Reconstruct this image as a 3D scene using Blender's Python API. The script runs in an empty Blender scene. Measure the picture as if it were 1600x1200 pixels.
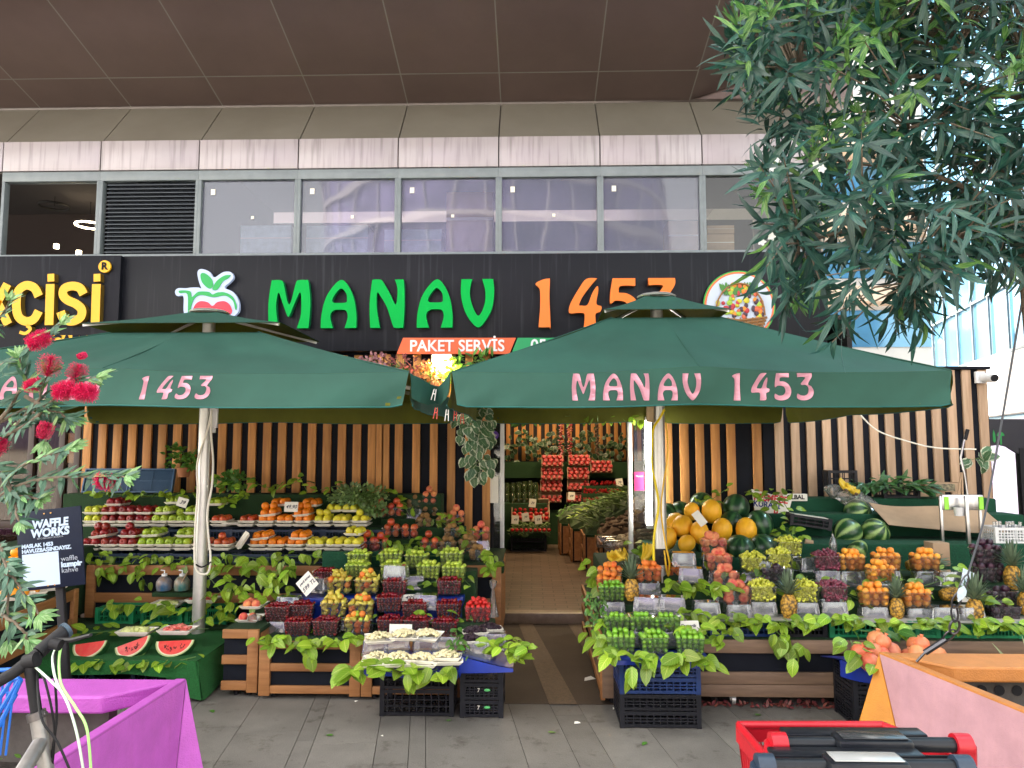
import bpy, bmesh, math, random
from mathutils import Vector, Matrix, Euler
R=math.radians; PI=math.pi
random.seed(7)
S=bpy.context.scene
# ---------------------------------------------------------------- camera
FPX=1155.0; CH=1.7; PITCH=R(4.95); YAW=R(1.5)
cam_d=bpy.data.cameras.new('camera'); cam=bpy.data.objects.new('camera',cam_d); S.collection.objects.link(cam)
cam_d.sensor_width=36; cam_d.lens=36*FPX/1600; cam_d.clip_start=.05; cam_d.clip_end=500
cam.location=(0,0,CH); cam.rotation_euler=(PI/2+PITCH,0,YAW); S.camera=cam
CM=Euler((PI/2+PITCH,0,YAW)).to_matrix()
def ray(px,py): return CM@Vector(((px-800)/FPX,(600-py)/FPX,-1))
def at(px,py,Y): d=ray(px,py); return Vector((0,0,CH))+d*(Y/d.y)
def onz(px,py,z): d=ray(px,py); return Vector((0,0,CH))+d*((z-CH)/d.z)
# ---------------------------------------------------------------- world, sun, exposure
W=bpy.data.worlds.new('World'); S.world=W; W.use_nodes=True
wn=W.node_tree.nodes; wn.clear(); sky=wn.new('ShaderNodeTexSky'); sky.sky_type='NISHITA'; sky.sun_disc=False
SUN_EL=R(52); SUN_AZ=R(-62)      # sun stands behind the building, to the left (azimuth from +Y towards +X)
sky.sun_elevation=SUN_EL; sky.sun_rotation=SUN_AZ; sky.air_density=1.0; sky.dust_density=2.0
bg=wn.new('ShaderNodeBackground'); bg.inputs[1].default_value=.15; wo=wn.new('ShaderNodeOutputWorld')
hs=wn.new('ShaderNodeHueSaturation'); hs.inputs['Saturation'].default_value=.25; W.node_tree.links.new(sky.outputs[0],hs.inputs['Color']); wm=wn.new('ShaderNodeMix'); wm.data_type='RGBA'; wm.blend_type='MULTIPLY'; wm.inputs[0].default_value=1; wm.inputs[7].default_value=(1,.94,.84,1); W.node_tree.links.new(hs.outputs[0],wm.inputs[6]); W.node_tree.links.new(wm.outputs[2],bg.inputs[0]); W.node_tree.links.new(bg.outputs[0],wo.inputs[0])
sl=bpy.data.lights.new('sun','SUN'); sl.energy=4; sl.angle=R(.5); sl.color=(1,.94,.85)
so=bpy.data.objects.new('sun',sl); S.collection.objects.link(so)
sd=Vector((math.sin(SUN_AZ)*math.cos(SUN_EL),math.cos(SUN_AZ)*math.cos(SUN_EL),math.sin(SUN_EL)))
so.rotation_euler=sd.to_track_quat('Z','Y').to_euler(); so.location=sd*40
S.view_settings.view_transform='Standard'; S.view_settings.look='None'; S.view_settings.gamma=1; S.view_settings.exposure=3.0
S.render.engine='CYCLES'; S.cycles.max_bounces=8; S.cycles.transparent_max_bounces=24; S.cycles.caustics_reflective=False; S.cycles.caustics_refractive=False
COL=S.collection
# ---------------------------------------------------------------- mesh builder
class MB:
    def __init__(s): s.v=[];s.f=[];s.m=[];s.uv={}
    def add(s,vs,fs,m=0,M=None):
        b=len(s.v)
        if M is not None: vs=[M@Vector(p) for p in vs]
        s.v+= [tuple(p) for p in vs]
        for f in fs: s.f.append([i+b for i in f]); s.m.append(m)
    def join(s,o,M=None,m=None):
        b=len(s.v); s.v+=[tuple(M@Vector(p)) for p in o.v] if M is not None else o.v
        for k,f in enumerate(o.f):
            if k in o.uv: s.uv[len(s.f)]=o.uv[k]
            s.f.append([i+b for i in f]); s.m.append(o.m[k] if m is None else m)
    def box(s,x0,x1,y0,y1,z0,z1,m=0,M=None):
        s.add([(x0,y0,z0),(x1,y0,z0),(x1,y1,z0),(x0,y1,z0),(x0,y0,z1),(x1,y0,z1),(x1,y1,z1),(x0,y1,z1)],
              [(0,3,2,1),(4,5,6,7),(0,1,5,4),(1,2,6,5),(2,3,7,6),(3,0,4,7)],m,M)
    def cb(s,c,d,m=0,M=None): s.box(c[0]-d[0]/2,c[0]+d[0]/2,c[1]-d[1]/2,c[1]+d[1]/2,c[2]-d[2]/2,c[2]+d[2]/2,m,M)
    def beam(s,a,b,w,h,m=0,up=(0,0,1)):
        a=Vector(a);b=Vector(b);d=(b-a);L=d.length;d.normalize();u=Vector(up)
        if abs(d.dot(u))>.98: u=Vector((0,1,0))
        x=d.cross(u).normalized(); z=x.cross(d)
        M=Matrix((( x.x,d.x,z.x,a.x),(x.y,d.y,z.y,a.y),(x.z,d.z,z.z,a.z),(0,0,0,1)))
        s.box(-w/2,w/2,0,L,-h/2,h/2,m,M)
    def tube(s,pts,r,n=8,m=0,cap=True):
        pts=[Vector(p) for p in pts]; rs=r if isinstance(r,(list,tuple)) else [r]*len(pts)
        vs=[];fs=[]; prev=None
        for i,p in enumerate(pts):
            d=(pts[min(i+1,len(pts)-1)]-pts[max(i-1,0)]).normalized()
            if prev is None:
                u=Vector((0,0,1)) if abs(d.z)<.9 else Vector((1,0,0)); x=d.cross(u).normalized()
            else: x=(prev-d*prev.dot(d)).normalized()
            prev=x; y=d.cross(x)
            for k in range(n):
                a=2*PI*k/n; vs.append(p+(x*math.cos(a)+y*math.sin(a))*rs[i])
        for i in range(len(pts)-1):
            for k in range(n):
                a=i*n+k;b=i*n+(k+1)%n; fs.append((a,b,b+n,a+n))
        if cap: fs.append(tuple(range(n))[::-1]); fs.append(tuple(range((len(pts)-1)*n,len(pts)*n)))
        s.add(vs,fs,m)
    def lathe(s,prof,n=16,m=0,M=None,sx=1,sy=1):
        vs=[];fs=[]
        for r,z in prof:
            for k in range(n): a=2*PI*k/n; vs.append((r*math.cos(a)*sx,r*math.sin(a)*sy,z))
        for i in range(len(prof)-1):
            for k in range(n): a=i*n+k;b=i*n+(k+1)%n; fs.append((a,b,b+n,a+n))
        if prof[0][0]>1e-5: fs.append(tuple(range(n))[::-1])
        if prof[-1][0]>1e-5: fs.append(tuple(range((len(prof)-1)*n,len(prof)*n)))
        s.add(vs,fs,m,M)
    def ball(s,c,r,n=10,k=6,m=0,M=None,jit=0):
        rx,ry,rz=r if isinstance(r,(tuple,list)) else (r,r,r)
        vs=[(0,0,-1)];fs=[]
        for i in range(1,k):
            t=-PI/2+PI*i/k
            for j in range(n): a=2*PI*j/n; vs.append((math.cos(t)*math.cos(a),math.cos(t)*math.sin(a),math.sin(t)))
        vs.append((0,0,1)); T=len(vs)-1
        vs=[(c[0]+x*rx,c[1]+y*ry,c[2]+z*rz) for x,y,z in vs]
        for j in range(n): fs.append((0,1+(j+1)%n,1+j)); fs.append((T,T-n+j,T-n+(j+1)%n))
        for i in range(k-2):
            for j in range(n): a=1+i*n+j;b=1+i*n+(j+1)%n; fs.append((a,b,b+n,a+n))
        s.add(vs,fs,m,M)
    def prism(s,poly,y0,y1,m=0,M=None,m2=None):   # polygon in x,z extruded along y
        n=len(poly); vs=[(x,y0,z) for x,z in poly]+[(x,y1,z) for x,z in poly]
        s.add(vs,[tuple(range(n)),tuple(range(2*n-1,n-1,-1))],m,M)
        s.add(vs,[(i,i+n,(i+1)%n+n,(i+1)%n) for i in range(n)],m if m2 is None else m2,M)
    def quad(s,a,b,c,d,m=0): s.add([a,b,c,d],[(0,1,2,3)],m)
    def grid(s,fn,nu,nv,m=0,uv=False):
        vs=[fn(i/nu,j/nv) for j in range(nv+1) for i in range(nu+1)]; b0=len(s.f)
        s.add(vs,[(j*(nu+1)+i,j*(nu+1)+i+1,(j+1)*(nu+1)+i+1,(j+1)*(nu+1)+i) for j in range(nv) for i in range(nu)],m)
        if uv:
            q=b0
            for j in range(nv):
                for i in range(nu): s.uv[q]=[(i/nu,j/nv),((i+1)/nu,j/nv),((i+1)/nu,(j+1)/nv),(i/nu,(j+1)/nv)]; q+=1
    def sheet(s,fn,nu,nv,th,m=0,mb=None):       # cloth with a face and a lining th apart
        def nrm(u,v):
            e=1e-3;a=Vector(fn(u,v));du=Vector(fn(min(u+e,1),v))-Vector(fn(max(u-e,0),v));dv=Vector(fn(u,min(v+e,1)))-Vector(fn(u,max(v-e,0)))
            n=du.cross(dv); return n.normalized() if n.length>1e-12 else Vector((0,0,1))
        s.grid(fn,nu,nv,m)
        b=len(s.f); s.grid(lambda u,v:Vector(fn(u,v))-nrm(u,v)*th,nu,nv,m if mb is None else mb)
        for k in range(b,len(s.f)): s.f[k]=s.f[k][::-1]
    def leaf(s,o,d,nrm,L,Wd,m=0,curl=.25,fold=.2,heart=True,st=5):
        d=Vector(d).normalized(); nrm=Vector(nrm); nrm=(nrm-d*nrm.dot(d))
        nrm=nrm.normalized() if nrm.length>1e-4 else d.orthogonal().normalized(); x=d.cross(nrm); o=Vector(o)
        b0=len(s.v)
        for i in range(st+1):
            t=i/st
            w=(math.sin(PI*min(1,t**.82))**.66 if heart else math.sin(PI*t**.8)**.75)*Wd/2 if 0<t<1 else 0.0008
            c=o+d*(L*(t-.12*curl*t*t))-nrm*(curl*L*t*t)
            bk=-.03*L if (heart and i==1) else 0
            s.v+= [tuple(c-x*w+nrm*w*fold+d*bk),tuple(c),tuple(c+x*w+nrm*w*fold+d*bk)]
        for i in range(st):
            for k in range(2):
                a=b0+i*3+k; s.uv[len(s.f)]=[(k*.5,i/st),(k*.5+.5,i/st),(k*.5+.5,(i+1)/st),(k*.5,(i+1)/st)]
                s.f.append([a,a+1,a+4,a+3]); s.m.append(m)
    def mesh(s,name,mats,smooth=40,bevel=0):
        me=bpy.data.meshes.new(name); me.from_pydata(s.v,[],s.f)
        for mt in (mats if isinstance(mats,(list,tuple)) else [mats]): me.materials.append(mt)
        me.polygons.foreach_set('material_index',s.m)
        if s.uv:
            ul=me.uv_layers.new(name='UVMap'); dat=[]
            for k,f in enumerate(s.f):
                u=s.uv.get(k); dat+= [c for p in u for c in p] if u else [0.0]*(2*len(f))
            ul.data.foreach_set('uv',dat)
        if bevel:
            bm=bmesh.new(); bm.from_mesh(me); bmesh.ops.remove_doubles(bm,verts=bm.verts,dist=1e-5)
            es=[e for e in bm.edges if len(e.link_faces)==2 and e.calc_face_angle(0)>R(30)]
            bmesh.ops.bevel(bm,geom=es,offset=bevel,segments=2,affect='EDGES',profile=.5,clamp_overlap=True)
            bm.to_mesh(me); bm.free()
        if smooth:
            me.polygons.foreach_set('use_smooth',[True]*len(me.polygons)); me.set_sharp_from_angle(angle=R(smooth))
        me.update(); return me
    def obj(s,name,mats,parent=None,loc=(0,0,0),rot=(0,0,0),smooth=40,bevel=0):
        o=bpy.data.objects.new(name,s.mesh(name,mats,smooth,bevel)); COL.objects.link(o); o.location=loc; o.rotation_euler=rot
        if parent: o.parent=parent
        return o
def mobj(name,me,parent=None,loc=(0,0,0),rot=(0,0,0),sc=1):
    o=bpy.data.objects.new(name,me); COL.objects.link(o); o.location=loc; o.rotation_euler=rot
    o.scale=(sc,)*3 if not isinstance(sc,(tuple,list)) else sc
    if parent: o.parent=parent
    return o
def tag(o,label,cat,group=None,kind=None):
    o['label']=label; o['category']=cat
    if group: o['group']=group
    if kind: o['kind']=kind
    return o
def struct(o): o['kind']='structure'; return o
def thing(name,label,cat,loc=(0,0,0),rz=0,group=None):
    o=bpy.data.objects.new(name,None); o.empty_display_size=.05; COL.objects.link(o); o.location=loc; o.rotation_euler=(0,0,rz)
    return tag(o,label,cat,group)
def dup(root,loc,rz=0,label=None,group=None,sc=None):
    r=root.copy(); COL.objects.link(r); r.location=loc; r.rotation_euler=(0,0,rz)
    if sc: r.scale=(sc,)*3
    if label: r['label']=label
    if group: r['group']=group
    for ch in list(root.children):
        c=ch.copy(); COL.objects.link(c); c.parent=r
        for g in ch.children:
            d=g.copy(); COL.objects.link(d); d.parent=c
    return r
def jit(a): return random.uniform(-a,a)
# ---------------------------------------------------------------- materials
def mat(name,col,rough=.5,metal=0,var=0,scale=8,col2=None,bump=0,bscale=60,rnd=0,island=0,spec=.5,emit=None,estr=0,stretch=None,trans=0,coat=0,sub=0,streak=0,hue=0):
    m=bpy.data.materials.new(name); m.use_nodes=True; N=m.node_tree.nodes; L=m.node_tree.links; B=N['Principled BSDF']
    B.inputs['Roughness'].default_value=rough; B.inputs['Metallic'].default_value=metal; B.inputs['Specular IOR Level'].default_value=spec
    if coat: B.inputs['Coat Weight'].default_value=coat; B.inputs['Coat Roughness'].default_value=.15
    if sub: B.inputs['Subsurface Weight'].default_value=sub; B.inputs['Subsurface Radius'].default_value=(.01,.006,.003)
    tc=N.new('ShaderNodeTexCoord'); src=tc.outputs['Object']
    mp=N.new('ShaderNodeMapping'); L.new(src,mp.inputs[0])
    if stretch: mp.inputs['Scale'].default_value=stretch
    cur=None
    c1=(*col,1)
    if var or col2:
        n=N.new('ShaderNodeTexNoise'); n.inputs['Scale'].default_value=scale; n.inputs['Detail'].default_value=5; n.inputs['Roughness'].default_value=.6; L.new(mp.outputs[0],n.inputs[0])
        if rnd or island:
            n.noise_dimensions='4D'
            if island: g=N.new('ShaderNodeNewGeometry'); ro=g.outputs['Random Per Island']
            else: g=N.new('ShaderNodeObjectInfo'); ro=g.outputs['Random']
            mm=N.new('ShaderNodeMath'); mm.operation='MULTIPLY'; mm.inputs[1].default_value=20; L.new(ro,mm.inputs[0]); L.new(mm.outputs[0],n.inputs['W'])
        r=N.new('ShaderNodeValToRGB'); r.color_ramp.elements[0].position=.33; r.color_ramp.elements[1].position=.67; L.new(n.outputs[0],r.inputs[0])
        v=var; a=col2 if col2 else tuple(c*(1-v) for c in col); b=col if col2 else tuple(min(1,c*(1+v)) for c in col)
        r.color_ramp.elements[0].color=(*a,1); r.color_ramp.elements[1].color=(*b,1); cur=r.outputs[0]
    if rnd or island or hue:
        h=N.new('ShaderNodeHueSaturation')
        if cur: L.new(cur,h.inputs['Color'])
        else: h.inputs['Color'].default_value=c1
        g=N.new('ShaderNodeNewGeometry' if island else 'ShaderNodeObjectInfo'); ro=g.outputs['Random Per Island' if island else 'Random']
        k=max(rnd,island)
        a=N.new('ShaderNodeMapRange'); a.inputs['To Min'].default_value=1-k; a.inputs['To Max'].default_value=1+k; L.new(ro,a.inputs[0]); L.new(a.outputs[0],h.inputs['Value'])
        if hue:
            q=N.new('ShaderNodeMath'); q.operation='FRACT'; q2=N.new('ShaderNodeMath'); q2.operation='MULTIPLY'; q2.inputs[1].default_value=7.3
            L.new(ro,q2.inputs[0]); L.new(q2.outputs[0],q.inputs[0])
            a2=N.new('ShaderNodeMapRange'); a2.inputs['To Min'].default_value=.5-hue; a2.inputs['To Max'].default_value=.5+hue; L.new(q.outputs[0],a2.inputs[0]); L.new(a2.outputs[0],h.inputs['Hue'])
        cur=h.outputs[0]
    if streak:
        n=N.new('ShaderNodeTexNoise'); n.inputs['Scale'].default_value=1; n.inputs['Detail'].default_value=4; m2=N.new('ShaderNodeMapping'); m2.inputs['Scale'].default_value=(22,22,1.3)
        L.new(src,m2.inputs[0]); L.new(m2.outputs[0],n.inputs[0]); r=N.new('ShaderNodeValToRGB'); r.color_ramp.elements[0].position=.5; r.color_ramp.elements[1].position=.72
        r.color_ramp.elements[0].color=(1,1,1,1); k=1-streak; r.color_ramp.elements[1].color=(k,k,k*.97,1); L.new(n.outputs[0],r.inputs[0])
        x=N.new('ShaderNodeMix'); x.data_type='RGBA'; x.blend_type='MULTIPLY'; x.inputs[0].default_value=1
        if cur: L.new(cur,x.inputs[6])
        else: x.inputs[6].default_value=c1
        L.new(r.outputs[0],x.inputs[7]); cur=x.outputs[2]
    if cur: L.new(cur,B.inputs['Base Color'])
    else: B.inputs['Base Color'].default_value=c1
    if bump:
        n=N.new('ShaderNodeTexNoise'); n.inputs['Scale'].default_value=bscale; n.inputs['Detail'].default_value=3; L.new(mp.outputs[0],n.inputs[0])
        bp=N.new('ShaderNodeBump'); bp.inputs['Strength'].default_value=bump; bp.inputs['Distance'].default_value=.01; L.new(n.outputs[0],bp.inputs['Height']); L.new(bp.outputs[0],B.inputs['Normal'])
    if emit: B.inputs['Emission Color'].default_value=(*emit,1); B.inputs['Emission Strength'].default_value=estr
    if trans:
        t=N.new('ShaderNodeBsdfTranslucent'); x=N.new('ShaderNodeMixShader'); x.inputs[0].default_value=trans
        if cur: L.new(cur,t.inputs[0])
        else: t.inputs[0].default_value=c1
        L.new(B.outputs[0],x.inputs[1]); L.new(t.outputs[0],x.inputs[2]); L.new(x.outputs[0],N['Material Output'].inputs[0])
    return m
def glassy(name,tint=(1,1,1),dens=.12,rough=.12,diff=(.7,.75,.78),ior=1.45,gmul=1.0):
    m=bpy.data.materials.new(name); m.use_nodes=True; N=m.node_tree.nodes; L=m.node_tree.links; N.remove(N['Principled BSDF'])
    t=N.new('ShaderNodeBsdfTransparent'); t.inputs[0].default_value=(*tint,1)
    d=N.new('ShaderNodeBsdfDiffuse'); d.inputs[0].default_value=(*diff,1)
    g=N.new('ShaderNodeBsdfGlossy'); g.inputs['Roughness'].default_value=rough
    a=N.new('ShaderNodeMixShader'); a.inputs[0].default_value=dens; L.new(t.outputs[0],a.inputs[1]); L.new(d.outputs[0],a.inputs[2])
    f=N.new('ShaderNodeFresnel'); f.inputs[0].default_value=ior
    mm=N.new('ShaderNodeMath'); mm.operation='MULTIPLY'; mm.inputs[1].default_value=gmul; mm.use_clamp=True; L.new(f.outputs[0],mm.inputs[0])
    b=N.new('ShaderNodeMixShader'); L.new(mm.outputs[0],b.inputs[0]); L.new(a.outputs[0],b.inputs[1]); L.new(g.outputs[0],b.inputs[2]); L.new(b.outputs[0],N['Material Output'].inputs[0])
    return m
def leafmat(name,base,vein,edge=None,rough=.4,tr=.25,rnd=.25,nve=7):
    m=bpy.data.materials.new(name); m.use_nodes=True; N=m.node_tree.nodes; L=m.node_tree.links; B=N['Principled BSDF']; B.inputs['Roughness'].default_value=rough
    uv=N.new('ShaderNodeUVMap'); sp=N.new('ShaderNodeSeparateXYZ'); L.new(uv.outputs[0],sp.inputs[0])
    def M(op,a,b=None,clamp=False):
        n=N.new('ShaderNodeMath'); n.operation=op; n.use_clamp=clamp
        for i,q in enumerate((a,b)):
            if q is None: continue
            if isinstance(q,(int,float)): n.inputs[i].default_value=q
            else: L.new(q,n.inputs[i])
        return n.outputs[0]
    ax=M('ABSOLUTE',M('SUBTRACT',sp.outputs[0],.5))            # 0 midrib .5 edge
    side=M('SINE',M('MULTIPLY',M('SUBTRACT',sp.outputs[1],M('MULTIPLY',ax,.7)),nve*2*PI))
    v1=M('GREATER_THAN',side,.86); v2=M('LESS_THAN',ax,.03); v=M('MAXIMUM',M('MULTIPLY',v1,.55),v2)
    mx=N.new('ShaderNodeMix'); mx.data_type='RGBA'; L.new(v,mx.inputs[0]); mx.inputs[6].default_value=(*base,1); mx.inputs[7].default_value=(*vein,1); cur=mx.outputs[2]
    if edge:
        n=N.new('ShaderNodeTexNoise'); n.inputs['Scale'].default_value=40; tc=N.new('ShaderNodeTexCoord'); L.new(tc.outputs['Object'],n.inputs[0])
        e=M('GREATER_THAN',M('ADD',ax,M('MULTIPLY',M('SUBTRACT',n.outputs[0],.5),.35)),.38)
        m2=N.new('ShaderNodeMix'); m2.data_type='RGBA'; L.new(e,m2.inputs[0]); L.new(cur,m2.inputs[6]); m2.inputs[7].default_value=(*edge,1); cur=m2.outputs[2]
    h=N.new('ShaderNodeHueSaturation'); g=N.new('ShaderNodeNewGeometry'); a=N.new('ShaderNodeMapRange'); a.inputs['To Min'].default_value=1-rnd; a.inputs['To Max'].default_value=1+rnd
    L.new(g.outputs['Random Per Island'],a.inputs[0]); L.new(a.outputs[0],h.inputs['Value'])
    a2=N.new('ShaderNodeMapRange'); a2.inputs['To Min'].default_value=.485; a2.inputs['To Max'].default_value=.515; f=M('FRACT',M('MULTIPLY',g.outputs['Random Per Island'],9.7)); L.new(f,a2.inputs[0]); L.new(a2.outputs[0],h.inputs['Hue'])
    L.new(cur,h.inputs['Color']); L.new(h.outputs[0],B.inputs['Base Color'])
    t=N.new('ShaderNodeBsdfTranslucent'); L.new(h.outputs[0],t.inputs[0]); x=N.new('ShaderNodeMixShader'); x.inputs[0].default_value=tr
    L.new(B.outputs[0],x.inputs[1]); L.new(t.outputs[0],x.inputs[2]); L.new(x.outputs[0],N['Material Output'].inputs[0])
    return m
K={}
K['wood']=mat('slat_wood',(.66,.31,.085),.6,var=.0,col2=(.42,.17,.045),scale=3,stretch=(9,9,.7),island=.22,bump=.15,bscale=30)
K['wood_grey']=mat('weathered_slat_wood',(.58,.40,.26),.6,col2=(.42,.27,.16),scale=3,stretch=(9,9,.7),island=.2,bump=.15,bscale=30)
K['boxwood']=mat('box_wood',(.42,.19,.065),.6,col2=(.27,.11,.035),scale=3,stretch=(.8,9,9),island=.18,bump=.2,bscale=30)
K['boxwood_dark']=mat('weathered_box_wood',(.25,.16,.10),.6,col2=(.15,.095,.06),scale=3,stretch=(.8,9,9),island=.18,bump=.2,bscale=30)
K['panel']=mat('dark_panel',(.008,.010,.016),.7,var=.2,scale=4,spec=.15)
K['black']=mat('black_plastic',(.009,.010,.014),.5,rnd=.2,bump=.05,spec=.3)
K['rubber']=mat('black_rubber',(.010,.010,.012),.6,spec=.3)
K['navy']=mat('navy_crate_plastic',(.012,.028,.06),.4,var=.2)
K['bluep']=mat('blue_plastic',(.005,.03,.30),.35,var=.15)
K['bluedk']=mat('blue_crate_plastic',(.006,.03,.13),.4,var=.25)
K['greenp']=mat('green_crate_plastic',(.015,.24,.10),.4,var=.2)
K['turf']=mat('artificial_turf',(.018,.085,.025),.9,col2=(.006,.035,.010),scale=140,bump=.9,bscale=260)
K['turfd']=mat('dark_artificial_turf',(.014,.06,.012),.9,col2=(.005,.025,.006),scale=140,bump=.9,bscale=260)
K['turfb']=mat('emerald_artificial_turf',(.006,.10,.045),.9,col2=(.003,.045,.02),scale=140,bump=.9,bscale=260)
K['foam']=mat('white_foam',(.84,.81,.70),.6,bump=.05)
K['white']=mat('white_plastic',(.75,.76,.76),.4)
K['paper']=mat('paper_card',(.80,.78,.70),.7)
K['ink']=mat('ink',(.01,.012,.05),.6)
K['clear']=glassy('clear_punnet_plastic',(.96,.97,.97),.04,.08,(.62,.66,.68),1.40,1.0)
K['clear2']=glassy('empty_punnet_plastic',(.80,.83,.85),.14,.10,(.62,.66,.70),1.5,3.2)
K['bag']=glassy('thin_bag_plastic',(.96,.96,.96),.16,.12,(.85,.85,.82),1.4,1.5)
K['glass']=glassy('window_glass',(.72,.76,.76),.03,.02,(.3,.3,.35),1.5,1.3)
K['steel']=mat('brushed_steel',(.55,.56,.56),.32,metal=1,var=.15,stretch=(1,1,.1),scale=40)
K['alu']=mat('aluminium_pole',(.60,.60,.57),.38,metal=.75,var=.1,scale=6)
K['frame']=mat('grey_window_frame',(.19,.225,.24),.45,var=.1)
K['umb']=mat('green_canvas',(.018,.086,.062),.75,var=.16,scale=1.6,bump=.12,bscale=400,trans=.12)
K['umbin']=mat('olive_backlit_underside',(.14,.15,.012),.8,var=.15,scale=3,trans=.35)  # daylight coming through the canvas is mixed into this underside colour
K['umbhem']=mat('teal_hem',(.004,.10,.085),.7)
K['pink']=mat('pink_lettering',(.78,.36,.46),.6,var=.04)
K['cardb']=mat('cardboard',(.42,.29,.18),.8,var=.12,scale=5)
K['leaf']=leafmat('bright_leaf',(.23,.40,.022),(.50,.62,.12),rnd=.5)
K['leafd']=leafmat('deep_leaf',(.07,.20,.025),(.20,.38,.08),rnd=.35)
K['ivy']=leafmat('variegated_leaf',(.07,.17,.07),(.22,.34,.18),edge=(.62,.68,.50),rnd=.2)
K['stem']=mat('green_stem',(.10,.20,.04),.5)
K['bark']=mat('bark',(.13,.10,.07),.85,var=.35,scale=30,bump=.5)
K['soil']=mat('soil',(.035,.028,.022),.95,var=.5,scale=20,bump=1,bscale=30)
# ---------------------------------------------------------------- lettering
def txt(body,size,m,name='lettering',parent=None,loc=(0,0,0),rot=(PI/2,0,0),ext=.002,bold=0,align='CENTER',shear=0,sx=1,m2=None,spacing=1):
    cu=bpy.data.curves.new(name,'FONT'); cu.body=body; cu.size=size; cu.extrude=ext; cu.offset=bold; cu.align_x=align; cu.align_y='CENTER'; cu.shear=shear; cu.space_character=spacing; cu.resolution_u=4
    o=bpy.data.objects.new(name,cu); COL.objects.link(o); bpy.context.view_layer.update()
    me=bpy.data.meshes.new_from_object(o.evaluated_get(bpy.context.evaluated_depsgraph_get())); bpy.data.objects.remove(o); bpy.data.curves.remove(cu)
    for v in me.vertices: v.co.x*=sx
    me.materials.clear(); me.materials.append(m)
    if m2:
        me.materials.append(m2)
        for p in me.polygons: p.material_index=0 if p.normal.z>.5 else 1
    r=mobj(name,me,parent,loc,rot); return r
def smooth_poly(pts):      # pts (x,y[,1=corner]); Catmull-Rom through the soft points
    out=[];n=len(pts)
    for i in range(n):
        p0,p1,p2,p3=[pts[(i+k)%n] for k in (-1,0,1,2)]
        c1=len(p1)>2;c2=len(p2)>2
        if c1 and c2: out.append(p1[:2]); continue
        t1=((0,0) if c1 else ((p2[0]-p0[0])/2,(p2[1]-p0[1])/2)); t2=((0,0) if c2 else ((p3[0]-p1[0])/2,(p3[1]-p1[1])/2))
        for k in range(5):
            t=k/5;h1=2*t**3-3*t*t+1;h2=-2*t**3+3*t*t;h3=t**3-2*t*t+t;h4=t**3-t*t
            out.append((h1*p1[0]+h2*p2[0]+h3*t1[0]+h4*t2[0],h1*p1[1]+h2*p2[1]+h3*t1[1]+h4*t2[1]))
    return out
def shape(loops,m,name,parent,sc,loc,rot=(PI/2,0,0),ext=.002,m2=None,bev=0):
    cu=bpy.data.curves.new(name,'CURVE'); cu.dimensions='2D'; cu.fill_mode='BOTH'; cu.extrude=ext; cu.bevel_depth=bev
    for lp in loops:
        sp=cu.splines.new('POLY'); sp.points.add(len(lp)-1); sp.use_cyclic_u=True
        for k,p in enumerate(lp): sp.points[k].co=(p[0]*sc,p[1]*sc,0,1)
    o=bpy.data.objects.new(name,cu); COL.objects.link(o); bpy.context.view_layer.update()
    me=bpy.data.meshes.new_from_object(o.evaluated_get(bpy.context.evaluated_depsgraph_get())); bpy.data.objects.remove(o); bpy.data.curves.remove(cu)
    me.materials.clear(); me.materials.append(m)
    if m2:
        me.materials.append(m2)
        for p in me.polygons: p.material_index=0 if p.normal.z>.5 else 1
    return mobj(name,me,parent,loc,rot)
# letter outlines, traced as strokes: x,y with y up, cap height 100
C=1
GL={
 'M':[[(6,0,C),(4,50),(9,96),(13,100),(28,100),(34,94),(42,60),(47,50),(52,60),(60,94),(66,100),(80,100),(86,96),(91,50),(88,0,C),(64,0,C),(72,30),(70,74),(60,56),(50,30),(46,24),(42,30),(32,56),(24,74),(20,45),(26,0,C)]],
 'A':[[(3,0,C),(4,28),(12,62),(28,88),(44,100),(58,88),(70,62),(76,28),(76,0,C),(52,0,C),(58,22),(54,36),(40,38),(28,36),(22,24),(28,0,C)],[(28,53),(26,60),(34,74),(44,82),(54,72),(56,60),(54,53),(40,52)]],
 'N':[[(4,0,C),(2,50),(6,94),(9,100),(24,100),(30,94),(44,70),(56,48),(59,80),(53,100,C),(66,100),(72,96),(74,50),(72,4),(69,0),(55,0),(50,6),(38,42),(24,66),(17,72),(17,40),(24,0,C)]],
 'V':[[(3,100,C),(2,70),(8,40),(20,16),(38,0),(54,16),(66,40),(70,72),(68,98),(66,100),(48,100),(46,99),(52,74),(50,46),(38,24),(26,44),(20,72),(25,100,C)]],
 '1':[[(0,90),(14,98),(26,100),(29,97),(28,60),(30,2),(27,0),(8,0),(6,3),(9,40),(9,74),(6,82)]],
 '4':[[(60,100,C),(38,99),(22,78),(6,50),(2,34),(6,28),(20,29),(32,28),(34,18),(32,0,C),(48,0),(56,5),(56,26),(66,32),(68,42),(58,48),(62,74),(60,84),(50,70),(40,46),(28,44),(23,46),(30,62),(46,84)]],
 '5':[[(8,100,C),(3,70),(3,48),(14,54),(34,50),(40,34),(32,20),(16,17),(2,24),(0,8),(14,0),(36,1),(54,12),(61,34),(54,56),(38,68),(22,70),(20,72),(24,84),(54,84,C),(54,100,C)]],
 '3':[[(2,100,C),(3,85,C),(32,84),(16,62),(20,56),(32,56),(42,46),(40,26),(28,17),(14,18),(2,24),(0,8),(14,0),(36,1),(54,12),(61,32),(54,50),(42,60),(56,86),(56,100,C)]]}
ADV={'M':104,'A':88,'N':84,'V':88,'1':48,'4':80,'5':74,'3':70,' ':60}
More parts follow.
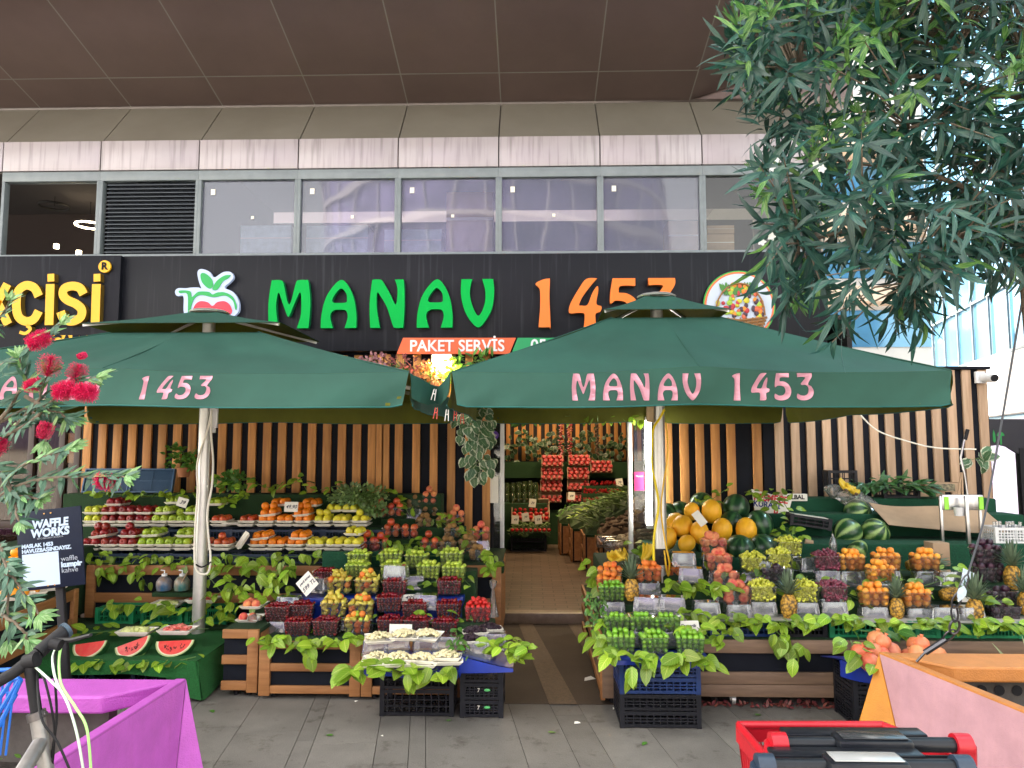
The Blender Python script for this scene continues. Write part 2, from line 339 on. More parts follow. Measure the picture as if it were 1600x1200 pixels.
def word(s,h,x0,m,parent,loc,name='lettering',rot=(PI/2,0,0),ext=.002,shear=0,m2=None,adv=None,per=False,vo=None,bev=0):
    x=x0; out=[]
    loops=[]
    for i,c in enumerate(s):
        if c!=' ':
            L=[smooth_poly([(p[0],p[1],1) if len(p)>2 else p for p in lp]) for lp in GL[c]]
            for lp in L: loops.append([(q[0]+x*100/h+q[1]*shear,q[1]) for q in lp])
        x+=(adv or ADV)[c]*h/100
    return shape(loops,m,name,parent,h/100,loc,rot,ext,m2,bev), x
# ================================================================ SETTING
FY=7.4; BX0=-16.0; BX1=2.95; GX=-3.45; GP=1.04
def brickmat(name,c1,c2,mortar,bw,rh,ms,rough=.5,off=.5,bump=.3,rot=0,var=.5):
    m=bpy.data.materials.new(name); m.use_nodes=True; N=m.node_tree.nodes; L=m.node_tree.links; B=N['Principled BSDF']; B.inputs['Roughness'].default_value=rough
    tc=N.new('ShaderNodeTexCoord'); mp=N.new('ShaderNodeMapping'); mp.inputs['Rotation'].default_value=(0,0,rot); L.new(tc.outputs['Object'],mp.inputs[0])
    b=N.new('ShaderNodeTexBrick'); b.inputs['Scale'].default_value=1; b.inputs['Brick Width'].default_value=bw; b.inputs['Row Height'].default_value=rh; b.inputs['Mortar Size'].default_value=ms; b.offset=off
    b.inputs['Color1'].default_value=(*c1,1); b.inputs['Color2'].default_value=(*c2,1); b.inputs['Mortar'].default_value=(*mortar,1); L.new(mp.outputs[0],b.inputs[0])
    n=N.new('ShaderNodeTexNoise'); n.inputs['Scale'].default_value=2.2; n.inputs['Detail'].default_value=8; L.new(tc.outputs['Object'],n.inputs[0])
    r=N.new('ShaderNodeMapRange'); r.inputs['From Min'].default_value=.3; r.inputs['From Max'].default_value=.7; r.inputs['To Min'].default_value=1-var/2; r.inputs['To Max'].default_value=1+var/2; L.new(n.outputs[0],r.inputs[0])
    x=N.new('ShaderNodeVectorMath'); x.operation='SCALE'; L.new(b.outputs[0],x.inputs[0]); L.new(r.outputs[0],x.inputs['Scale']); L.new(x.outputs[0],B.inputs['Base Color'])
    bp=N.new('ShaderNodeBump'); bp.inputs['Strength'].default_value=bump; bp.inputs['Distance'].default_value=.004; bp.invert=True; L.new(b.outputs['Fac'],bp.inputs['Height']); L.new(bp.outputs[0],B.inputs['Normal'])
    return m
M_ground=mat('pale_plaza_ground',(.34,.32,.29),.9,var=.2,scale=3,bump=.3)  # kept pale to bounce sunlight up to the soffit
g=MB(); g.box(-120,120,-60,160,-.5,-.06); struct(g.obj('ground',M_ground))
# paving: long slabs laid 8 degrees off the facade, their joints where the photo shows them
ang=math.atan((664-830)/FPX); ud=Vector((math.cos(ang),-math.sin(ang),0)); vd=Vector((math.sin(ang),math.cos(ang),0))
M_slab=mat('paving_slab',(.195,.182,.16),.75,col2=(.14,.13,.114),scale=3.2,island=.12,bump=.25,bscale=90)
def stainmat():
    N=M_slab.node_tree.nodes;L=M_slab.node_tree.links;B=N['Principled BSDF']; src=B.inputs['Base Color'].links[0].from_socket
    tc=N.new('ShaderNodeTexCoord'); n=N.new('ShaderNodeTexNoise'); n.inputs['Scale'].default_value=5.5; n.inputs['Detail'].default_value=6; n.inputs['Roughness'].default_value=.7; L.new(tc.outputs['Object'],n.inputs[0])
    r=N.new('ShaderNodeValToRGB'); r.color_ramp.elements[0].position=.56; r.color_ramp.elements[0].color=(1,1,1,1); r.color_ramp.elements[1].position=.72; r.color_ramp.elements[1].color=(.42,.38,.34,1); L.new(n.outputs[0],r.inputs[0])
    n2=N.new('ShaderNodeTexNoise'); n2.inputs['Scale'].default_value=160; n2.inputs['Detail'].default_value=2; L.new(tc.outputs['Object'],n2.inputs[0])
    r2=N.new('ShaderNodeValToRGB'); r2.color_ramp.elements[0].position=.3; r2.color_ramp.elements[0].color=(.8,.8,.8,1); r2.color_ramp.elements[1].position=.7; r2.color_ramp.elements[1].color=(1.12,1.12,1.12,1); L.new(n2.outputs[0],r2.inputs[0])
    a=N.new('ShaderNodeMix'); a.data_type='RGBA'; a.blend_type='MULTIPLY'; a.inputs[0].default_value=1; L.new(src,a.inputs[6]); L.new(r.outputs[0],a.inputs[7])
    b=N.new('ShaderNodeMix'); b.data_type='RGBA'; b.blend_type='MULTIPLY'; b.inputs[0].default_value=1; L.new(a.outputs[2],b.inputs[6]); L.new(r2.outputs[0],b.inputs[7]); L.new(b.outputs[2],B.inputs['Base Color'])
stainmat()
js=[]
for px in (453,482,585,638,665,820,897.5,950,1045,1154): js.append(onz(px,1180,0).dot(ud))
k=js[0]; left=[]
rs=random.Random(3)
while k>-7: k-=rs.choice((.11,.38,.2,.38)); left.append(k)
k=js[-1]; right=[]
while k<9: k+=rs.choice((.24,.38,.2,.38)); right.append(k)
js=left[::-1]+js+right
mb=MB(); gap=.0035
for i in range(len(js)-1):
    a,b=js[i]+gap/2,js[i+1]-gap/2; v=-1.5-rs.random()*1.2
    # a joint crosses near the shop's threshold line as in the photo
    while v<11:
        w=v+rs.choice((1.2,1.5,1.8))
        mb.add([(ud*p+vd*q+Vector((0,0,z))) for z in (-.05,0) for p,q in ((a,v),(b,v),(b,w-gap),(a,w-gap))],[(4,5,6,7),(0,1,5,4),(1,2,6,5),(2,3,7,6),(3,0,4,7)])
        v=w
struct(mb.obj('pavement',M_slab,smooth=0))
# brown entry floor between the stalls (mats), 4 mm above the slabs
M_mat=mat('brown_entry_flooring',(.075,.052,.034),.8,col2=(.055,.038,.026),scale=2.5,bump=.3,bscale=120)
M_mat2=mat('speckled_stone_strip',(.15,.10,.06),.7,col2=(.09,.06,.04),scale=60,bump=.2,bscale=120)
e=MB(); a=onz(600,1101,0); b=onz(945,1101,0); e.box(-.95,a.x+2.2,5.09,7.38,.001,.004); struct(e.obj('entry_flooring',M_mat))
e=MB()
def strip(p,q,r,s,z=.008): e.add([onz(*c,z) for c in (p,q,r,s)],[(0,1,2,3)])
strip((858,1100),(902,1100),(826,963),(806,963)); strip((966,1100),(1000,1100),(898,963),(880,963))
struct(e.obj('entry_path',M_mat2,smooth=0))
M_tile=brickmat('brown_floor_tile',(.16,.115,.085),(.11,.078,.055),(.03,.022,.016),.24,.115,.006,.35,.5,.3)
fl=MB(); fl.box(-5,4,7.5,13.4,.0,.1); struct(fl.obj('floor',M_tile))
M_thr=mat('travertine',(.34,.27,.19),.45,col2=(.25,.19,.13),scale=14)
st=MB(); st.box(-.6,1.35,7.34,7.499,.0,.102); st.obj('threshold_step',M_thr,bevel=.005); struct(bpy.data.objects['threshold_step'])
# ---------------------------------------------------------------- the building over the shop
bld=thing('commercial_building','wide brown clad building with a sloping panelled soffit over a strip of windows','building',(0,FY,0))
def bobj(mb,name,m,**kw): o=mb.obj(name,m,bld,loc=(0,-FY,0),**kw); return o
M_sof=mat('brown_composite_panel',(.135,.096,.088),.30,metal=.4,var=.10,scale=1.2,island=.06)
M_sl=mat('grey_beige_panel',(.24,.225,.185),.42,metal=.15,col2=(.20,.185,.15),scale=1.5,island=.05)
M_fa=mat('pinkish_white_panel',(.40,.365,.385),.35,metal=.1,var=.06,scale=2,island=.04,streak=.38)
M_join=mat('joint_strip',(.28,.27,.25),.5)
M_jd=mat('dark_joint',(.06,.055,.05),.6)
zs=lambda Y: 5.52+(7.9-Y)*.225      # soffit height
ks=range(-12,7)
def bayx(k): return GX+GP*k
SX1=3.55
sof=MB(); 
for seg in ((7.9,7.44),(7.44,5.9),(5.9,4.4)):
    for k in ks:
        x0=bayx(k)+.006; x1=min(bayx(k+1)-.006,SX1); y0,y1=seg[0]-.006,seg[1]+.006
        r0,r1=max(0,x0-bayx(5))*.34,max(0,x1-bayx(5))*.34  # right-hand panels tilted upward so they catch bounced light
        sof.add([(x0,y0,zs(y0)+r0),(x1,y0,zs(y0)+r1),(x1,y1,zs(y1)+r1),(x0,y1,zs(y1)+r0),(x0,y0,zs(y0)+.03+r0),(x1,y0,zs(y0)+.03+r1),(x1,y1,zs(y1)+.03+r1),(x0,y1,zs(y1)+.03+r0)],[(0,3,2,1),(4,5,6,7),(0,1,5,4),(1,2,6,5),(2,3,7,6),(3,0,4,7)])
bobj(sof,'soffit',M_sof,smooth=0)
jb=MB(); xb=bayx(5); rr_=(SX1-xb)*.34; jb.add([(BX0,7.9,zs(7.9)+.008),(xb,7.9,zs(7.9)+.008),(xb,4.4,zs(4.4)+.008),(BX0,4.4,zs(4.4)+.008),(SX1,7.9,zs(7.9)+.008+rr_),(SX1,4.4,zs(4.4)+.008+rr_)],[(0,1,2,3),(1,4,5,2)]); bobj(jb,'soffit_backing',M_join,smooth=0)
jb=MB(); sz=lambda x,y: zs(y)+max(0,x-bayx(5))*.34-.002
for k in ks:
    x=bayx(k); jb.add([(x-.006,7.9,sz(x,7.9)),(x+.006,7.9,sz(x,7.9)),(x+.006,4.4,sz(x,4.4)),(x-.006,4.4,sz(x,4.4))],[(0,3,2,1)])
for y in (7.44,5.9):
    jb.add([(BX0,y-.006,sz(0,y-.006)),(bayx(5),y-.006,sz(0,y-.006)),(bayx(5),y+.006,sz(0,y+.006)),(BX0,y+.006,sz(0,y+.006))],[(0,3,2,1)])
bobj(jb,'joint_strips',mat('pale_joint',(.20,.19,.17),.5),smooth=0)
up=MB(); up.box(BX0,SX1,4.4,22,zs(4.4)+rr_+.06,16); up.box(BX0,SX1,7.93,22,5.55,zs(4.4)+rr_+.06); bobj(up,'shading_upper_mass',M_sof)  # unseen mass above, its height and reach set to shade the stalls
for k in range(-6,6):
    x0=bayx(k)+.006; x1=min(bayx(k+1)-.006,BX1)
    s=MB(); dx=.0
    s.add([(x0,FY,4.905),(x1,FY,4.905),(x1,7.9,5.50),(x0,7.9,5.50),(x0,FY+.04,4.9),(x1,FY+.04,4.9),(x1,7.94,5.5),(x0,7.94,5.5)],[(0,1,2,3),(4,7,6,5),(0,4,5,1),(1,5,6,2),(2,6,7,3),(3,7,4,0)])
    bobj(s,'slanted_panel',M_sl,smooth=0)
    f=MB(); f.box(x0,x1,FY-.03,FY,4.585,4.90); bobj(f,'fascia_panel',M_fa,bevel=.003)
e=MB(); e.add([(BX0,FY+.012,4.57),(BX1,FY+.012,4.57),(BX1,FY+.012,4.9),(BX0,FY+.012,4.9)],[(0,1,2,3)]); e.add([(BX0,FY+.03,4.9),(BX1,FY+.03,4.9),(BX1,7.93,5.5),(BX0,7.93,5.5)],[(0,1,2,3)]); bobj(e,'panel_backing',M_jd,smooth=0)
# side return at the right-hand corner
e=MB(); e.box(BX1-.02,BX1,FY,20,.0,4.6); e.add([(BX1,FY,4.6),(BX1,FY,4.9),(BX1,7.93,5.55),(BX1,20,5.55),(BX1,20,4.6)],[(0,4,3,2,1)]); bobj(e,'side_wall',M_sl,smooth=0)
# window band
WZ0,WZ1=3.645,4.575
for k in range(-2,6):
    x0,x1=bayx(k),min(bayx(k+1),BX1)
    f=MB(); fr=.032
    f.box(x0,x0+fr,FY-.02,FY+.06,WZ0+.05,WZ1-.1); f.box(x1-fr,x1,FY-.02,FY+.06,WZ0+.05,WZ1-.1); f.box(x0,x1,FY-.022,FY+.06,WZ0,WZ0+.05); f.box(x0,x1,FY-.022,FY+.06,WZ1-.1,WZ1)
    fo=bobj(f,'window_frame',K['frame'],bevel=.003)
    if k in (-2,): continue
    if k==-1:
        l=MB(); z=WZ0+.07
        l.box(x0+.06,x1-.04,FY+.05,FY+.055,WZ0+.05,WZ1-.1,1)
        while z<WZ1-.12: l.add([(x0+.07,FY-.005,z),(x1-.04,FY-.005,z),(x1-.04,FY+.04,z+.032),(x0+.07,FY+.04,z+.032),(x0+.07,FY-.005,z+.008),(x1-.04,FY-.005,z+.008),(x1-.04,FY+.04,z+.04),(x0+.07,FY+.04,z+.04)],[(0,1,2,3),(7,6,5,4),(0,4,5,1),(2,6,7,3)]); z+=.042
        bobj(l,'louvre',[mat('louvre_metal',(.05,.06,.07),.4,metal=.4),K['panel']],smooth=0); continue
    p=MB(); p.add([(x0+fr,FY+.02,WZ0+.05),(x1-fr,FY+.02,WZ0+.05),(x1-fr,FY+.02,WZ1-.1),(x0+fr,FY+.02,WZ1-.1)],[(0,1,2,3)])
    if k==5: bobj(p,'window_pane',K['glass'],smooth=0)
    else:
        if 'film' not in K:
            K['film']=glassy('filmed_glass',(.6,.58,.68),.34,.03,(.30,.33,.44),1.5,1.5)
        # slight waviness of the stuck-on film
        p=MB(); ph=random.random()*6
        p.grid(lambda u,v:(x0+fr+(x1-x0-2*fr)*u,FY+.02+.0003*math.sin(u*9+ph+v*3)+.0002*math.sin(v*13+ph+u*5),WZ0+.05+(WZ1-WZ0-.15)*v),14,10)
        po=bobj(p,'window_pane',K['film'])
        if k!=4 or 1:
            sx=random.choice((.12,.8)); t=MB(); t.box(x0+sx,x0+sx+.045,FY+.012,FY+.016,WZ1-.25,WZ1-.19); 
            if random.random()<.6: t.box(x0+.55,x0+.58,FY+.012,FY+.016,WZ0+.42,WZ0+.45)
            bobj(t,'sticker',K['foam'])
        pass
# room behind the window band
M_dk=mat('dark_room',(.05,.045,.05),.9); M_dk2=mat('dark_brown_room',(.02,.012,.012),.8)
r=MB(); r.box(bayx(-1)-.02,BX1-.03,FY+2.2,FY+2.22,3.6,4.7); r.box(BX0,BX1-.03,FY+.07,FY+2.2,3.58,3.6); r.box(BX0,BX1-.03,FY+.5,FY+2.2,4.85,4.87); bobj(r,'store_room',M_dk,smooth=0)
r=MB(); r.box(bayx(-1)-.02,bayx(-1),FY+.07,FY+2.2,3.6,4.85); r.box(BX0,bayx(-1)-.02,FY+2.2,FY+2.22,3.6,4.85); r.box(bayx(0)-.02,bayx(0)+0,FY+.07,FY+2.2,3.6,4.85,0); bobj(r,'cafe_upper_room',M_dk2,smooth=0)
M_lit=mat('lit_ring',(1,.9,.7),emit=(1,.80,.5),estr=3)
rp=at(140,352,9.0); rt=thing('ring_lamp','lit ring ceiling lamp glowing behind the dark open window on the far left','lamp',rp)
rr=MB(); rr.tube([(.16*math.cos(a*PI/16),.16*math.sin(a*PI/16),0) for a in range(33)],.012,6,cap=False); rr.obj('lamp_ring',M_lit,rt); rr=MB(); rr.tube([(0,0,0),(0,0,.3)],.004,5); rr.tube([(-.16,0,0),(.16,0,0)],.004,5); rr.obj('hanger',K['black'],rt)
rp=at(85,322,8.9); rt=thing('ring_lamp','unlit dark ring ceiling lamp behind the open window beside the glowing one','lamp',rp)
rr=MB(); rr.tube([(.17*math.cos(a*PI/16),.17*math.sin(a*PI/16),0) for a in range(33)],.014,6,cap=False); rr.obj('lamp_ring',K['rubber'],rt); rr=MB(); rr.tube([(0,0,0),(0,0,.2)],.004,5); rr.tube([(-.17,0,0),(.17,0,0)],.004,5); rr.obj('hanger',K['black'],rt)
for n,(px,py) in enumerate(((88,388),(123,398))):
    p=at(px,py,8.8); q=MB(); q.lathe([(.0,0),(.03,0),(.03,.05),(.0,.05)],10); tag(q.obj('spot_lamp',M_lit,loc=p),('small lit round spot lamp behind the dark window, the upper left one of two','small lit round spot lamp behind the dark window, the lower right one of two')[n],'lamp')
# goods in the store room
def carton(px0,py0,px1,py1,Y,m,label,name='cardboard_box',d=.3):
    a=at(px0,py1,Y); b=at(px1,py0,Y); w=b.x-a.x; h=b.z-a.z; q=MB(); q.box(-w/2,w/2,0,d,0,h); q.box(-w/2,w/2,-.002,.0,h*.55,h*.6,1); return tag(q.obj(name,[m,K['paper']],loc=((a.x+b.x)/2,Y,a.z),bevel=.004),label,'box')
M_pk=mat('pale_blue_packaging',(.42,.62,.62),.4,var=.15,scale=12)
for s in (((375,352,455,399),7.62,M_pk,'pale bluish carton standing behind the first filmed window'),((478,352,575,399),7.6,M_pk,'pale bluish carton with print behind the second filmed window'),((600,358,690,399),7.6,M_pk,'long pale bluish carton behind the third filmed window'),((697,300,770,399),7.75,K['cardb'],'tall brown carton behind the third filmed window'),((1045,345,1090,399),7.7,K['cardb'],'brown carton behind the filmed window next to the clear one'),((1105,366,1147,396),7.8,K['cardb'],'small open brown carton behind the clear window'),((1105,352,1147,365),7.8,K['cardb'],'flat brown carton lid resting on the small carton behind the clear window')):
    carton(*s[0],s[1],s[2],s[3])
# ---------------------------------------------------------------- slatted walls
def slatwall(label,xs,w,z0,z1,Y,wood,px0,px1,cap=None,dbl=()):
    t=thing('slatted_wall',label,'wall',((px0+px1)/2,Y,0)); o=Vector(((px0+px1)/2,Y,0))
    p=MB(); p.box(px0-o.x,px1-o.x,0,.04,z0,z1); p.obj('backing_panel',K['panel'],t)
    s=MB()
    for x in xs:
        ww=w+jit(.002); s.box(x-ww/2-o.x,x+ww/2-o.x,-.03,-.001,z0+.001,z1-.004)
    s.obj('slats',wood,t,bevel=.0025)
    if cap: c=MB(); c.box(px0-o.x-.01,px1-o.x+.01,-.05,.06,z1+.001,z1+.03); c.obj('cap',K['panel'],t)
    return t
XL=lambda px,py=700,Y=FY: at(px,py,Y).x
xs=[XL(138+23.35*i) for i in range(20)]
slatwall('wood slat wall with black gaps behind the left fruit display',xs,.082,.1,2.64,FY,K['wood'],XL(130),XL(588))
xs=[XL(598),XL(625)-.005]+[XL(625.0+27.1*i) for i in range(1,6)]+[XL(757)]
slatwall('wider spaced wood slat wall between the left display and the door',[XL(596),XL(604.5)]+[XL(625+27.1*i) for i in range(0,6)],.077,.1,2.64,FY-.05,K['wood'],XL(588)+.004,XL(770))
xs=[XL(1048+24.5*i,700,FY) for i in range(8)]
slatwall('wood slat wall with black gaps right of the door, behind the melons',[XL(1043)]+[XL(1068.5+24.3*i) for i in range(4)]+[XL(1182)],.085,.1,2.64,FY,K['wood'],XL(1032),XL(1190))
slatwall('paler weathered slat wall running to the right past the building corner',[XL(1216+24.6*i) for i in range(14)],.083,0,2.47,FY-.02,K['wood_grey'],XL(1190)+.01,XL(1546),cap=1)
# door jamb posts and glass
dj=thing('shop_doorway','white framed glass side panels of the open shop doorway','doorway',(.3,FY,.1))
def dobj(mb,n,m,**k): return mb.obj(n,m,dj,loc=(-.3,-FY,-.1),**k)
e=MB(); x=XL(785); e.box(x-.02,x+.02,FY-.06,FY,.1,2.62); dobj(e,'jamb',K['white'],bevel=.003)
e=MB(); x=XL(983); e.box(x-.02,x+.022,FY-.06,FY,.1,2.62); e.box(x+.02,XL(1034),FY-.05,FY-.01,2.50,2.62); dobj(e,'jamb',K['white'],bevel=.003)
e=MB(); e.box(XL(985)+.03,XL(1034),FY-.04,FY-.034,.1,2.5); dobj(e,'side_pane',K['glass'])
e=MB(); e.box(XL(772),XL(783)-.005,FY-.04,FY-.034,.1,2.62); dobj(e,'side_pane',K['glass'])
e=MB(); e.box(BX0,BX1,FY+.01,FY+.08,2.62,2.70); bobj(e,'lintel',K['panel'])
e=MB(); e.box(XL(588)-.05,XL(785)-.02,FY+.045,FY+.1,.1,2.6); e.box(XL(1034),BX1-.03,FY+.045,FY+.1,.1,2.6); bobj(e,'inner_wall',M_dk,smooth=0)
# stickers in the door panes
t=MB(); t.lathe([(.0,0),(.045,0),(.045,.002),(0,.002)],20,M=Matrix.Rotation(PI/2,4,'X')); tag(t.obj('door_sticker',mat('purple_sticker',(.10,.03,.30),.4),loc=at(772,680,FY-.06)),'round purple sticker on the glass left of the door','sticker')
txt('çarşı',.03,K['foam'],'lettering',bpy.data.objects['door_sticker'],(0,-.004,0),ext=.0005)
t=MB(); t.box(-.05,.05,-.002,.002,-.09,.09); o=tag(t.obj('door_notice',mat('magenta_sticker',(.55,.02,.13),.5),loc=at(999,752,FY-.065)),'magenta notice on the glass right of the door','notice')
txt('Pluxee',.026,K['foam'],'lettering',o,(0,-.004,.05),ext=.0005)
t=MB(); t.box(-.055,.055,-.002,.002,-.13,.13); tag(t.obj('paper_notice',K['paper'],loc=at(770,765,FY-.065)),'blank white paper sheet on the glass left of the door','notice')
# tube light on the door's right-hand pane
tl=thing('tube_light','long bright upright tube light beside the right-hand umbrella pole','lamp',at(1014,738,FY-.12))
q=MB(); q.tube([(0,0,-.5),(0,0,.5)],.027,12); q.obj('tube',mat('lit_tube',(1,1,1),emit=(1,.97,.88),estr=5),tl)
q=MB(); q.box(-.03,.03,.03,.05,-.53,.53); q.box(-.03,.03,-.03,.05,.505,.54); q.box(-.03,.03,-.03,.05,-.54,-.505); q.obj('housing',K['white'],tl)
# ---------------------------------------------------------------- cafe front, far left
cf=thing('cafe_glazing','dark brown glazed cafe front at the far left behind the bottlebrush','shopfront',(-6,FY,0))
e=MB(); e.box(-10,XL(130)+.0-6*0-.01,FY,FY+.006,.1,2.62); e.obj('glazing',glassy('brown_glass',(.35,.25,.18),.08,.04,(.12,.07,.05),1.5,1.2),cf,loc=(6,-FY,0))
e=MB()
for x in (-9,-7.4,-6.2,XL(52),XL(100),XL(124)): e.box(x-.03,x+.03,FY-.04,FY-.001,.1,2.62)
e.box(-10,XL(130)-.01,FY-.045,FY-.002,.9,.97); e.obj('mullion',mat('brown_frame',(.05,.03,.022),.5),cf,loc=(6,-FY,0),bevel=.003)
e=MB()
for i in range(30):
    x=-10+i*.18; e.box(x,x+.16,FY+1.3,FY+1.33,.1,2.62)
e.obj('curtain_panel',mat('brown_curtain',(.12,.065,.035),.8,island=.5,var=.3),cf,loc=(6,-FY,0))
e=MB(); e.box(XL(104),XL(121),FY+.02,FY+.03,1.55,1.85); e.obj('lit_panel',mat('cafe_light_panel',(.5,.5,.45),emit=(1,.95,.8),estr=.25),cf,loc=(6,-FY,0))
e=MB(); e.box(-10,XL(130),FY+1.34,FY+1.4,0,2.62); e.box(-10,XL(130),FY+.1,FY+1.4,-.02,.06); e.obj('back_wall',M_dk2,cf,loc=(6,-FY,0))
# ---------------------------------------------------------------- signs
M_sign=mat('black_sign_panel',(.013,.015,.021),.5,var=.25,scale=3,spec=.2)
SY=7.24
def signstreak(): 
    N=M_sign.node_tree.nodes;L=M_sign.node_tree.links;B=N['Principled BSDF']; tc=N.new('ShaderNodeTexCoord'); mp=N.new('ShaderNodeMapping'); mp.inputs['Scale'].default_value=(30,30,1.2); L.new(tc.outputs['Object'],mp.inputs[0])
    n=N.new('ShaderNodeTexNoise'); n.inputs['Scale'].default_value=1; n.inputs['Detail'].default_value=3; L.new(mp.outputs[0],n.inputs[0]); r=N.new('ShaderNodeValToRGB'); r.color_ramp.elements[0].position=.55;r.color_ramp.elements[0].color=(.006,.007,.011,1); r.color_ramp.elements[1].position=.85; r.color_ramp.elements[1].color=(.03,.033,.04,1); L.new(n.outputs[0],r.inputs[0]); L.new(r.outputs[0],B.inputs['Base Color'])
signstreak()
x0,x1=XL(190,470,SY),XL(1290,470,SY)
sg=thing('shop_sign','long black fascia sign with green and orange shop name above the umbrellas','sign',(0,SY,2.65))
def sobj(mb,n,m,**k): return mb.obj(n,m,sg,loc=(0,-SY,-2.65),**k)
e=MB(); e.box(x0,x1,SY,FY-.025,2.66,3.635); sobj(e,'sign_panel',M_sign,bevel=.004)
M_gl=mat('emissive_green_letter',(.0,.24,.04),.5,spec=.1,emit=(0,.6,.08),estr=.05); M_gs=mat('green_letter_side',(.0,.18,.06),.5)  # faint emission in this and the other sign colours brightens them
M_or=mat('orange_letter',(.62,.14,.006),.4,emit=(1,.2,.01),estr=.04); M_os=mat('orange_letter_side',(.25,.06,.005),.5)
def letters(seq,ytop,ybot,Y,m,parent,off,name,ext=.002,shear=0,m2=None,bev=0,z=None):
    a=at(600,ytop,Y).z; b=at(600,ybot,Y).z; h=a-b; pu=FPX*h/100/Y   # px per unit
    loops=[]
    for ch,px in seq:
        x=at(px,(ytop+ybot)/2,Y).x*100/h
        for lp in GL[ch]:
            lp=smooth_poly(lp); loops.append([(x+q[0]+q[1]*shear,q[1]) for q in lp])
    return shape(loops,m,name,parent,h/100,Vector((0,Y,b))-off,(PI/2,0,0),ext,m2,bev)
O=Vector((0,SY,2.65))
for s in ([('M',418)],[('A',501)],[('N',577)],[('A',650)],[('V',719)]): letters(s,438,513,SY-.04,M_gl,sg,O,'green_letter',.03,0,M_gs)
for s in ([('1',837)],[('4',887)],[('5',951)],[('3',1011)]): letters(s,438,513,SY-.04,M_or,sg,O,'orange_letter',.03,0,M_os)
# PAKET SERVİS strip and the green strip beside it
def pxpoly(pts,Y): return [(at(x,y,Y).x,at(x,y,Y).z) for x,y in pts]
e=MB(); e.prism(pxpoly([(620,553),(630,528),(806,528),(796,553)],SY-.02),SY-.03,SY-.001); sobj(e,'delivery_strip',mat('orange_strip',(.55,.085,.02),.45,emit=(.9,.15,.03),estr=.03))
e=MB(); e.prism(pxpoly([(799,553),(809,528),(985,528),(975,553)],SY-.02),SY-.03,SY-.001); sobj(e,'phone_strip',mat('green_strip',(.0,.22,.07),.45,emit=(0,.4,.1),estr=.03))
M_wh=mat('white_letter',(.6,.62,.64),.4,emit=(1,1,1),estr=.02)
c=at(714,541,SY-.035); txt('PAKET SERVİS',.158,M_wh,'strip_lettering',sg,c-O,bold=.003,sx=.95)
c=at(829,540,SY-.035); txt('05',.158,M_wh,'strip_lettering',sg,c-O,bold=.003,align='LEFT')
# apple emblem
def pxl(pts,Y,O,): return [((at(x,y,Y).x-O.x),(at(x,y,Y).z-O.z)) for x,y in pts]
def emb(pts,Y,m,name,par,O,ext=.01,m2=None):
    lp=[ (at(p[0],p[1],Y).x,at(p[0],p[1],Y).z,*( (1,) if len(p)>2 else ())) for p in pts]
    return shape([smooth_poly(lp)],m,name,par,1,Vector((0,Y,0))-O,(PI/2,0,0),ext,m2)
M_lb=mat('pale_blue_backing',(.36,.44,.62),.4,emit=(.6,.7,1),estr=.03); M_g2=mat('emblem_green',(.0,.26,.05),.4,emit=(0,.5,.08),estr=.03); M_rd=mat('emblem_red',(.60,.015,.04),.4,emit=(.8,.02,.05),estr=.03)
emb([(275,456),(280,451),(292,451),(300,450),(312,450),(316,452),(312,440),(310,426),(316,421),(328,425),(336,434),(350,426),(362,426),(366,434),(360,442),(352,450),(364,456),(372,466),(375,478),(372,490),(356,500),(330,503),(302,498),(289,490),(288,464),(278,463)],SY-.03,M_lb,'emblem_backing',sg,O,.02)
emb([(314,428),(320,427),(330,435),(333,446),(327,451),(318,444),(314,436)],SY-.055,M_g2,'emblem_leaf',sg,O,.004)
emb([(332,452),(338,440),(350,431),(360,430),(356,435),(348,440),(340,452)],SY-.055,M_g2,'emblem_leaf',sg,O,.004)
emb([(281,454),(297,455),(300,464),(310,456),(326,456),(332,460),(340,457),(352,457),(364,464),(370,478),(368,484),(364,470),(352,462),(338,464),(330,464),(314,461),(304,466),(299,478),(298,490),(294,488),(293,460),(281,458)],SY-.055,M_g2,'emblem_outline',sg,O,.004)
emb([(304,478),(312,471),(324,472),(332,478),(340,472),(352,471),(360,478),(361,490),(340,498),(316,497),(303,488)],SY-.055,M_rd,'emblem_fruit',sg,O,.004)
# round fruit basket emblem
be=at(1155,478,SY-.03); bt=thing('basket_emblem','round green rimmed emblem showing a basket of fruit on the black sign','emblem',be)
RX=Matrix.Rotation(PI/2,4,'X'); rad=56/FPX*SY
for r0,m,y in ((rad,mat('rim_green',(.02,.35,.04),.4),0),(rad*.965,mat('rim_orange',(.75,.16,.04),.4),-.004),(rad*.91,mat('emblem_pale_blue',(.50,.58,.70),.4),-.008)):
    q=MB(); q.lathe([(0,-.01),(r0,-.01),(r0,.0),(0,.0)],48,M=Matrix.Translation((0,y,0))@RX); q.obj('disc',m,bt)
q=MB(); cols=[(.45,.03,.04),(.55,.5,.03),(.3,.5,.05),(.7,.25,.02),(.06,.03,.05),(.6,.12,.05)]
rs=random.Random(5)
for i in range(62):
    a=rs.uniform(-1,1); x=a*.22; z=rs.uniform(-.12,.20*(1-a*a)+.02); q.ball((x,-.018,z),(.028*rs.uniform(.6,1.2),.008,.028*rs.uniform(.7,1.2)),8,5,rs.randrange(6))
for i in range(34):
    a=rs.uniform(-.6,.6); q.leaf((rs.uniform(-.14,.14),-.022,.1),(a,0,1),(0,-1,0),.14,.03,6,.1,.1,False,3)
q.obj('painted_fruit',[mat('painted_fruit_%s'%n,c,.5) for n,c in zip(('red','yellow','lime','orange','dark','coral'),cols)]+[mat('painted_green',(.05,.2,.03),.5)],bt)
q=MB()
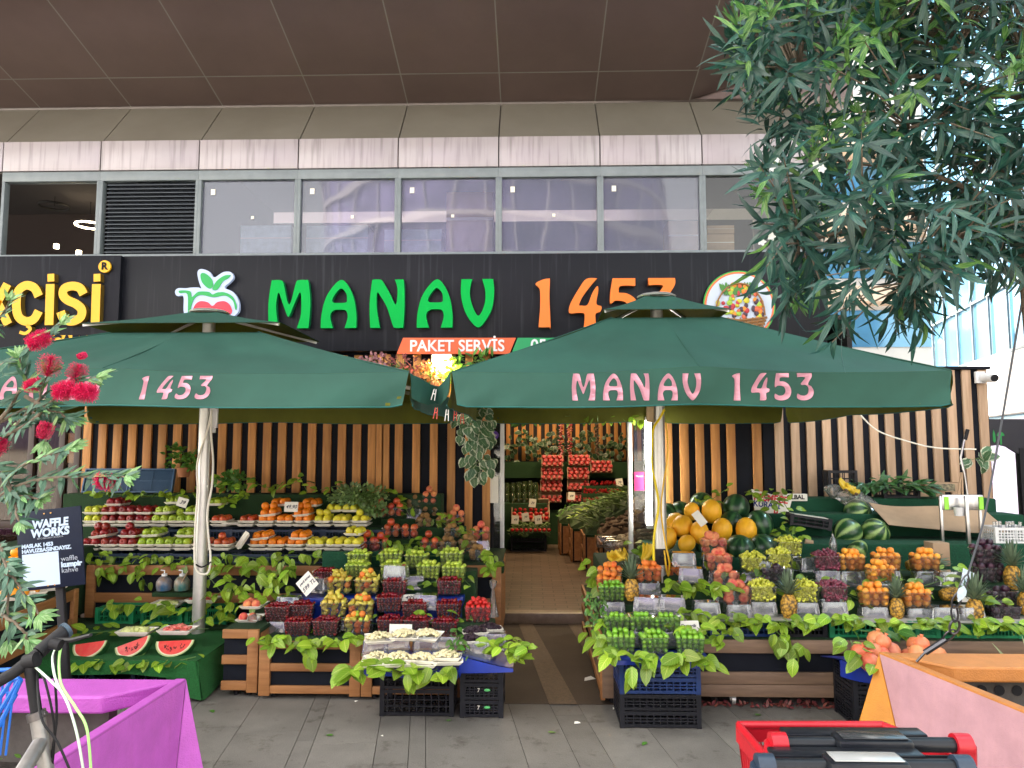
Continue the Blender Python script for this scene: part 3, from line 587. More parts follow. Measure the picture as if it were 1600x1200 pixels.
for i in range(7): q.tube([(-.26+.02*i*.6,-.02,-.12-.03*i),(0,-.03,-.15-.03*i),(.26-.02*i*.6,-.02,-.12-.03*i)],.013,5)
for a in range(9): q.tube([(-.24+.06*a,-.028,-.12),(-.17+.043*a,-.028,-.3)],.008,5)
q.tube([(.24*math.cos(t*PI/12),-.03,-.1+.32*math.sin(t*PI/12)) for t in range(13)],.009,5); q.obj('painted_basket',mat('painted_wicker',(.28,.14,.05),.6),bt)
# yellow lettered cafe sign, far left
cs=thing('cafe_sign','black sign with thick yellow capital letters above the far left cafe','sign',(0,SY-.05,2.65)); O2=Vector((0,SY-.05,2.65)); Y2=SY-.05
e=MB(); e.box(-8.2,XL(186,470,Y2),Y2,FY-.025,2.40,3.63); e.obj('sign_panel',M_sign,cs,loc=-O2,bevel=.004)
M_ye=mat('yellow_letter',(.60,.32,.0),.4,emit=(1,.5,0),estr=.035); M_ys=mat('yellow_letter_side',(.15,.09,.01),.5)
def band(pts,w,name='yellow_letter'):
    P=[Vector((at(x,y,Y2-.06).x,0,at(x,y,Y2-.06).z)) for x,y in pts]; o=[]
    for i in range(len(P)-1):
        for k in range(5):
            t=k/5; a=P[max(i-1,0)];b=P[i];c=P[i+1];d=P[min(i+2,len(P)-1)]; o.append(.5*((2*b)+(c-a)*t+(2*a-5*b+4*c-d)*t*t+(3*b-a-3*c+d)*t**3) if len(P)>2 else b.lerp(c,t))
    o.append(P[-1]); W2=w/FPX*Y2/2; l=[];r=[]
    for i,p in enumerate(o):
        d=(o[min(i+1,len(o)-1)]-o[max(i-1,0)]).normalized(); n=Vector((-d.z,0,d.x))*W2; l.append(p+n); r.append(p-n)
    q=MB(); y0=Y2-.065; y1=Y2-.001; n=len(o); vs=[(p.x,y0,p.z) for p in l]+[(p.x,y0,p.z) for p in r]+[(p.x,y1,p.z) for p in l]+[(p.x,y1,p.z) for p in r]
    q.add(vs,[(i,i+1,n+i+1,n+i) for i in range(n-1)],0); q.add(vs,[(i,2*n+i,2*n+i+1,i+1) for i in range(n-1)]+[(n+i,n+i+1,3*n+i+1,3*n+i) for i in range(n-1)]+[(0,n,3*n,2*n),(n-1,3*n-1,4*n-1,2*n-1)],1)
    q.obj(name,[M_ye,M_ys],cs,loc=-O2,smooth=0)
band([(131,460),(125,450),(113,447),(101,451),(99,461),(106,469),(119,475),(128,484),(126,496),(113,502),(100,498),(95,487)],14); band([(61,463),(54,450),(41,446),(29,455),(26,475),(29,494),(40,502),(53,499),(61,486)],14)
band([(42,509),(48,514),(40,521),(31,519)],5); band([(-16,444),(-16,507)],14); band([(-8,480),(12,444)],14); band([(-4,472),(13,507)],14)
for xx in (79,151): band([(xx,444),(xx-3 if 0 else xx-2,508)],14); band([(xx+1,428),(xx+1,440)],11)
def yl(body,px,pyc,size,sx=.8,bold=.028): return txt(body,size,M_ye,'yellow_letter',cs,at(px,pyc,Y2-.035)-O2,ext=.03,bold=bold,sx=sx,m2=M_ys)
for ch,px in (('K',2),('Ç',41),('İ',80),('S',113),('İ',150)):
    0 and yl(ch,px,{'İ':475}.get(ch,478) if ch!='Ç' else 484,.56,.80 if ch!='İ' else .8)
q=MB(); c=at(165,417,Y2-.02)-O2; q.lathe([(0,-.0),(.062,0),(.062,.02),(0,.02)],24,M=Matrix.Translation(c)@RX); q.obj('trademark_disc',M_ye,cs)
txt('R',.10,K['panel'],'trademark_letter',cs,c+Vector((0,-.024,0)),bold=.004)
e=MB(); e.prism(pxpoly([(60,540),(60,524),(146,524),(149,527),(149,545),(60,545)],Y2-.02),Y2-.03,Y2-.001); e.obj('cafe_strip',M_ye,cs,loc=-O2)
txt('CAFE',.15,K['panel'],'strip_lettering',cs,at(107,533,Y2-.036)-O2,bold=.005)
# ================================================================ BUILDINGS AROUND
M_opw=mat('pale_render',(.62,.58,.52),.8,var=.06,scale=2); M_opg=mat('tinted_glazing',(.16,.14,.24),.12,metal=.6,var=.3,scale=.3)
ob=thing('bounce_building','unseen pale office block across the street, added to bounce sunlight onto the shop','building',(0,-25,0))  # added out of view to throw warm sunlight back on stalls and soffit
e=MB(); e.box(-40,34,-8,0,0,8.4); e.obj('wall',M_opw,ob)
for i in range(2):
    e=MB(); e.box(-39,33,.0,.06,1.6+i*4,4.0+i*4); wnd=e.obj('window_band',M_opg,ob)
    e=MB()
    for k in range(48): e.box(-39+k*1.52,-38.9+k*1.52,.061,.12,1.6+i*4,4.0+i*4)
    e.obj('mullion',M_opw,wnd)
cb_=thing('curved_tower','curved violet banded tower behind the office block across the street','building',(-3,-46,0))
e=MB(); e.lathe([(14,0),(14,26),(0,26)],64); e.obj('wall',mat('violet_glazing',(.26,.22,.42),.25,metal=.2,var=.5,scale=.4),cb_)
e=MB()
for i in range(9): e.lathe([(14.01,2+i*3-.25),(14.25,2+i*3-.25),(14.25,2+i*3+.15),(14.01,2+i*3+.15)],64)
for i in range(44):
    a=2*PI*i/44; e.tube([(14.1*math.cos(a),14.1*math.sin(a),0),(14.1*math.cos(a),14.1*math.sin(a),26)],.07,4)
e.obj('floor_band',mat('pale_band',(.6,.55,.6),.6),cb_)
M_gt=mat('sky_blue_glazing',(.09,.24,.38),.10,metal=.3,var=.25,scale=.25); M_wr=mat('white_render',(.60,.59,.57),.7,var=.04,scale=1); M_bg=mat('beige_cladding',(.62,.48,.36),.6,var=.08,scale=.6)
A=at(1462,600,24); Bp=at(1640,600,16); A.z=Bp.z=0; dr=(Bp-A).normalized(); nn=Vector((-dr.y,dr.x,0)); 
if nn.x>0: nn=-nn
rzw=math.atan2(dr.y,dr.x)
gt=thing('glass_tower','tall pale blue glass building beyond the slatted wall on the right','building',A,rzw)
Lw=22
e=MB(); e.box(0,Lw,.05 if 0 else -.0,10,0,30) if False else e.box(0,Lw,.02,9,0,30); 
sgn=1
# local x runs along the wall; local -y or +y faces the street
face=Vector((math.cos(-rzw)*nn.x-math.sin(-rzw)*nn.y, math.sin(-rzw)*nn.x+math.cos(-rzw)*nn.y,0)).y
fs=1 if face>0 else -1
e=MB(); e.box(0,Lw,min(-.02*fs,-9*fs),max(-.02*fs,-9*fs),0,30); e.obj('wall',M_gt,gt)
e=MB(); x=0
while x<Lw: e.box(x,x+.05,min(0,.05*fs),max(0,.05*fs),4.0,30); x+=1.25
z=4.0
while z<30: e.box(0,Lw,min(0,.05*fs),max(0,.05*fs),z,z+.06); z+=1.6
e.obj('mullion',K['frame'],gt)
e=MB(); e.box(-.3,Lw,min(0,.3*fs),max(0,.3*fs),2.5,3.9); e.obj('sign_band',M_wr,gt)
lt=txt('Walnut',1.15,mat('dark_script',(.03,.03,.04),.5),'script_lettering',gt,(3.2,.34*fs,3.2),rot=(PI/2,0,0 if fs<0 else PI),bold=.01,shear=.25,sx=.8,ext=.03)
e=MB(); e.box(.2,Lw,min(.01*fs,.05*fs),max(.01*fs,.05*fs),.1,2.4); e.obj('shop_window',M_opg,gt)
fb=thing('far_building','white and beige building with deep overhangs far behind the oleander','building',at(1385,600,34)*1)
fb.location.z=0
e=MB(); e.box(-4.0,7,0,10,0,22); e.obj('wall',M_wr,fb)
for z,d in ((8.2,1.2),(11.4,2.2),(15,1.8)):
    e=MB(); e.box(-4.6,7.3,-d,-.01,z,z+.7); e.obj('overhang',M_bg,fb)
    e=MB(); e.box(-3.6,6.8,-.06,-.005,z-1.9,z-.2); wb=e.obj('window_band',M_gt,fb)
e=MB(); e.add([(-3.6,-3,5.4),(1.8,-3,3.9),(1.8,-.01,4.4),(-3.6,-.01,5.9),(-3.6,-3,6.0),(1.8,-3,4.5),(1.8,-.01,5.0),(-3.6,-.01,6.5)],[(0,3,2,1),(4,5,6,7),(0,1,5,4),(1,2,6,5),(2,3,7,6),(3,0,4,7)]); e.obj('canopy',M_bg,fb,smooth=0)
wt=thing('white_block','bright white rendered block between the shop and the glass building','building',at(1330,600,44)); wt.location.z=0
e=MB(); e.box(-9,-.2,0,8,0,30); e.obj('wall',M_wr,wt)
for i in range(7):
    e=MB(); e.box(-8.6,-.5,-.05,-.002,2.4+i*4,4.2+i*4); e.obj('window_band',M_gt,wt)
# dark kiosk canopy at far right
kp=at(1575,700,8.3); kz=kp.z
kk=thing('kiosk','dark market kiosk with a green palm mark at the far right edge','kiosk',(kp.x,8.3,0))
def kx(px,py,Y=8.3): q=at(px,py,Y); return (q.x-kp.x,q.z)
e=MB(); e.prism([kx(1544,655),kx(1700,655),kx(1700,708),kx(1592,710),kx(1583,705),kx(1572,698),kx(1560,695),kx(1545,697),kx(1534,706),kx(1526,704)],-.02,.02); e.box(kx(1544,655)[0],kx(1700,655)[0],.02,1.2,kx(1544,655)[1]-.03,kx(1544,655)[1]); e.obj('canopy',mat('charcoal_canopy',(.03,.03,.038),.6),kk)
e=MB(); e.box(kx(1590,700)[0],kx(1612,700)[0],-.03,.05,0,kz+.0); e.obj('post',K['rubber'],kk,bevel=.003)
e=MB(); e.box(kx(1548,700)[0],kx(1582,700)[0],.5,.54,1.1,2.1); e.obj('mirror_pane',mat('pale_pane',(.35,.42,.42),.2,metal=.3),kk)
e=MB(); pc=kx(1560,682)
e.prism([(pc[0]-.075,pc[1]-.05),(pc[0]-.06,pc[1]-.07),(pc[0]-.045,pc[1]-.05),(pc[0]-.05,pc[1]+.03),(pc[0]-.065,pc[1]+.075),(pc[0]-.075,pc[1]+.02)],-.026,-.021)
e.obj('bottle_mark',mat('kiosk_green',(.03,.35,.08),.5),kk)
e=MB()
e.prism([(pc[0]+.0,pc[1]-.09),(pc[0]+.018,pc[1]-.09),(pc[0]+.02,pc[1]+.01),(pc[0]+.005,pc[1]+.01)],-.026,-.021)
for a in (-1.4,-.7,0,.7,1.4): e.leaf((pc[0]+.012,-.027,pc[1]+.01),(math.sin(a),0,math.cos(a)),(0,-1,0),.075,.022,0,.3,0,False,4)
e.obj('palm_mark',bpy.data.materials['kiosk_green'],kk)
# ================================================================ UMBRELLAS
def umbrella(cx,cy,w,d,label,seq,zt=2.155,zb=1.945,apex=2.90,shear=0,ytop=585,ybot=625,ring=(.40,.40),zr=2.665,vent=(.47,.47),z2=2.715):
    hw,hd=w/2,d/2; t=thing('market_umbrella',label,'umbrella',(cx,cy,0))
    rx,ry=ring
    cnr=[(-hw,-hd),(hw,-hd),(hw,hd),(-hw,hd)]; rr=[(-rx,-ry),(rx,-ry),(rx,ry),(-rx,ry)]
    ez=lambda u:.028*math.exp(-((u-.5)/.14)**2)-.010*abs(math.sin(2*PI*u))
    m=MB()
    for i in range(4):
        a,b=cnr[i],cnr[(i+1)%4]; p,q=rr[i],rr[(i+1)%4]
        def fn(u,v,a=a,b=b,p=p,q=q):
            x0=a[0]+(b[0]-a[0])*u; y0=a[1]+(b[1]-a[1])*u; x1=p[0]+(q[0]-p[0])*u; y1=p[1]+(q[1]-p[1])*u
            return (x0+(x1-x0)*v, y0+(y1-y0)*v, zt+(zr-zt)*v-.030*math.sin(PI*v)*(.4+.6*abs(math.sin(2*PI*u)))+ez(u)*(1-v)+.007*math.sin(u*17+i*2+v*6)*math.sin(PI*v)+.004*math.sin(u*41+i)*math.sin(PI*v)**2)
        m.sheet(fn,48,14,.004,0,1)
    m.obj('canopy',[K['umb'],K['umbin']],t,smooth=25)
    m=MB()
    for i in range(4):
        c_,r_=cnr[i],rr[i]; m.tube([(c_[0]+(r_[0]-c_[0])*k/10,c_[1]+(r_[1]-c_[1])*k/10,zt+(zr-zt)*k/10-.030*math.sin(PI*k/10)*.4+.003) for k in range(11)],.004,5)
        a,b=cnr[i],cnr[(i+1)%4]; p,q_=rr[i],rr[(i+1)%4]; s0=((a[0]+b[0])/2,(a[1]+b[1])/2); s1=((p[0]+q_[0])/2,(p[1]+q_[1])/2)
        m.tube([(s0[0]+(s1[0]-s0[0])*k/10,s0[1]+(s1[1]-s0[1])*k/10,zt+(zr-zt)*k/10-.030*math.sin(PI*k/10)*.4+.028*(1-k/10)+.001) for k in range(11)],.003,5)
    m.obj('seam',K['umb'],t)
    vx,vy=vent; m=MB(); cn=[(-vx,-vy),(vx,-vy),(vx,vy),(-vx,vy)]; c3=[(-.1,-.1),(.1,-.1),(.1,.1),(-.1,.1)]
    for i in range(4):
        a,b=cn[i],cn[(i+1)%4]; p,q=c3[i],c3[(i+1)%4]
        m.sheet(lambda u,v,a=a,b=b,p=p,q=q:((a[0]+(b[0]-a[0])*u)*(1-v)+(p[0]+(q[0]-p[0])*u)*v,(a[1]+(b[1]-a[1])*u)*(1-v)+(p[1]+(q[1]-p[1])*u)*v,z2+(apex-.01-z2)*v-.012*math.sin(PI*v)),10,6,.004,0,1)
    m.obj('vent_canopy',[K['umb'],K['umbin']],t,smooth=25)
    m=MB(); m.lathe([(0,apex-.005),(.15,apex-.005),(.155,apex+.005),(.13,apex+.018),(0,apex+.03)],24); m.obj('top_cap',K['alu'],t)
    for i in range(4):
        a,b=Vector((*cnr[i],0)),Vector((*cnr[(i+1)%4],0)); L=(b-a).length; dd=(b-a)/L; out=Vector((dd.y,-dd.x,0)); ph=i*1.7
        def vf(u,v,a=a,dd=dd,L=L,out=out,ph=ph):       # v=0 top, v=1 hem
            s=u*L; e=min(s,L-s); cut=.02+.012*math.cos(PI*min(1,e/.05)); drop=(zt-zb)
            k=1-.30*max(0,1-e/.045)**2 *0 
            x=.035+ (L-.07)*u
            c=max(0,1-min(x,L-x)/.10)
            vv=v*(1-.22*c**3)
            wv=(.016*math.sin(s*2.3+ph+v*1.2)+.008*math.sin(s*5.7+ph*2+v*2)+.004*math.sin(s*13+ph+v*3)+.012*max(0,1-e/.5)*math.sin(s*22+v*7))*v
            return a+dd*(x*v+ s*(1-v)) +out*(.004+.012*v+wv)+Vector((0,0,zt-.001+ez(u)*(1-.5*v)-drop*vv))
        m=MB(); m.sheet(lambda u,v:vf(1-u,v),60,6,.0035,0,1)
        val=m.obj('valance',[K['umb'],K['umbin']],t,smooth=50)
        m=MB(); m.tube([vf(k/50,1) for k in range(51)],.0045,5); m.obj('hem',K['umbhem'],val)
        if i==0 and seq:
            O=Vector((cx,cy,0)); lo=letters(seq,ytop,ybot,cy-hd-.03,K['pink'],t,O,'lettering',.0005,shear)
            a0=a; me=lo.data; off=lo.location
            bm=bmesh.new(); bm.from_mesh(me)
            bmesh.ops.subdivide_edges(bm,edges=[e for e in bm.edges if e.calc_length()>.03],cuts=3); bm.to_mesh(me); bm.free()
            for v in me.vertices:       # drape the print on the cloth
                X=v.co.x+off.x; Z=v.co.y+off.z; uu=min(max((X+hw)/L,0),1); vv=min(max((zt-Z)/(zt-zb),0),1)
                p=vf(uu,vv); v.co.z=-(p.y-.0025-off.y)
            lo.parent=val
    # frame
    m=MB(); m.tube([(0,0,0.06),(0,0,apex-.02)],.049,20); m.lathe([(.0,zr-.1),(.085,zr-.1),(.085,zr),(0,zr)],16); m.obj('pole',K['alu'],t)
    m=MB(); m.lathe([(0,0),(.28,0),(.28,.05),(.07,.06),(.06,.16),(0,.16)],24); m.obj('base',K['rubber'],t)
    for p in cnr+[(0,-hd),(hw,0),(0,hd),(-hw,0)]:
        m=MB(); m.beam((p[0]*.05,p[1]*.05,zr-.05),(p[0]*.985,p[1]*.985,zt-.025),.018,.03); rb=m.obj('rib',K['alu'],t)
        m=MB(); m.beam((p[0]*.04,p[1]*.04,2.15),(p[0]*.48,p[1]*.48,2.36),.014,.022); m.obj('strut',K['alu'],rb)
    m=MB(); m.lathe([(0,2.10),(.075,2.10),(.075,2.2),(0,2.2)],16); m.obj('runner',K['rubber'],t)
    for p in cn: m=MB(); m.beam((p[0]*.2,p[1]*.2,apex-.05),(p[0]*.97,p[1]*.97,z2-.012),.012,.02); m.obj('vent_rib',K['alu'],t)
    return t
U1=umbrella(1.0,5.85,2.95,2.9,'dark green square market umbrella right of the door with full pink name on its valance',[('M',892),('A',941),('N',984),('A',1027),('V',1067),('1',1146),('4',1175),('5',1212),('3',1247)],ytop=584,ybot=626)
U2=umbrella(-2.605,5.85,3.74,2.9,'wider dark green market umbrella left of the door, its pink name partly behind the bottlebrush',[('M',-50),('A',-6),('N',40),('A',84),('V',123),('1',213),('4',240),('5',272),('3',303)],shear=.16,ytop=586,ybot=623,apex=2.79,ring=(.56,.42),zr=2.565,vent=(.76,.50),z2=2.625)
# crank plate and bracket of the poles
m=MB(); m.box(.055,.115,-.05,-.03,1.86,2.05); m.box(.07,.1,-.052,-.028,1.82,1.86); m.obj('bracket',K['white'],U2,bevel=.003)
m=MB(); m.box(-.10,-.045,-.06,-.02,1.9,2.04); m.obj('bracket',mat('tan_plastic',(.45,.33,.18),.6),U1,bevel=.003)
p0=at(1033,868,5.8); m=MB(); m.box(-.05,.05,-.075,-.045,p0.z-.07,p0.z+.05); m.tube([(0,-.07,p0.z),(0,-.095,p0.z)],.018,12); m.obj('crank_box',K['rubber'],U1,bevel=.004)
# joined flaps where the two umbrellas are pegged together
def flap(pts_top,pts_bot,name,parent,label=None):
    n=len(pts_top)-1
    def fn(u,v):
        f=u*n;i=min(int(f),n-1);t=f-i; a=Vector(pts_top[i]).lerp(Vector(pts_top[i+1]),t); b=Vector(pts_bot[i]).lerp(Vector(pts_bot[i+1]),t); p=a.lerp(b,v); p.y+=.012*math.sin(u*9)*v; return p
    m=MB(); m.sheet(lambda u,v:fn(1-u,v),12,6,.0035,0,1); o=m.obj(name,[K['umb'],K['umbin']],None,smooth=60)
    return o
f=flap([at(641,584,4.42),at(655,590,4.5),at(672,600,4.62),at(683,606,4.7)],[at(643,622,4.42),at(656,629,4.5),at(668,633,4.62),at(681,630,4.7)],'joining_flap',None); f.parent=U2; f.location=-U2.location
f=flap([at(683,606,4.7),at(690,600,4.6),at(698,590,4.5),at(704,580,4.42)],[at(681,630,4.7),at(688,633,4.6),at(696,624,4.5),at(701,612,4.42)],'joining_flap',None); f.parent=U1; f.location=-U1.location
M_peg=[mat('red_peg',(.55,.06,.04),.5),mat('white_peg',(.7,.7,.65),.5)]
for n,(px,py,mi,lb) in enumerate(((682,637,0,'leftmost red'),(699,640,1,'single pale'),(712,641,0,'middle red'),(722,646,0,'rightmost red'),(680,608,1,'topmost pale'))):
    m=MB(); m.beam((-.006,0,0),(-.011,0,.07),.005,.008); m.beam((.006,0,0),(.011,0,.07),.005,.008); m.tube([(-.009,0,.03),(.009,0,.03)],.004,6)
    o=m.obj('clothes_peg',M_peg[mi],loc=at(px,py,4.55 if px<700 else 4.9),rot=(0,PI+jit(.3),0)); tag(o,'%s clothes peg where the umbrella cloths are joined'%lb,'clothes peg',)
# ================================================================ CABLES
def cable(name,pts,r,m,label,cat='cable',n=6,sub=6):
    P=[Vector(p) for p in pts]; out=[]
    for i in range(len(P)-1):
        a=P[max(i-1,0)];b=P[i];c=P[i+1];d=P[min(i+2,len(P)-1)]
        for k in range(sub):
            t=k/sub; out.append(.5*((2*b)+(c-a)*t+(2*a-5*b+4*c-d)*t*t+(3*b-a-3*c+d)*t**3))
    out.append(P[-1]); q=MB(); q.tube(out,r,n); o=q.obj(name,m); 
    if label: tag(o,label,cat)
    return o
cable('electric_cable',[at(x,y,5.78) for x,y in ((331,640),(325,670),(313,705),(308,730),(309,770),(306,810),(304,860),(306,888),(316,897),(326,893),(329,870),(326,840),(324,800),(331,760),(333,720),(330,680),(330,650))],.008,K['foam'],'thick white cable looped around the left umbrella pole')
cable('electric_cable',[at(x,y,5.75) for x,y in ((1038,640),(1030,655),(1021,670),(1019,700),(1019,730),(1025,760),(1029,790),(1023,830),(1021,860),(1023,895))],.010,mat('yellow_cable',(.80,.62,.0),.4),'bright yellow cable running down the front of the right umbrella pole')
cable('electric_cable',[at(x,y,5.76) for x,y in ((1040,660),(1043,690),(1042,720),(1036,760),(1033,800),(1040,850),(1046,880),(1044,900),(1040,880),(1038,860))],.007,mat('amber_cable',(.75,.45,.02),.4),'thin amber cable curling behind the bright yellow one on the right pole')
cable('sagging_cord',[at(x,y,Y) for x,y,Y in ((1338,641,7.1),(1370,672,7.0),(1420,690,6.9),(1465,700,6.8),(1525,702,6.8))],.007,K['foam'],'pale cord sagging from the right umbrella towards the kiosk','cord')
m=MB(); m.tube([(0,0,0),(.012,0,0)],.052,20); 
cable('tie_strap',[at(x,y,5.77) for x,y in ((306,882),(316,886),(330,878))],.006,K['rubber'],'black strap tied round the foot of the left umbrella pole','strap')
# lit lamp and the artificial flowers under the sign
lp=at(690,563,7.0); lt=thing('flood_lamp','lit rectangular lamp glowing among flowers under the sign','lamp',lp)
m=MB(); m.box(-.085,.085,-.01,.0,-.05,.05); m.obj('lamp_face',mat('lit_warm_lamp',(1,.9,.6),emit=(1,.86,.45),estr=3),lt)
m=MB(); m.box(-.095,.095,.001,.05,-.06,.06); m.box(-.01,.01,.05,.3,.0,.02); m.obj('lamp_housing',K['white'],lt,bevel=.003)
pl=bpy.data.lights.new('lamp_light','AREA'); pl.size=.16; pl.energy=7; pl.color=(1,.8,.45); po=bpy.data.objects.new('lamp_light',pl); COL.objects.link(po); po.parent=lt; po.location=(0,-.03,-.02); po.rotation_euler=(R(55),0,0)
def foliage(label,cat,name,c,size,n,lm,L,Wd,heart=True,seed=1,down=.3,extra=None,kindless=True):
    rs=random.Random(seed); q=MB()
    for i in range(n):
        while 1:
            p=Vector((rs.uniform(-1,1),rs.uniform(-1,1),rs.uniform(-1,1)))
            if p.length<1: break
        o=Vector((p.x*size[0],p.y*size[1],p.z*size[2])); d=Vector((p.x*.7+rs.uniform(-.6,.6),p.y*.5-.3+rs.uniform(-.5,.5),p.z*.6+rs.uniform(-.5,.6)-down)); nv=Vector((rs.uniform(-.4,.4),-.9,rs.uniform(0,.9)))
        s=rs.uniform(.7,1.2); q.leaf(o,d,nv,L*s,Wd*s,0,rs.uniform(.1,.5),.2,heart,4)
        if i%3==0: q.tube([(0,0,0),o*.6,o],.0025,3,1,cap=False)
    ms=[lm,K['stem']]
    o=q.obj(name,ms,loc=c); tag(o,label,cat); return o
K['redleaf']=leafmat('red_leaf',(.20,.045,.04),(.35,.12,.10)); K['orleaf']=leafmat('orange_leaf',(.42,.16,.04),(.6,.3,.1)); K['pinkfl']=leafmat('dusty_pink_petal',(.42,.18,.20),(.5,.3,.3))
foliage('dusty pink artificial flowers hanging under the left part of the sign','artificial flower','artificial_flowers',at(583,565,7.05),(.14,.06,.07),90,K['pinkfl'],.045,.03,True,11)
foliage('dark red artificial leaves hanging between pink flowers and lit lamp','artificial plant','artificial_plant',at(630,578,7.08),(.24,.08,.13),170,K['redleaf'],.06,.02,False,12)
foliage('orange artificial maple leaves lit by the lamp under the sign','artificial plant','artificial_plant',at(672,592,6.95),(.13,.08,.17),200,K['orleaf'],.05,.025,False,13)
foliage('yellow-green artificial leaves right beside the lit lamp','artificial plant','artificial_plant',at(700,578,7.0),(.09,.08,.10),70,K['leaf'],.07,.04,True,14)
foliage('dark green trailing leaves hanging right of the lit lamp','artificial plant','artificial_plant',at(745,570,7.1),(.26,.08,.10),90,K['leafd'],.10,.03,False,15)
q=foliage('white edged ivy hanging down left of the shop door','ivy','hanging_ivy',at(742,668,6.75),(.17,.05,.22),60,K['ivy'],.10,.085,True,16,.9)
q=foliage('white edged ivy strand trailing lowest beside the white door jamb','ivy','hanging_ivy',at(752,715,6.72),(.16,.04,.20),36,K['ivy'],.10,.08,True,17,.9)
foliage('small sprig of pale edged leaves near the right end of the slatted wall','sprig','leaf_sprig',at(1527,716,6.9),(.09,.03,.05),9,K['ivy'],.13,.085,True,18,.1)
# security camera
sc=thing('security_camera','white security camera on the top right corner of the slatted wall','camera',at(1532,590,7.32))
m=MB(); m.box(-.05,.045,-.01,.02,-.055,.06); m.obj('mount_plate',K['white'],sc,bevel=.003)
m=MB(); m.tube([(.02,-.01,.0),(.035,-.07,-.01),(.035,-.16,-.02)],[.045,.042,.04],14); m.obj('camera_body',K['white'],sc)
m=MB(); m.tube([(.035,-.161,-.02),(.035,-.17,-.022)],.036,14); m.obj('lens',K['rubber'],sc)
# ================================================================ STALL FURNITURE
UP=Vector((0,0,1))
def slatbox(label,P1,P2,z0,z1,depth,wood,posts=(0,1),rails=3,turf='turfd',rh=None,name='slatted_stand',pw=.075,railz=None):
    """A wooden display stand: its slatted face runs P1 -> P2 on plan, the body lies behind it."""
    P1=Vector((P1[0],P1[1],0));P2=Vector((P2[0],P2[1],0)); d=(P2-P1); L=d.length; d.normalize(); nb=Vector((-d.y,d.x,0)); rz=math.atan2(d.y,d.x)
    t=thing(name,label,'display stand',P1,rz)
    H=z1-z0; g=H*.16; rh=rh or (H-(rails-1)*g*1.35)/rails*.78; pitch=(H-rh)/(rails-1)
    m=MB()
    for ra,rb in (railz or [(z0+k*pitch,z0+k*pitch+rh) for k in range(rails)]): m.box(pw+.001 if 0 in posts else 0,L-(pw+.001 if 1 in posts else 0),.004,.026,ra,rb)
    m.obj('rail',wood,t,bevel=.003)
    for p in posts:
        m=MB(); x=0 if p==0 else L-pw if p==1 else p*L; m.box(x,x+pw,0,.03,z0-.015,z1); m.obj('post',wood,t,bevel=.003)
    m=MB(); m.box(.003,L-.003,.034,.05,z0,z1-.01); m.obj('backing_panel',K['panel'],t)
    m=MB(); m.box(0.002,L-.002,.03 if 0 else .031,depth,z1-.03,z1-.001); m.obj('turf_top',K[turf],t)
    m=MB(); m.box(.004,.03,.052,depth-.01,z0,z1-.035); m.box(L-.03,L-.004,.052,depth-.01,z0,z1-.035); m.obj('side_board',wood,t)
    for p in (0,1):
        m=MB(); x=.08 if p==0 else L-.08; m.lathe([(.0,0),(.018,0),(.018,z0),(0,z0)],10,M=Matrix.Translation((x,.08,0))); m.obj('foot',K['rubber'],t)
    return t
def crate_mb(w,d,h,solid=False,nx=8,nz=3,rim=.022,cut=True):
    m=MB(); t=.006
    for (x0,x1,y0,y1) in ((-w/2,w/2,-d/2,-d/2+t),(-w/2,w/2,d/2-t,d/2),(-w/2,-w/2+t,-d/2+t+.0005,d/2-t-.0005),(w/2-t,w/2,-d/2+t+.0005,d/2-t-.0005)):
        m.box(x0,x1,y0,y1,h-rim,h); m.box(x0,x1,y0,y1,0,rim*.8)
        hz=(x1-x0)>(y1-y0); n=nx if hz else max(3,int(nx*d/w)); a,b=(x0,x1) if hz else (y0,y1)
        for k in range(n+1):
            c=a+(b-a)*k/n; ww=.007 if 0<k<n else .02
            lo,hi=max(a,c-ww/2),min(b,c+ww/2)
            if hz: m.box(lo,hi,y0+.001,y1-.001,rim*.8,h-rim)
            else: m.box(x0+.001,x1-.001,lo,hi,rim*.8,h-rim)
        for k in range(1,nz):
            z=rim*.8+(h-rim*1.8)*k/nz; dz=.004
            if hz: m.box(x0+.02,x1-.02,y0+.0015,y1-.0015,z-dz,z+dz)
            else: m.box(x0+.0015,x1-.0015,y0+.02,y1-.02,z-dz,z+dz)
    for sx in (-1,1):
        for sy in (-1,1):
            cx,cy=sx*(w/2-.012),sy*(d/2-.012); m.box(cx-.0145,cx+.0145,cy-.0145,cy+.0145,-.006,h+.004)
    for k in range(1,10): x=-w/2+w*k/10; m.box(x-.003,x+.003,-d/2+t,d/2-t,.004,.010)
    for k in range(1,7): y=-d/2+d*k/7; m.box(-w/2+t,w/2-t,y-.003,y+.003,.0035,.0105)
    return m
CR={}
def crate(label,c,rz,w,d,h,m,group=None,nx=8,nz=3,name='plastic_crate'):
    k=(round(w,2),round(d,2),round(h,2),m,nx,nz)
    if k not in CR: CR[k]=crate_mb(w,d,h,nx=nx,nz=nz).mesh('plastic_crate',K[m],smooth=0)
    o=mobj(name,CR[k],None,c,(0,0,rz)); return tag(o,label,'crate',group)
def turfblock(label,x0,x1,y0,y1,z0,z1,m='turfd',name='turf_step',cat='display step'):
    q=MB(); nx=max(4,int((x1-x0)/.12))
    q.box(x0,x1,y0,y1,z0,z1,0); o=q.obj(name,K[m],loc=(0,0,0),bevel=.012); return tag(o,label,cat)
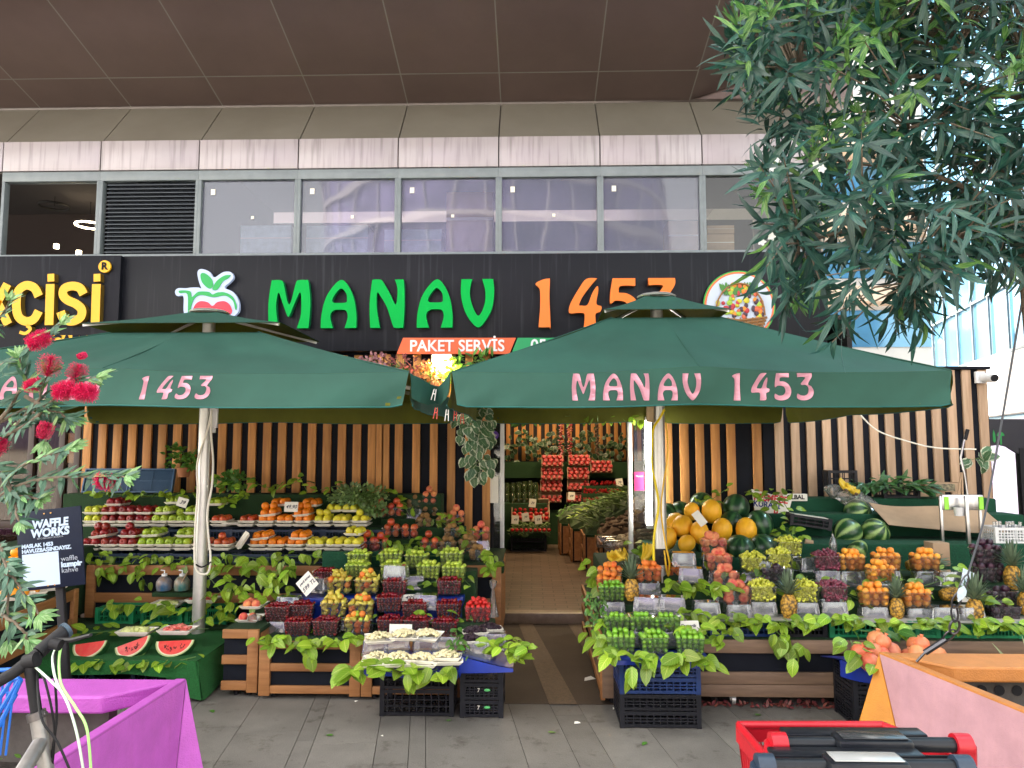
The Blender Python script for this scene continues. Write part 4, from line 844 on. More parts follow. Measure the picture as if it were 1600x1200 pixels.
# ---- left: front stands
zA=at(550,994,5.28).z
zA=.385
a=onz(403,1093,.04); b=onz(560,1093,.04)
slatbox('slatted wooden stand under the cherries, second from the turf table',(XL(404,1050,5.13),5.13),(XL(563,1050,5.13),5.13),.04,zA,1.05,K['boxwood'])
slatbox('slatted wooden stand partly behind the low black crates left of the path',(XL(564,1050,5.13),5.13),(XL(722,1050,5.13),5.13),.04,zA,1.05,K['boxwood'],posts=(0,1))
slatbox('slatted wooden stand between the turf table and the cherry stand',(XL(345,1050,5.16),5.16),(XL(402,1050,5.16),5.16),.05,at(350,984,5.16).z,1.05,K['boxwood'],posts=(1,))
# ---- left: back stand with shelves of foam trays
zB=at(350,884,6.25).z
slatbox('long slatted wooden back stand under the foam trays of fruit',(XL(133,930,6.25),6.25),(XL(560,930,6.25),6.25),at(350,975,6.25).z-.06,zB,1.1,K['boxwood'],posts=(0,))
slatbox('slatted wooden stand corner at the doorway under the green plums',(XL(562,930,6.22),6.22),(XL(783,930,6.22),6.22),.10,at(760,884,6.22).z,1.1,K['boxwood'],posts=(0,1))
# angled stand far left
P2=onz(124,919,.62); P1=onz(-40,985,.62)
slatbox('slatted wooden stand set at an angle under the oranges at the far left',(P1.x,P1.y),(P2.x,P2.y),.12,.62,1.0,K['boxwood'],posts=(1,),rails=3)
# crates forming the two tray shelves
zU=at(350,828,6.78).z; zL=at(350,866,6.38).z
i=0
for k in range(9):
    x0=XL(136+50.5*k,850,6.58); x1=XL(136+50.5*(k+1),850,6.58)
    if k<8: crate('dark blue crate carrying the lower row of foam trays',((x0+x1)/2-.03,6.38+.14,zL-.13),0,(x1-x0)*.955,.27,.13,'navy','crates under the lower tray row',10,2)
    crate('dark blue crate carrying the upper row of foam trays',((x0+x1)/2+.02,6.78+.16,zU-.13),0,(x1-x0)*.99,.27,.13,'navy','crates under the upper tray row',10,2)
turfblock('dark turf covered riser behind the trays of apples and oranges',XL(100,780,7.12),XL(690,780,7.12),7.1,7.33,zB+.02,at(400,772,7.1).z,'turfd')
turfblock('turf block beneath the upper tray crates on the left',XL(130,840,6.8),XL(590,840,6.8),6.8,7.09,zB+.003,zU-.14,'turfd')
turfblock('turf block beneath the lower tray crates on the left',XL(130,870,6.4),XL(575,870,6.4),6.40,6.67,zB+.003,zL-.138,'turfd')
turfblock('turf slope behind the oranges at the far left',-4.72,P2.x-.3,5.9,6.9,.3,.86,'turfd')
# steps for punnets (right half of the left display)
def zof(px,py,Y): return at(px,py,Y).z
RS=[('A',7.12,809),('B',6.97,822),('C',6.82,841),('D',6.62,863),('E',6.42,877)]
ROW={}
for n,(k,Y,py) in enumerate(RS):
    z=zof(680,py,Y); ROW[k]=(Y,z)
    x0=XL((598,575,582,572,640)[n],py,Y); x1=XL((700,728,722,752,788)[n],py,Y)
    turfblock('turf step under the punnets of stone fruit and kiwis, %s'%('topmost, against the wall','second from the wall','third from the wall','fourth from the wall','lowest, by the door')[n],x0,x1,Y-.08,Y+.068,zB-.2 if 0 else zB*.9,z-.002,'turfd')
turfblock('dark turf hanging in front of the lemons and green plums',XL(505,880,6.2),XL(700,880,6.2),6.16,6.2,zof(600,915,6.16),zof(600,862,6.16),'turfb','turf_cloth','turf cloth')
ROW['F']=(6.0,zof(600,889,6.0)); ROW['G']=(5.86,zof(600,905,5.86))
turfblock('turf step under the rear punnets of green plums',XL(548,890,6.0),XL(745,890,6.0),5.94,6.12,.40,ROW['F'][1]-.002)
turfblock('turf step under the front punnets of green plums',XL(545,905,5.9),XL(745,905,5.86),5.78,5.935,.40,ROW['G'][1]-.002)
ROW['H']=(5.66,zof(600,931,5.66)); ROW['I']=(5.47,zof(600,966,5.47)); ROW['J']=(5.29,zof(600,994,5.29))
for n,(x0,x1) in enumerate(((448,595),(600,725))):
    X0,X1=XL(x0,920,5.68),XL(x1,920,5.68)
    q=MB(); q.box(X0,X1,5.58,5.77,ROW['H'][1]-.06,ROW['H'][1]-.003); q.box(X0+.02,X1-.02,5.60,5.75,.385,ROW['H'][1]-.061); tag(q.obj('blue_tray_stand',K['bluep'],bevel=.006),('blue plastic tray stand under the rearmost pears and apricots','blue plastic tray stand under the rearmost two cherry punnets')[n],'tray')
q=MB(); q.box(XL(420,970,5.45),XL(740,970,5.45),5.39,5.56,.387,.40); 
# ---- low turf table with melon slices
zt=zof(305,1033,5.08); xr0=XL(307,1033,5.08); tt=thing('turf_table','low table draped in bright green turf carrying cut watermelons','table',(-3,5.5,0))
q=MB(); x0=-4.1
def drape(u,v):
    return (x0+(xr0-x0)*u,5.08-.012*math.sin(u*23)*v-.02*v,zt-.10*v*(1+.15*math.sin(u*7)))
q.sheet(drape,40,5,-.012,0)
q.grid(lambda u,v:(x0+(xr0+.0-x0)*u,5.08+.84*v,zt+.004*math.sin(u*30)*math.sin(v*9)),30,12)
q.sheet(lambda u,v:(xr0+.015+.04*v+.01*math.sin(u*9+1)*v,5.06+.86*u,zt-(zt-.015)*v*(1-.16*u)),16,8,-.012,0)
q.quad((xr0-.0,5.075,zt),(xr0+.02,5.06,zt),(xr0+.055,5.045,.02),(xr0-.16,5.06,.06))
q.quad((xr0-.42,5.07,zt-.07),(xr0,5.075,zt),(xr0-.16,5.06,.06),(xr0-.20,5.065,zt-.1))
q.obj('turf_cover',mat('bright_turf',(.02,.19,.04),.9,col2=(.008,.09,.015),scale=150,bump=1,bscale=280),tt,loc=(3,-5.5,0),smooth=50)
q=MB(); q.box(x0+.03,xr0-.03,5.12,5.9,zt-.03,zt-.008); 
for x in (x0+.1,xr0-.3): q.box(x,x+.04,5.15,5.85,0,zt-.031)
q.obj('table_frame',K['panel'],tt,loc=(3,-5.5,0))
for n,(px,py) in enumerate(((235,1052),(108,1050))):
    p=at(px,py,5.22); crate('navy crate under the turf table, %s of the two seen there'%('right-hand','left-hand')[n],(p.x,5.4,.015),0,.30,.3,.14,'navy',None,6,2)
zP=zof(200,976,5.98)
turfblock('low turf platform behind the watermelon table',-4.3,XL(402,976,5.9),5.95,6.235,0.1,zP-.002,'turfd')
for n,(px0,px1) in enumerate(((148,207),(219,283),(289,352))):
    X0,X1=XL(px0,960,6.0),XL(px1,960,6.0); crate('green crate behind the watermelon table, %s of three'%('leftmost','middle','rightmost')[n],((X0+X1)/2,6.12,zP),0,X1-X0,.22,zof(200,951,6.0)-zP,'greenp',None,9,2)
# ---- black crates with blue cloth, left of the path
def blue_cloth(label,x0,x1,y0,y1,z,drop,slant=0):
    q=MB(); n=10
    def top(u,v): return (x0+(x1-x0)*u,y0+(y1-y0)*v,z-slant*u+.003*math.sin(u*12)*math.sin(v*7))
    q.grid(top,14,8)
    q.sheet(lambda u,v:(x0+(x1-x0)*u,y0-.004-.006*math.sin(u*17)*v,z-slant*u-drop*(1-.25*math.sin(u*5+1))*v),20,3,-.003)
    q.sheet(lambda u,v:(x1+.003+.01*v,y0+(y1-y0)*u,z-slant-drop*v),8,3,-.003)
    q.sheet(lambda u,v:(x0-.003-.01*v,y1+(y0-y1)*u,z-drop*v),8,3,-.003)
    return tag(q.obj('blue_cloth',K['bluep'],smooth=50),label,'cloth')
zc=zof(650,1047,4.68)
hh=(zc-.012)/2
for k,lb in enumerate(('black slotted crate on the paving left of the path, lower of two','black slotted crate left of the path, upper of two under the blue cloth')):
    crate(lb,((XL(593,1118,4.83)+XL(708,1118,4.83))/2,5.0,.008+k*(hh+.001)),0,XL(708,1118,4.83)-XL(593,1118,4.83),.32,hh-.004,'black',None,10,3)
blue_cloth('blue cloth over the black crates under the foam trays of kernels',XL(571,1047,4.7),XL(716,1047,4.7),4.66,5.10,zc+.004,.045)
for k,lb in enumerate(('lowest black crate beside the path with a green leaf mark','middle black crate beside the path with a green leaf mark','top black crate beside the path under the blue sheet')):
    c=crate(lb,((XL(719,1118,4.83)+XL(786,1118,4.83))/2,4.99,.006+k*.106),0,.27,.32,.10,'black',None,9,4)
    if k<2:
        q=MB(); q.ball((0,0,0),(.020,.003,.009),10,6); o=q.obj('leaf_mark',mat('leaf_mark_green',(.1,.5,.15),.5) if k==0 else bpy.data.materials['leaf_mark_green'],c,loc=(.035,-.164,.06)); txt('7',.035,K['foam'],'number_mark',c,(-.02,-.164,.058),ext=.0005)
zc2=.006+3*.106+.008
q=MB(); X0,X1=XL(718,1040,4.75),XL(802,1040,4.75)
q.sheet(lambda u,v:(X0+(X1-X0)*u,4.74+.35*v,zc2+.075*(1-u)**1.3*(1-v)+.002),14,8,-.004); q.sheet(lambda u,v:(X0+(X1-X0)*u,4.735-.004*v,zc2+.075*(1-u)**1.3-(.02+.085*(1-u)**1.2)*v),14,4,-.004); tag(q.obj('blue_sheet',K['bluep'],smooth=60),'bent blue plastic sheet on the crates beside the path','plastic sheet')
# ---- right: wooden stand along the path and front
zR=zof(1200,1000,5.06)
slatbox('dark weathered slatted stand under the long right-hand fruit rows',(XL(942,1100,5.05),5.05),(4.4,5.05),.07,zR,1.2,K['boxwood_dark'],posts=(0,),rails=3,rh=.085,pw=.09,turf='turfd',railz=[(zR-.085,zR),(.152,.228),(.07,.148)])
slatbox('brown slatted stand side facing the path right of the entrance',(.455,7.0),(.455,5.07),.05,zR+.005,.3,K['boxwood'],posts=(1,),rails=3)
for n,px in enumerate((1150,1322)):
    p=onz(px,1107,0.0); q=MB(); q.tube([(-.012,0,.035),(.012,0,.035)],.035,16); q.box(-.02,.02,-.01,.01,.03,.085); o=q.obj('castor_wheel',K['alu'],loc=(p.x,5.12,0)); tag(o,('castor wheel under the dark stand beside the stacked crates','castor wheel under the dark stand beside the pomegranate crate')[n],'castor')
rows_z=zof(1300,968,5.2); hcr=rows_z-zR-.003
for n,(a_,b_,m_,lb) in enumerate(((1110,1212,'bluedk','low blue crate under the grapes at the front of the right stand'),(1216,1294,'black','low black crate between the blue one and the green ones'),(1297,1383,'greenp','first low green crate from the black one'),(1387,1428,'greenp','second low green crate, a short one'),(1431,1471,'greenp','third low green crate, behind the carabiner'),(1474,1530,'greenp','fourth low green crate, behind the hanging paper'),(1533,1600,'greenp','fifth low green crate at the right edge'))):
    X0,X1=XL(a_,985,5.13),XL(b_,985,5.13); crate(lb,((X0+X1)/2,5.29,zR+.001),0,X1-X0-.006,.30,hcr,m_,None,12,2)
q=MB(); X0=XL(1035,965,5.1)
q.sheet(lambda u,v:(X0+(4.3-X0)*u,5.12+.36*v,rows_z+.001+.0015*math.sin(u*60)),40,4,.003); tag(q.obj('paper_sheet',mat('wrapping_paper',(.42,.40,.35),.8,var=.1)),'long pale wrapping paper over the low crates of the right stand','paper')
# tiers of the right display
RR={'a':(5.22,rows_z+.004)}
for k,Y,px,py in (('b',5.44,1300,943),('c',5.66,1330,917),('d',5.88,1400,897)):
    z=zof(px,py,Y); RR[k]=(Y,z)
X0=.52
turfblock('turf step under the second row of the right display',X0,4.4,5.46-.11+.0,5.56,zR,RR['b'][1]-.002)
turfblock('turf step under the third row of the right display',X0,4.4,5.562,5.80,zR,RR['c'][1]-.002)
turfblock('turf step under the rear row of the right display',X0,4.4,5.802,6.1,zR,RR['d'][1]-.002)
zM=zof(1130,868,6.25)
turfblock('turf block under the heap of melons and watermelons',XL(1030,868,6.2),XL(1215,868,6.2),6.105,7.3,zR,zM,'turfb')
z1=zof(1400,849,6.22); z2=zof(1400,790,6.85); z3=zof(1400,779,6.95)
turfblock('lowest emerald turf tier holding three watermelons and the scale',XL(1215,850,6.2)+.01,4.42,6.16,6.72,zR,z1,'turfb')
zt2=zof(1400,795,6.72); zt3=zof(1400,775,7.0)
turfblock('middle emerald turf tier behind the cardboard sheet',XL(1195,800,6.8)+.01,4.35,6.722,7.02,zR,z1+.19,'turfb')
turfblock('topmost emerald turf tier against the slatted wall',XL(1200,790,7.0)+.01,4.30,7.022,7.33,zR,zof(1400,779,7.02),'turfb')
ZT1,ZT2,ZT3=z1,z1+.19,zof(1400,779,7.02)
# ---- crate stack under the right umbrella
cx=(XL(970,1138,4.66)+XL(1097,1138,4.66))/2; cw=XL(1097,1138,4.66)-XL(970,1138,4.66)
ztop=zof(1030,1030,4.68); n=4; hs_=(ztop-.02)/4
for k in range(4):
    crate(('lowest crate of the stack right of the path, black','second lowest crate of the stack right of the path, black','third crate of the stack right of the path, navy blue','topmost blue crate of the stack right of the path')[k],(cx,4.85,.007+k*(hs_+.0015)),0,cw,.34,hs_-.005,('black','black','bluedk','bluedk')[k],None,12,3)
blue_cloth('blue tray cloth on the crate stack under the green plums',XL(950,1028,4.62),XL(1112,1028,4.62),4.63,5.04,ztop+.006,.035)
ZS=ztop+.010
turfblock('small turf riser behind the green plums over the crate stack',XL(955,1000,5.0),XL(1085,1000,5.0),4.86,5.03,ZS+.001,zof(1000,1010,4.86),'turfd')
ZS2=zof(1000,1010,4.86)
# pomegranate crate
xp=XL(1338,1110,4.66)
for k in range(3): crate(('lowest black crate left of the orange planter','middle black crate left of the orange planter','top black crate left of the orange planter')[k],(xp+.26,4.86,.007+k*.112),0,.5,.3,.105,'black',None,12,4)
zq=zof(1340,1040,4.72)
q=MB(); xq=XL(1311,1020,4.7)
q.sheet(lambda u,v:(xq+.95*u,4.69+.32*v,.345+.07*(1-u)**6*(1-v)),16,6,-.004); q.sheet(lambda u,v:(xq+.95*u,4.688,.345+.07*(1-u)**6-.10*v*(1-.5*u)),16,3,-.004); tag(q.obj('blue_sheet',K['bluep'],smooth=60),'blue plastic sheet under the pomegranates','plastic sheet')
# ================================================================ FRUIT KINDS
def speckle(name,base,spot,scale,thr=.6,rough=.35,rnd=.12,bump=0,sub=0,hue=.010):
    return mat(name,base,rough,col2=spot,scale=scale,rnd=rnd,bump=bump,sub=sub,hue=hue)
def applemb(r,n=14):
    q=MB(); pr=[(0,-.72),(.22,-.80),(.42,-.84),(.70,-.68),(.92,-.25),(1,.12),(.93,.48),(.70,.76),(.42,.86),(.2,.80),(.0,.62)]
    q.lathe([(a*r,b*r) for a,b in pr],n,0); q.tube([(0,0,.6*r),(.05*r,0,1.05*r)],.05*r,4,1); q.ball((0,0,-.78*r),(.14*r,.14*r,.07*r),6,4,1); return q
def ballmb(r,rz=1,n=12,k=8,dim=0):
    q=MB(); q.ball((0,0,0),(r,r,r*rz),n,k)
    if dim: q.v=[(x,y,z-(dim*r*max(0,1-math.hypot(x,y)/(.5*r)) if z>0 else 0)) for x,y,z in q.v]
    return q
M_stem=mat('brown_stem',(.10,.06,.03),.7)
FK={}
def fk(name,mb,mats,r,cat,adj): FK[name]=dict(me=mb.mesh(name,mats,smooth=60),mb=mb,mats=mats,r=r,cat=cat,adj=adj)
fk('red_apple',applemb(.037),[speckle('red_apple_skin',(.33,.015,.012),(.12,.004,.008),18),M_stem],.037,'apple','dark red apple')
fk('green_apple',applemb(.037),[speckle('green_apple_skin',(.36,.48,.03),(.24,.38,.02),14),M_stem],.037,'apple','green apple')
fk('yellow_apple',applemb(.037),[speckle('yellow_apple_skin',(.62,.60,.04),(.45,.52,.03),14),M_stem],.037,'apple','yellow-green apple')
fk('nectarine',ballmb(.034,.96,dim=.2),speckle('nectarine_skin',(.40,.02,.02),(.62,.16,.03),22,rough=.3,rnd=.3),.034,'nectarine','shiny dark red nectarine')
fk('orange',ballmb(.037,.96),mat('orange_skin',(.80,.22,.006),.45,var=.08,rnd=.1,bump=.12,bscale=260),.037,'orange','orange')
fk('mandarin',ballmb(.040,.9),mat('mandarin_skin',(.85,.33,.006),.42,var=.08,rnd=.1,bump=.12,bscale=260),.040,'orange','big yellowish orange')
q=MB(); q.lathe([(a*.035,b*.035) for a,b in ((0,-1.28),(.12,-1.22),(.3,-1.05),(.72,-.75),(.98,-.1),(.95,.3),(.62,.85),(.25,1.1),(.12,1.2),(0,1.25))],12)
fk('lemon',q,speckle('lemon_skin',(.80,.68,.04),(.66,.66,.05),16,bump=.1),.036,'lemon','bright yellow lemon')
fk('kiwi',ballmb(.027,1.15),mat('kiwi_skin',(.34,.19,.06),.9,col2=(.22,.12,.04),scale=60,rnd=.2,bump=.3,bscale=400),.027,'kiwi','brown kiwi fruit')
fk('peach',ballmb(.034,.95,dim=.25),speckle('peach_skin',(.55,.05,.05),(.80,.36,.12),26,rough=.75,rnd=.15),.034,'peach','pinkish red peach')
fk('flat_peach',ballmb(.037,.62,dim=.5),speckle('flat_peach_skin',(.58,.06,.06),(.78,.33,.14),26,rough=.75,rnd=.15),.031,'peach','flat rosy peach')
fk('plum',ballmb(.026,1.1),mat('plum_skin',(.022,.008,.024),.35,col2=(.055,.012,.025),scale=20,rnd=.4),.026,'plum','dark purple plum')
fk('loquat',ballmb(.0235,1.02,dim=.3),speckle('loquat_skin',(.82,.28,.02),(.86,.40,.05),24,rough=.5,rnd=.1),.0235,'loquat','orange loquat')
fk('apricot',ballmb(.0225,1.0),speckle('apricot_skin',(.84,.30,.04),(.80,.17,.03),16,rough=.6,rnd=.1),.0225,'apricot','orange apricot')
q=MB(); q.lathe([(a*.021,b*.021) for a,b in ((0,-1),(.5,-.9),(.95,-.35),(.95,.2),(.62,.8),(.4,1.3),(.3,1.7),(0,1.85))],10); q.tube([(0,0,.037),(.004,0,.052)],.0012,4,1)
fk('small_pear',q,[speckle('pear_skin',(.52,.54,.06),(.62,.40,.07),14,rough=.45,rnd=.15),M_stem],.023,'pear','small yellow pear')
fk('pale_green_plum',ballmb(.0165,1.0,10,7),speckle('pale_plum_skin',(.50,.62,.07),(.36,.52,.05),20,rough=.3,rnd=.15),.0165,'green plum','pale yellow-green plum')
fk('green_plum',ballmb(.0165,1.0,10,7),speckle('green_plum_skin',(.22,.46,.03),(.13,.34,.02),20,rough=.28,rnd=.15),.0165,'green plum','green plum')
q=ballmb(.0125,.95,9,6,dim=.2)
fk('cherry',q,speckle('cherry_skin',(.26,.006,.012),(.10,.002,.008),40,rough=.2,rnd=.4),.0125,'cherry','glossy dark red cherry')
q=MB(); q.lathe([(a*.017,b*.017) for a,b in ((0,-1.4),(.4,-1.0),(.85,-.1),(.95,.5),(.6,.9),(0,.95))],9); 
fk('strawberry',q,mat('strawberry_skin',(.55,.018,.014),.35,var=.25,scale=200,rnd=.2,bump=.4,bscale=300),.017,'strawberry','ripe red strawberry')
q=MB(); q.ball((0,0,0),(.008,.008,.013),6,5)
fk('peeled_kernel',q,mat('kernel',(.66,.60,.36),.6,rnd=.15),.0085,'kernel','pale peeled kernel')
q=MB(); 
for i in range(14): a=i*2.4; z=-.9+1.8*i/13; s=math.sqrt(max(0,1-z*z)); q.ball((.008*s*math.cos(a),.008*s*math.sin(a),.012*z),.0055,5,4)
fk('black_mulberry',q,mat('mulberry_skin',(.02,.006,.016),.3,rnd=.3),.010,'mulberry','black mulberry')
q=MB(); q.lathe([(a*.055,b*.055) for a,b in ((0,-.9),(.4,-.88),(.85,-.5),(1,0),(.88,.5),(.5,.84),(.16,.92),(.15,1.02),(.26,1.2),(.17,1.18),(.09,.95),(0,.93))],16)
fk('pomegranate',q,speckle('pomegranate_skin',(.75,.15,.07),(.82,.34,.15),12,rough=.45,rnd=.12),.055,'pomegranate','pink-orange pomegranate')
q=ballmb(.035,.95); 
q2=MB(); q2.join(q); 
for i in range(10): pass
fk('boxed_apple',q,mat('boxed_apple_skin',(.55,.015,.02),.3,rnd=.15),.035,'apple','bright red apple')
FR={}
def put(kind,loc,rot=None,sc=1.0,lab=None,grp=None,prio=0,lim=290):
    if rot is None: rot=(jit(PI),jit(PI),jit(PI)) if kind not in('red_apple','green_apple','yellow_apple','pomegranate','flat_peach') else (PI/2+jit(.5),jit(.6),jit(.7))
    FR.setdefault(kind,[]).append((Vector(loc),rot,sc,lab,grp,prio))
def flush():
    for kind,L in FR.items():
        F=FK[kind]; L.sort(key=lambda t:(-t[5],t[0].y))
        for (l,r,s,lab,grp,pr) in L[:290]:
            o=mobj(kind,F['me'],None,l,r,s); tag(o,lab,F['cat'],grp)
        rest=L[290:]
        if rest:
            q=MB()
            for (l,r,s,lab,grp,pr) in rest: q.join(F['mb'],Matrix.Translation(l)@Euler(r).to_matrix().to_4x4()@Matrix.Scale(s,4))
            tag(q.obj(kind,F['mats'],smooth=60),'the %ss lying deeper in the clear punnets under the topmost ones'%F['adj'].split(' ',0)[0],F['cat'],None,'stuff')
# ---------------------------------------------------------------- containers
def punnet_mesh():
    q=MB(); n=44; PW,PD,PH=.19,.125,.105
    def ring(w,d,z,rib):
        out=[]
        for i in range(n):
            a=2*PI*i/n; c,s=math.cos(a),math.sin(a); e=.28
            x=math.copysign(abs(c)**e,c)*w/2; y=math.copysign(abs(s)**e,s)*d/2; k=1+ (rib if i%2 else -rib)
            out.append((x*k,y*k,z))
        return out
    rs=[ring(.0,.0,.001,0),ring(.158,.095,.001,0),ring(.165,.101,.008,.024),ring(.182,.117,.088,.022),ring(.184,.119,.092,0),ring(.186,.121,.105,0),ring(.198,.133,.105,0),ring(.199,.134,.101,0)]
    vs=[p for r in rs for p in r]; fs=[]
    for j in range(len(rs)-1):
        for i in range(n): a=j*n+i;b=j*n+(i+1)%n; fs.append((a,b,b+n,a+n))
    q.add(vs,fs); return q
PMB=punnet_mesh(); PM=PMB.mesh('plastic_punnet',K['clear'],smooth=25); PE=PMB.mesh('plastic_punnet',K['clear2'],smooth=25)
q=MB(); q.join(PMB,Matrix.Translation((0,0,.105))@Matrix.Rotation(PI,4,'X')); PI_=q.mesh('upturned_punnet',K['clear2'],smooth=25)
def tray_mesh(w=.155,d=.20,h=.02):
    q=MB(); 
    def R_(w,d,z): return [(-w/2,-d/2,z),(w/2,-d/2,z),(w/2,d/2,z),(-w/2,d/2,z)]
    rs=[R_(w*.78,d*.82,0),R_(w,d,h),R_(w+.004,d+.004,h),R_(w+.004,d+.004,h-.003),R_(w*.78+.002,d*.82+.002,-.003)]
    top=R_(w*.78,d*.82,0.0005)
    vs=[p for r in rs for p in r]; fs=[(0,1,2,3),(19,18,17,16)]
    for j in range(4):
        for i in range(4): fs.append((j*4+i,(j+1)*4+i,(j+1)*4+(i+1)%4,j*4+(i+1)%4))
    q.add(vs,fs); return q
TM=tray_mesh().mesh('foam_tray',K['foam'],smooth=0,bevel=.002); TM2=tray_mesh(.20,.135,.022).mesh('foam_tray',K['foam'],smooth=0,bevel=.002)
ORD=['first','second','third','fourth','fifth','sixth','seventh','eighth','ninth','tenth','eleventh','twelfth','thirteenth','fourteenth','fifteenth','sixteenth']
def fillp(o,rz,sc,kind,lab,grp,heap=1.0,full=True,mix=None,low=False):
    rot=Matrix.Rotation(rz,4,'Z'); r=FK[kind]['r']; PH=.105*sc; z=r+.003; lv=0; pos=[]
    top=PH*(.55 if low else 1.0)+r*.35
    while z<top:
        f=min(1,z/PH); w=(.160+.022*f)*sc-2*r; d=(.098+.02*f)*sc-2*r; nx=max(1,int(w/(1.96*r)+1.02)); ny=max(1,int(d/(1.9*r)+1.05)); istop=z+1.72*r>=top
        for i in range(nx):
            for j in range(ny):
                if not istop and not (j<=1 or i in(0,nx-1)): continue
                x=-w/2+(w*i/(nx-1) if nx>1 else w/2)+jit(r*.12); y=-d/2+(d*j/(ny-1) if ny>1 else d/2)+jit(r*.12); pos.append((x,y,z+jit(r*.1),1 if istop else 0))
        z+=1.68*r; lv+=1
    h=1; w0,d0=w,d
    while h<=(2 if heap>1.2 else 1) and heap>0:
        k=1-.28*h/heap; w=w0*k; d=d0*k; nx=max(1,int(w/(2.05*r)+1.0)); ny=max(1,int(d/(2.0*r)+1.0))
        for i in range(nx):
            for j in range(ny):
                if random.random()<.14: continue
                x=-w/2+(w*(i+.5)/nx)+jit(r*.35); y=-d/2+(d*(j+.5)/ny)+jit(r*.3); pos.append((x,y,z-r*.15*h+jit(r*.2),2))
        z+=1.35*r; h+=1
    for x,y,zz,pr in pos:
        p=rot@Vector((x,y,0)); kk=kind if not mix else random.choice(mix)
        L=lab if kk==kind else lab.replace(FK[kind]['adj'],FK[kk]['adj']); G=grp if kk==kind else grp+' (%ss)'%FK[kk]['cat']
        put(kk,(o.x+p.x,o.y+p.y,o.z+zz),None,random.uniform(.92,1.06),L,G,pr)
def grapes(o,rz,sc,m,label,r=.0105,seed=0,n=150):
    rs=random.Random(seed); q=MB(); b=MB(); b.ball((0,0,0),1,8,5)
    W_,D_,H_=.165*sc,.105*sc,.105*sc
    for i in range(n):
        u=rs.random()
        if u<.5: x=rs.uniform(-.5,.5)*W_*.93; y=-D_/2*.90+rs.random()*.01; z=rs.uniform(.01,H_)
        else:
            x=rs.uniform(-.5,.5)*W_; y=rs.uniform(-.5,.5)*D_; z=H_+.045*max(0,(1-(2*x/W_)**2))*rs.uniform(.2,1)*(1-(2*y/D_)**2*.6)
        rr=r*rs.uniform(.85,1.1); q.join(b,Matrix.Translation((x,y,z))@Matrix.Scale(rr,4))
    q.ball((0,0,H_*.5),(W_*.50,D_*.44,H_*.58),10,6,0)
    q.tube([(0,0,H_*.8),(.01,0,H_+.03),(.03,0,H_+.065)],.0022,5,1)
    tag(q.obj('grape_bunch',[m,K['stem']],loc=o,rot=(0,0,rz),smooth=60),label,'grapes')
M_gg=mat('yellow_grape_skin',(.58,.60,.06),.25,island=.2,var=.1); M_rg=mat('red_grape_skin',(.17,.025,.05),.3,island=.4,var=.2)
_sd=[0]
def row(name,items,Y,kind,sc=1.0,riser=0,heap=1.0,mix=None,py_z=None,words=None,low=False):
    """items: (px,py_bottom[,kind,riser]) left to right; name says which row of which stand"""
    for i,it in enumerate(items):
        px,py=it[0],it[1]; kd=it[2] if len(it)>2 and it[2] else kind; rs_=it[3] if len(it)>3 else riser; yy=it[4] if len(it)>4 else Y
        p=at(px,py,yy); p.y=yy+.06; rz=jit(.12); _sd[0]+=1
        where='the %s punnet of %s'%(ORD[i],name) if len(items)>1 else 'the only punnet of %s'%name
        for k in range(rs_):
            o=mobj('upturned_punnet',PI_,None,(p.x+jit(.006),p.y,p.z-.1055*sc*(k+1)),(0,0,rz+jit(.06)),sc); tag(o,'upturned empty punnet beneath %s'%where,'punnet')
        if kd=='empty': tag(mobj('plastic_punnet',PE,None,p,(0,0,rz),sc),'empty clear punnet, %s'%where,'punnet'); continue
        if kd in('yellow_grape','red_grape'):
            tag(mobj('plastic_punnet',PM,None,p,(0,0,rz),sc),'clear punnet holding %s grapes, %s'%(kd.split('_')[0],where),'punnet')
            grapes(p,rz,sc,M_gg if kd[0]=='y' else M_rg,'%s grapes in %s'%(kd.split('_')[0],where),seed=_sd[0],r=.0118 if kd[0]=='y' else .0125); continue
        tag(mobj('plastic_punnet',PM,None,p,(0,0,rz),sc),'clear punnet of %ss, %s'%(FK[kd]['cat'],where.replace('the ','',1).replace(' punnet of',' in',1)),'punnet')
        fillp(p,rz,sc,kd,'%s in %s'%(FK[kd]['adj'],where),'%ss in %s'%(FK[kd]['cat'],where),heap,mix=mix,low=low)
# ---- left display, right half: stone fruit and kiwis
row('the top step beside the herbs',[(646,796,'kiwi',1),(670,789,'peach',0),(671,809,'kiwi',0)],7.06,'kiwi',.80)
row('the second step against the wall',[(591,809,'nectarine'),(616,808,'nectarine'),(661,826,'kiwi'),(692,826,'kiwi'),(713,819,'peach')],6.91,'kiwi',.80)
row('the third step of stone fruit',[(610,841,'nectarine'),(639,841,'nectarine'),(706,842,'kiwi'),(751,845,'peach',1)],6.76,'kiwi',.84)
row('the fourth step of stone fruit',[(573,862,'nectarine'),(592,863,'nectarine'),(670,863,'nectarine',1),(698,864,'kiwi'),(730,862,'kiwi')],6.56,'nectarine',.87)
row('the short step by the door',[(746,878,'kiwi',0)],6.36,'kiwi',.84)
# ---- green plums on the left
row('the rear green plum row on the left',[(559,887),(609,886),(650,889),(705,885)],6.0,'pale_green_plum',1.0)
row('the front green plum row on the left',[(556,905),(612,905),(668,906),(708,908)],5.82,'pale_green_plum',1.0)
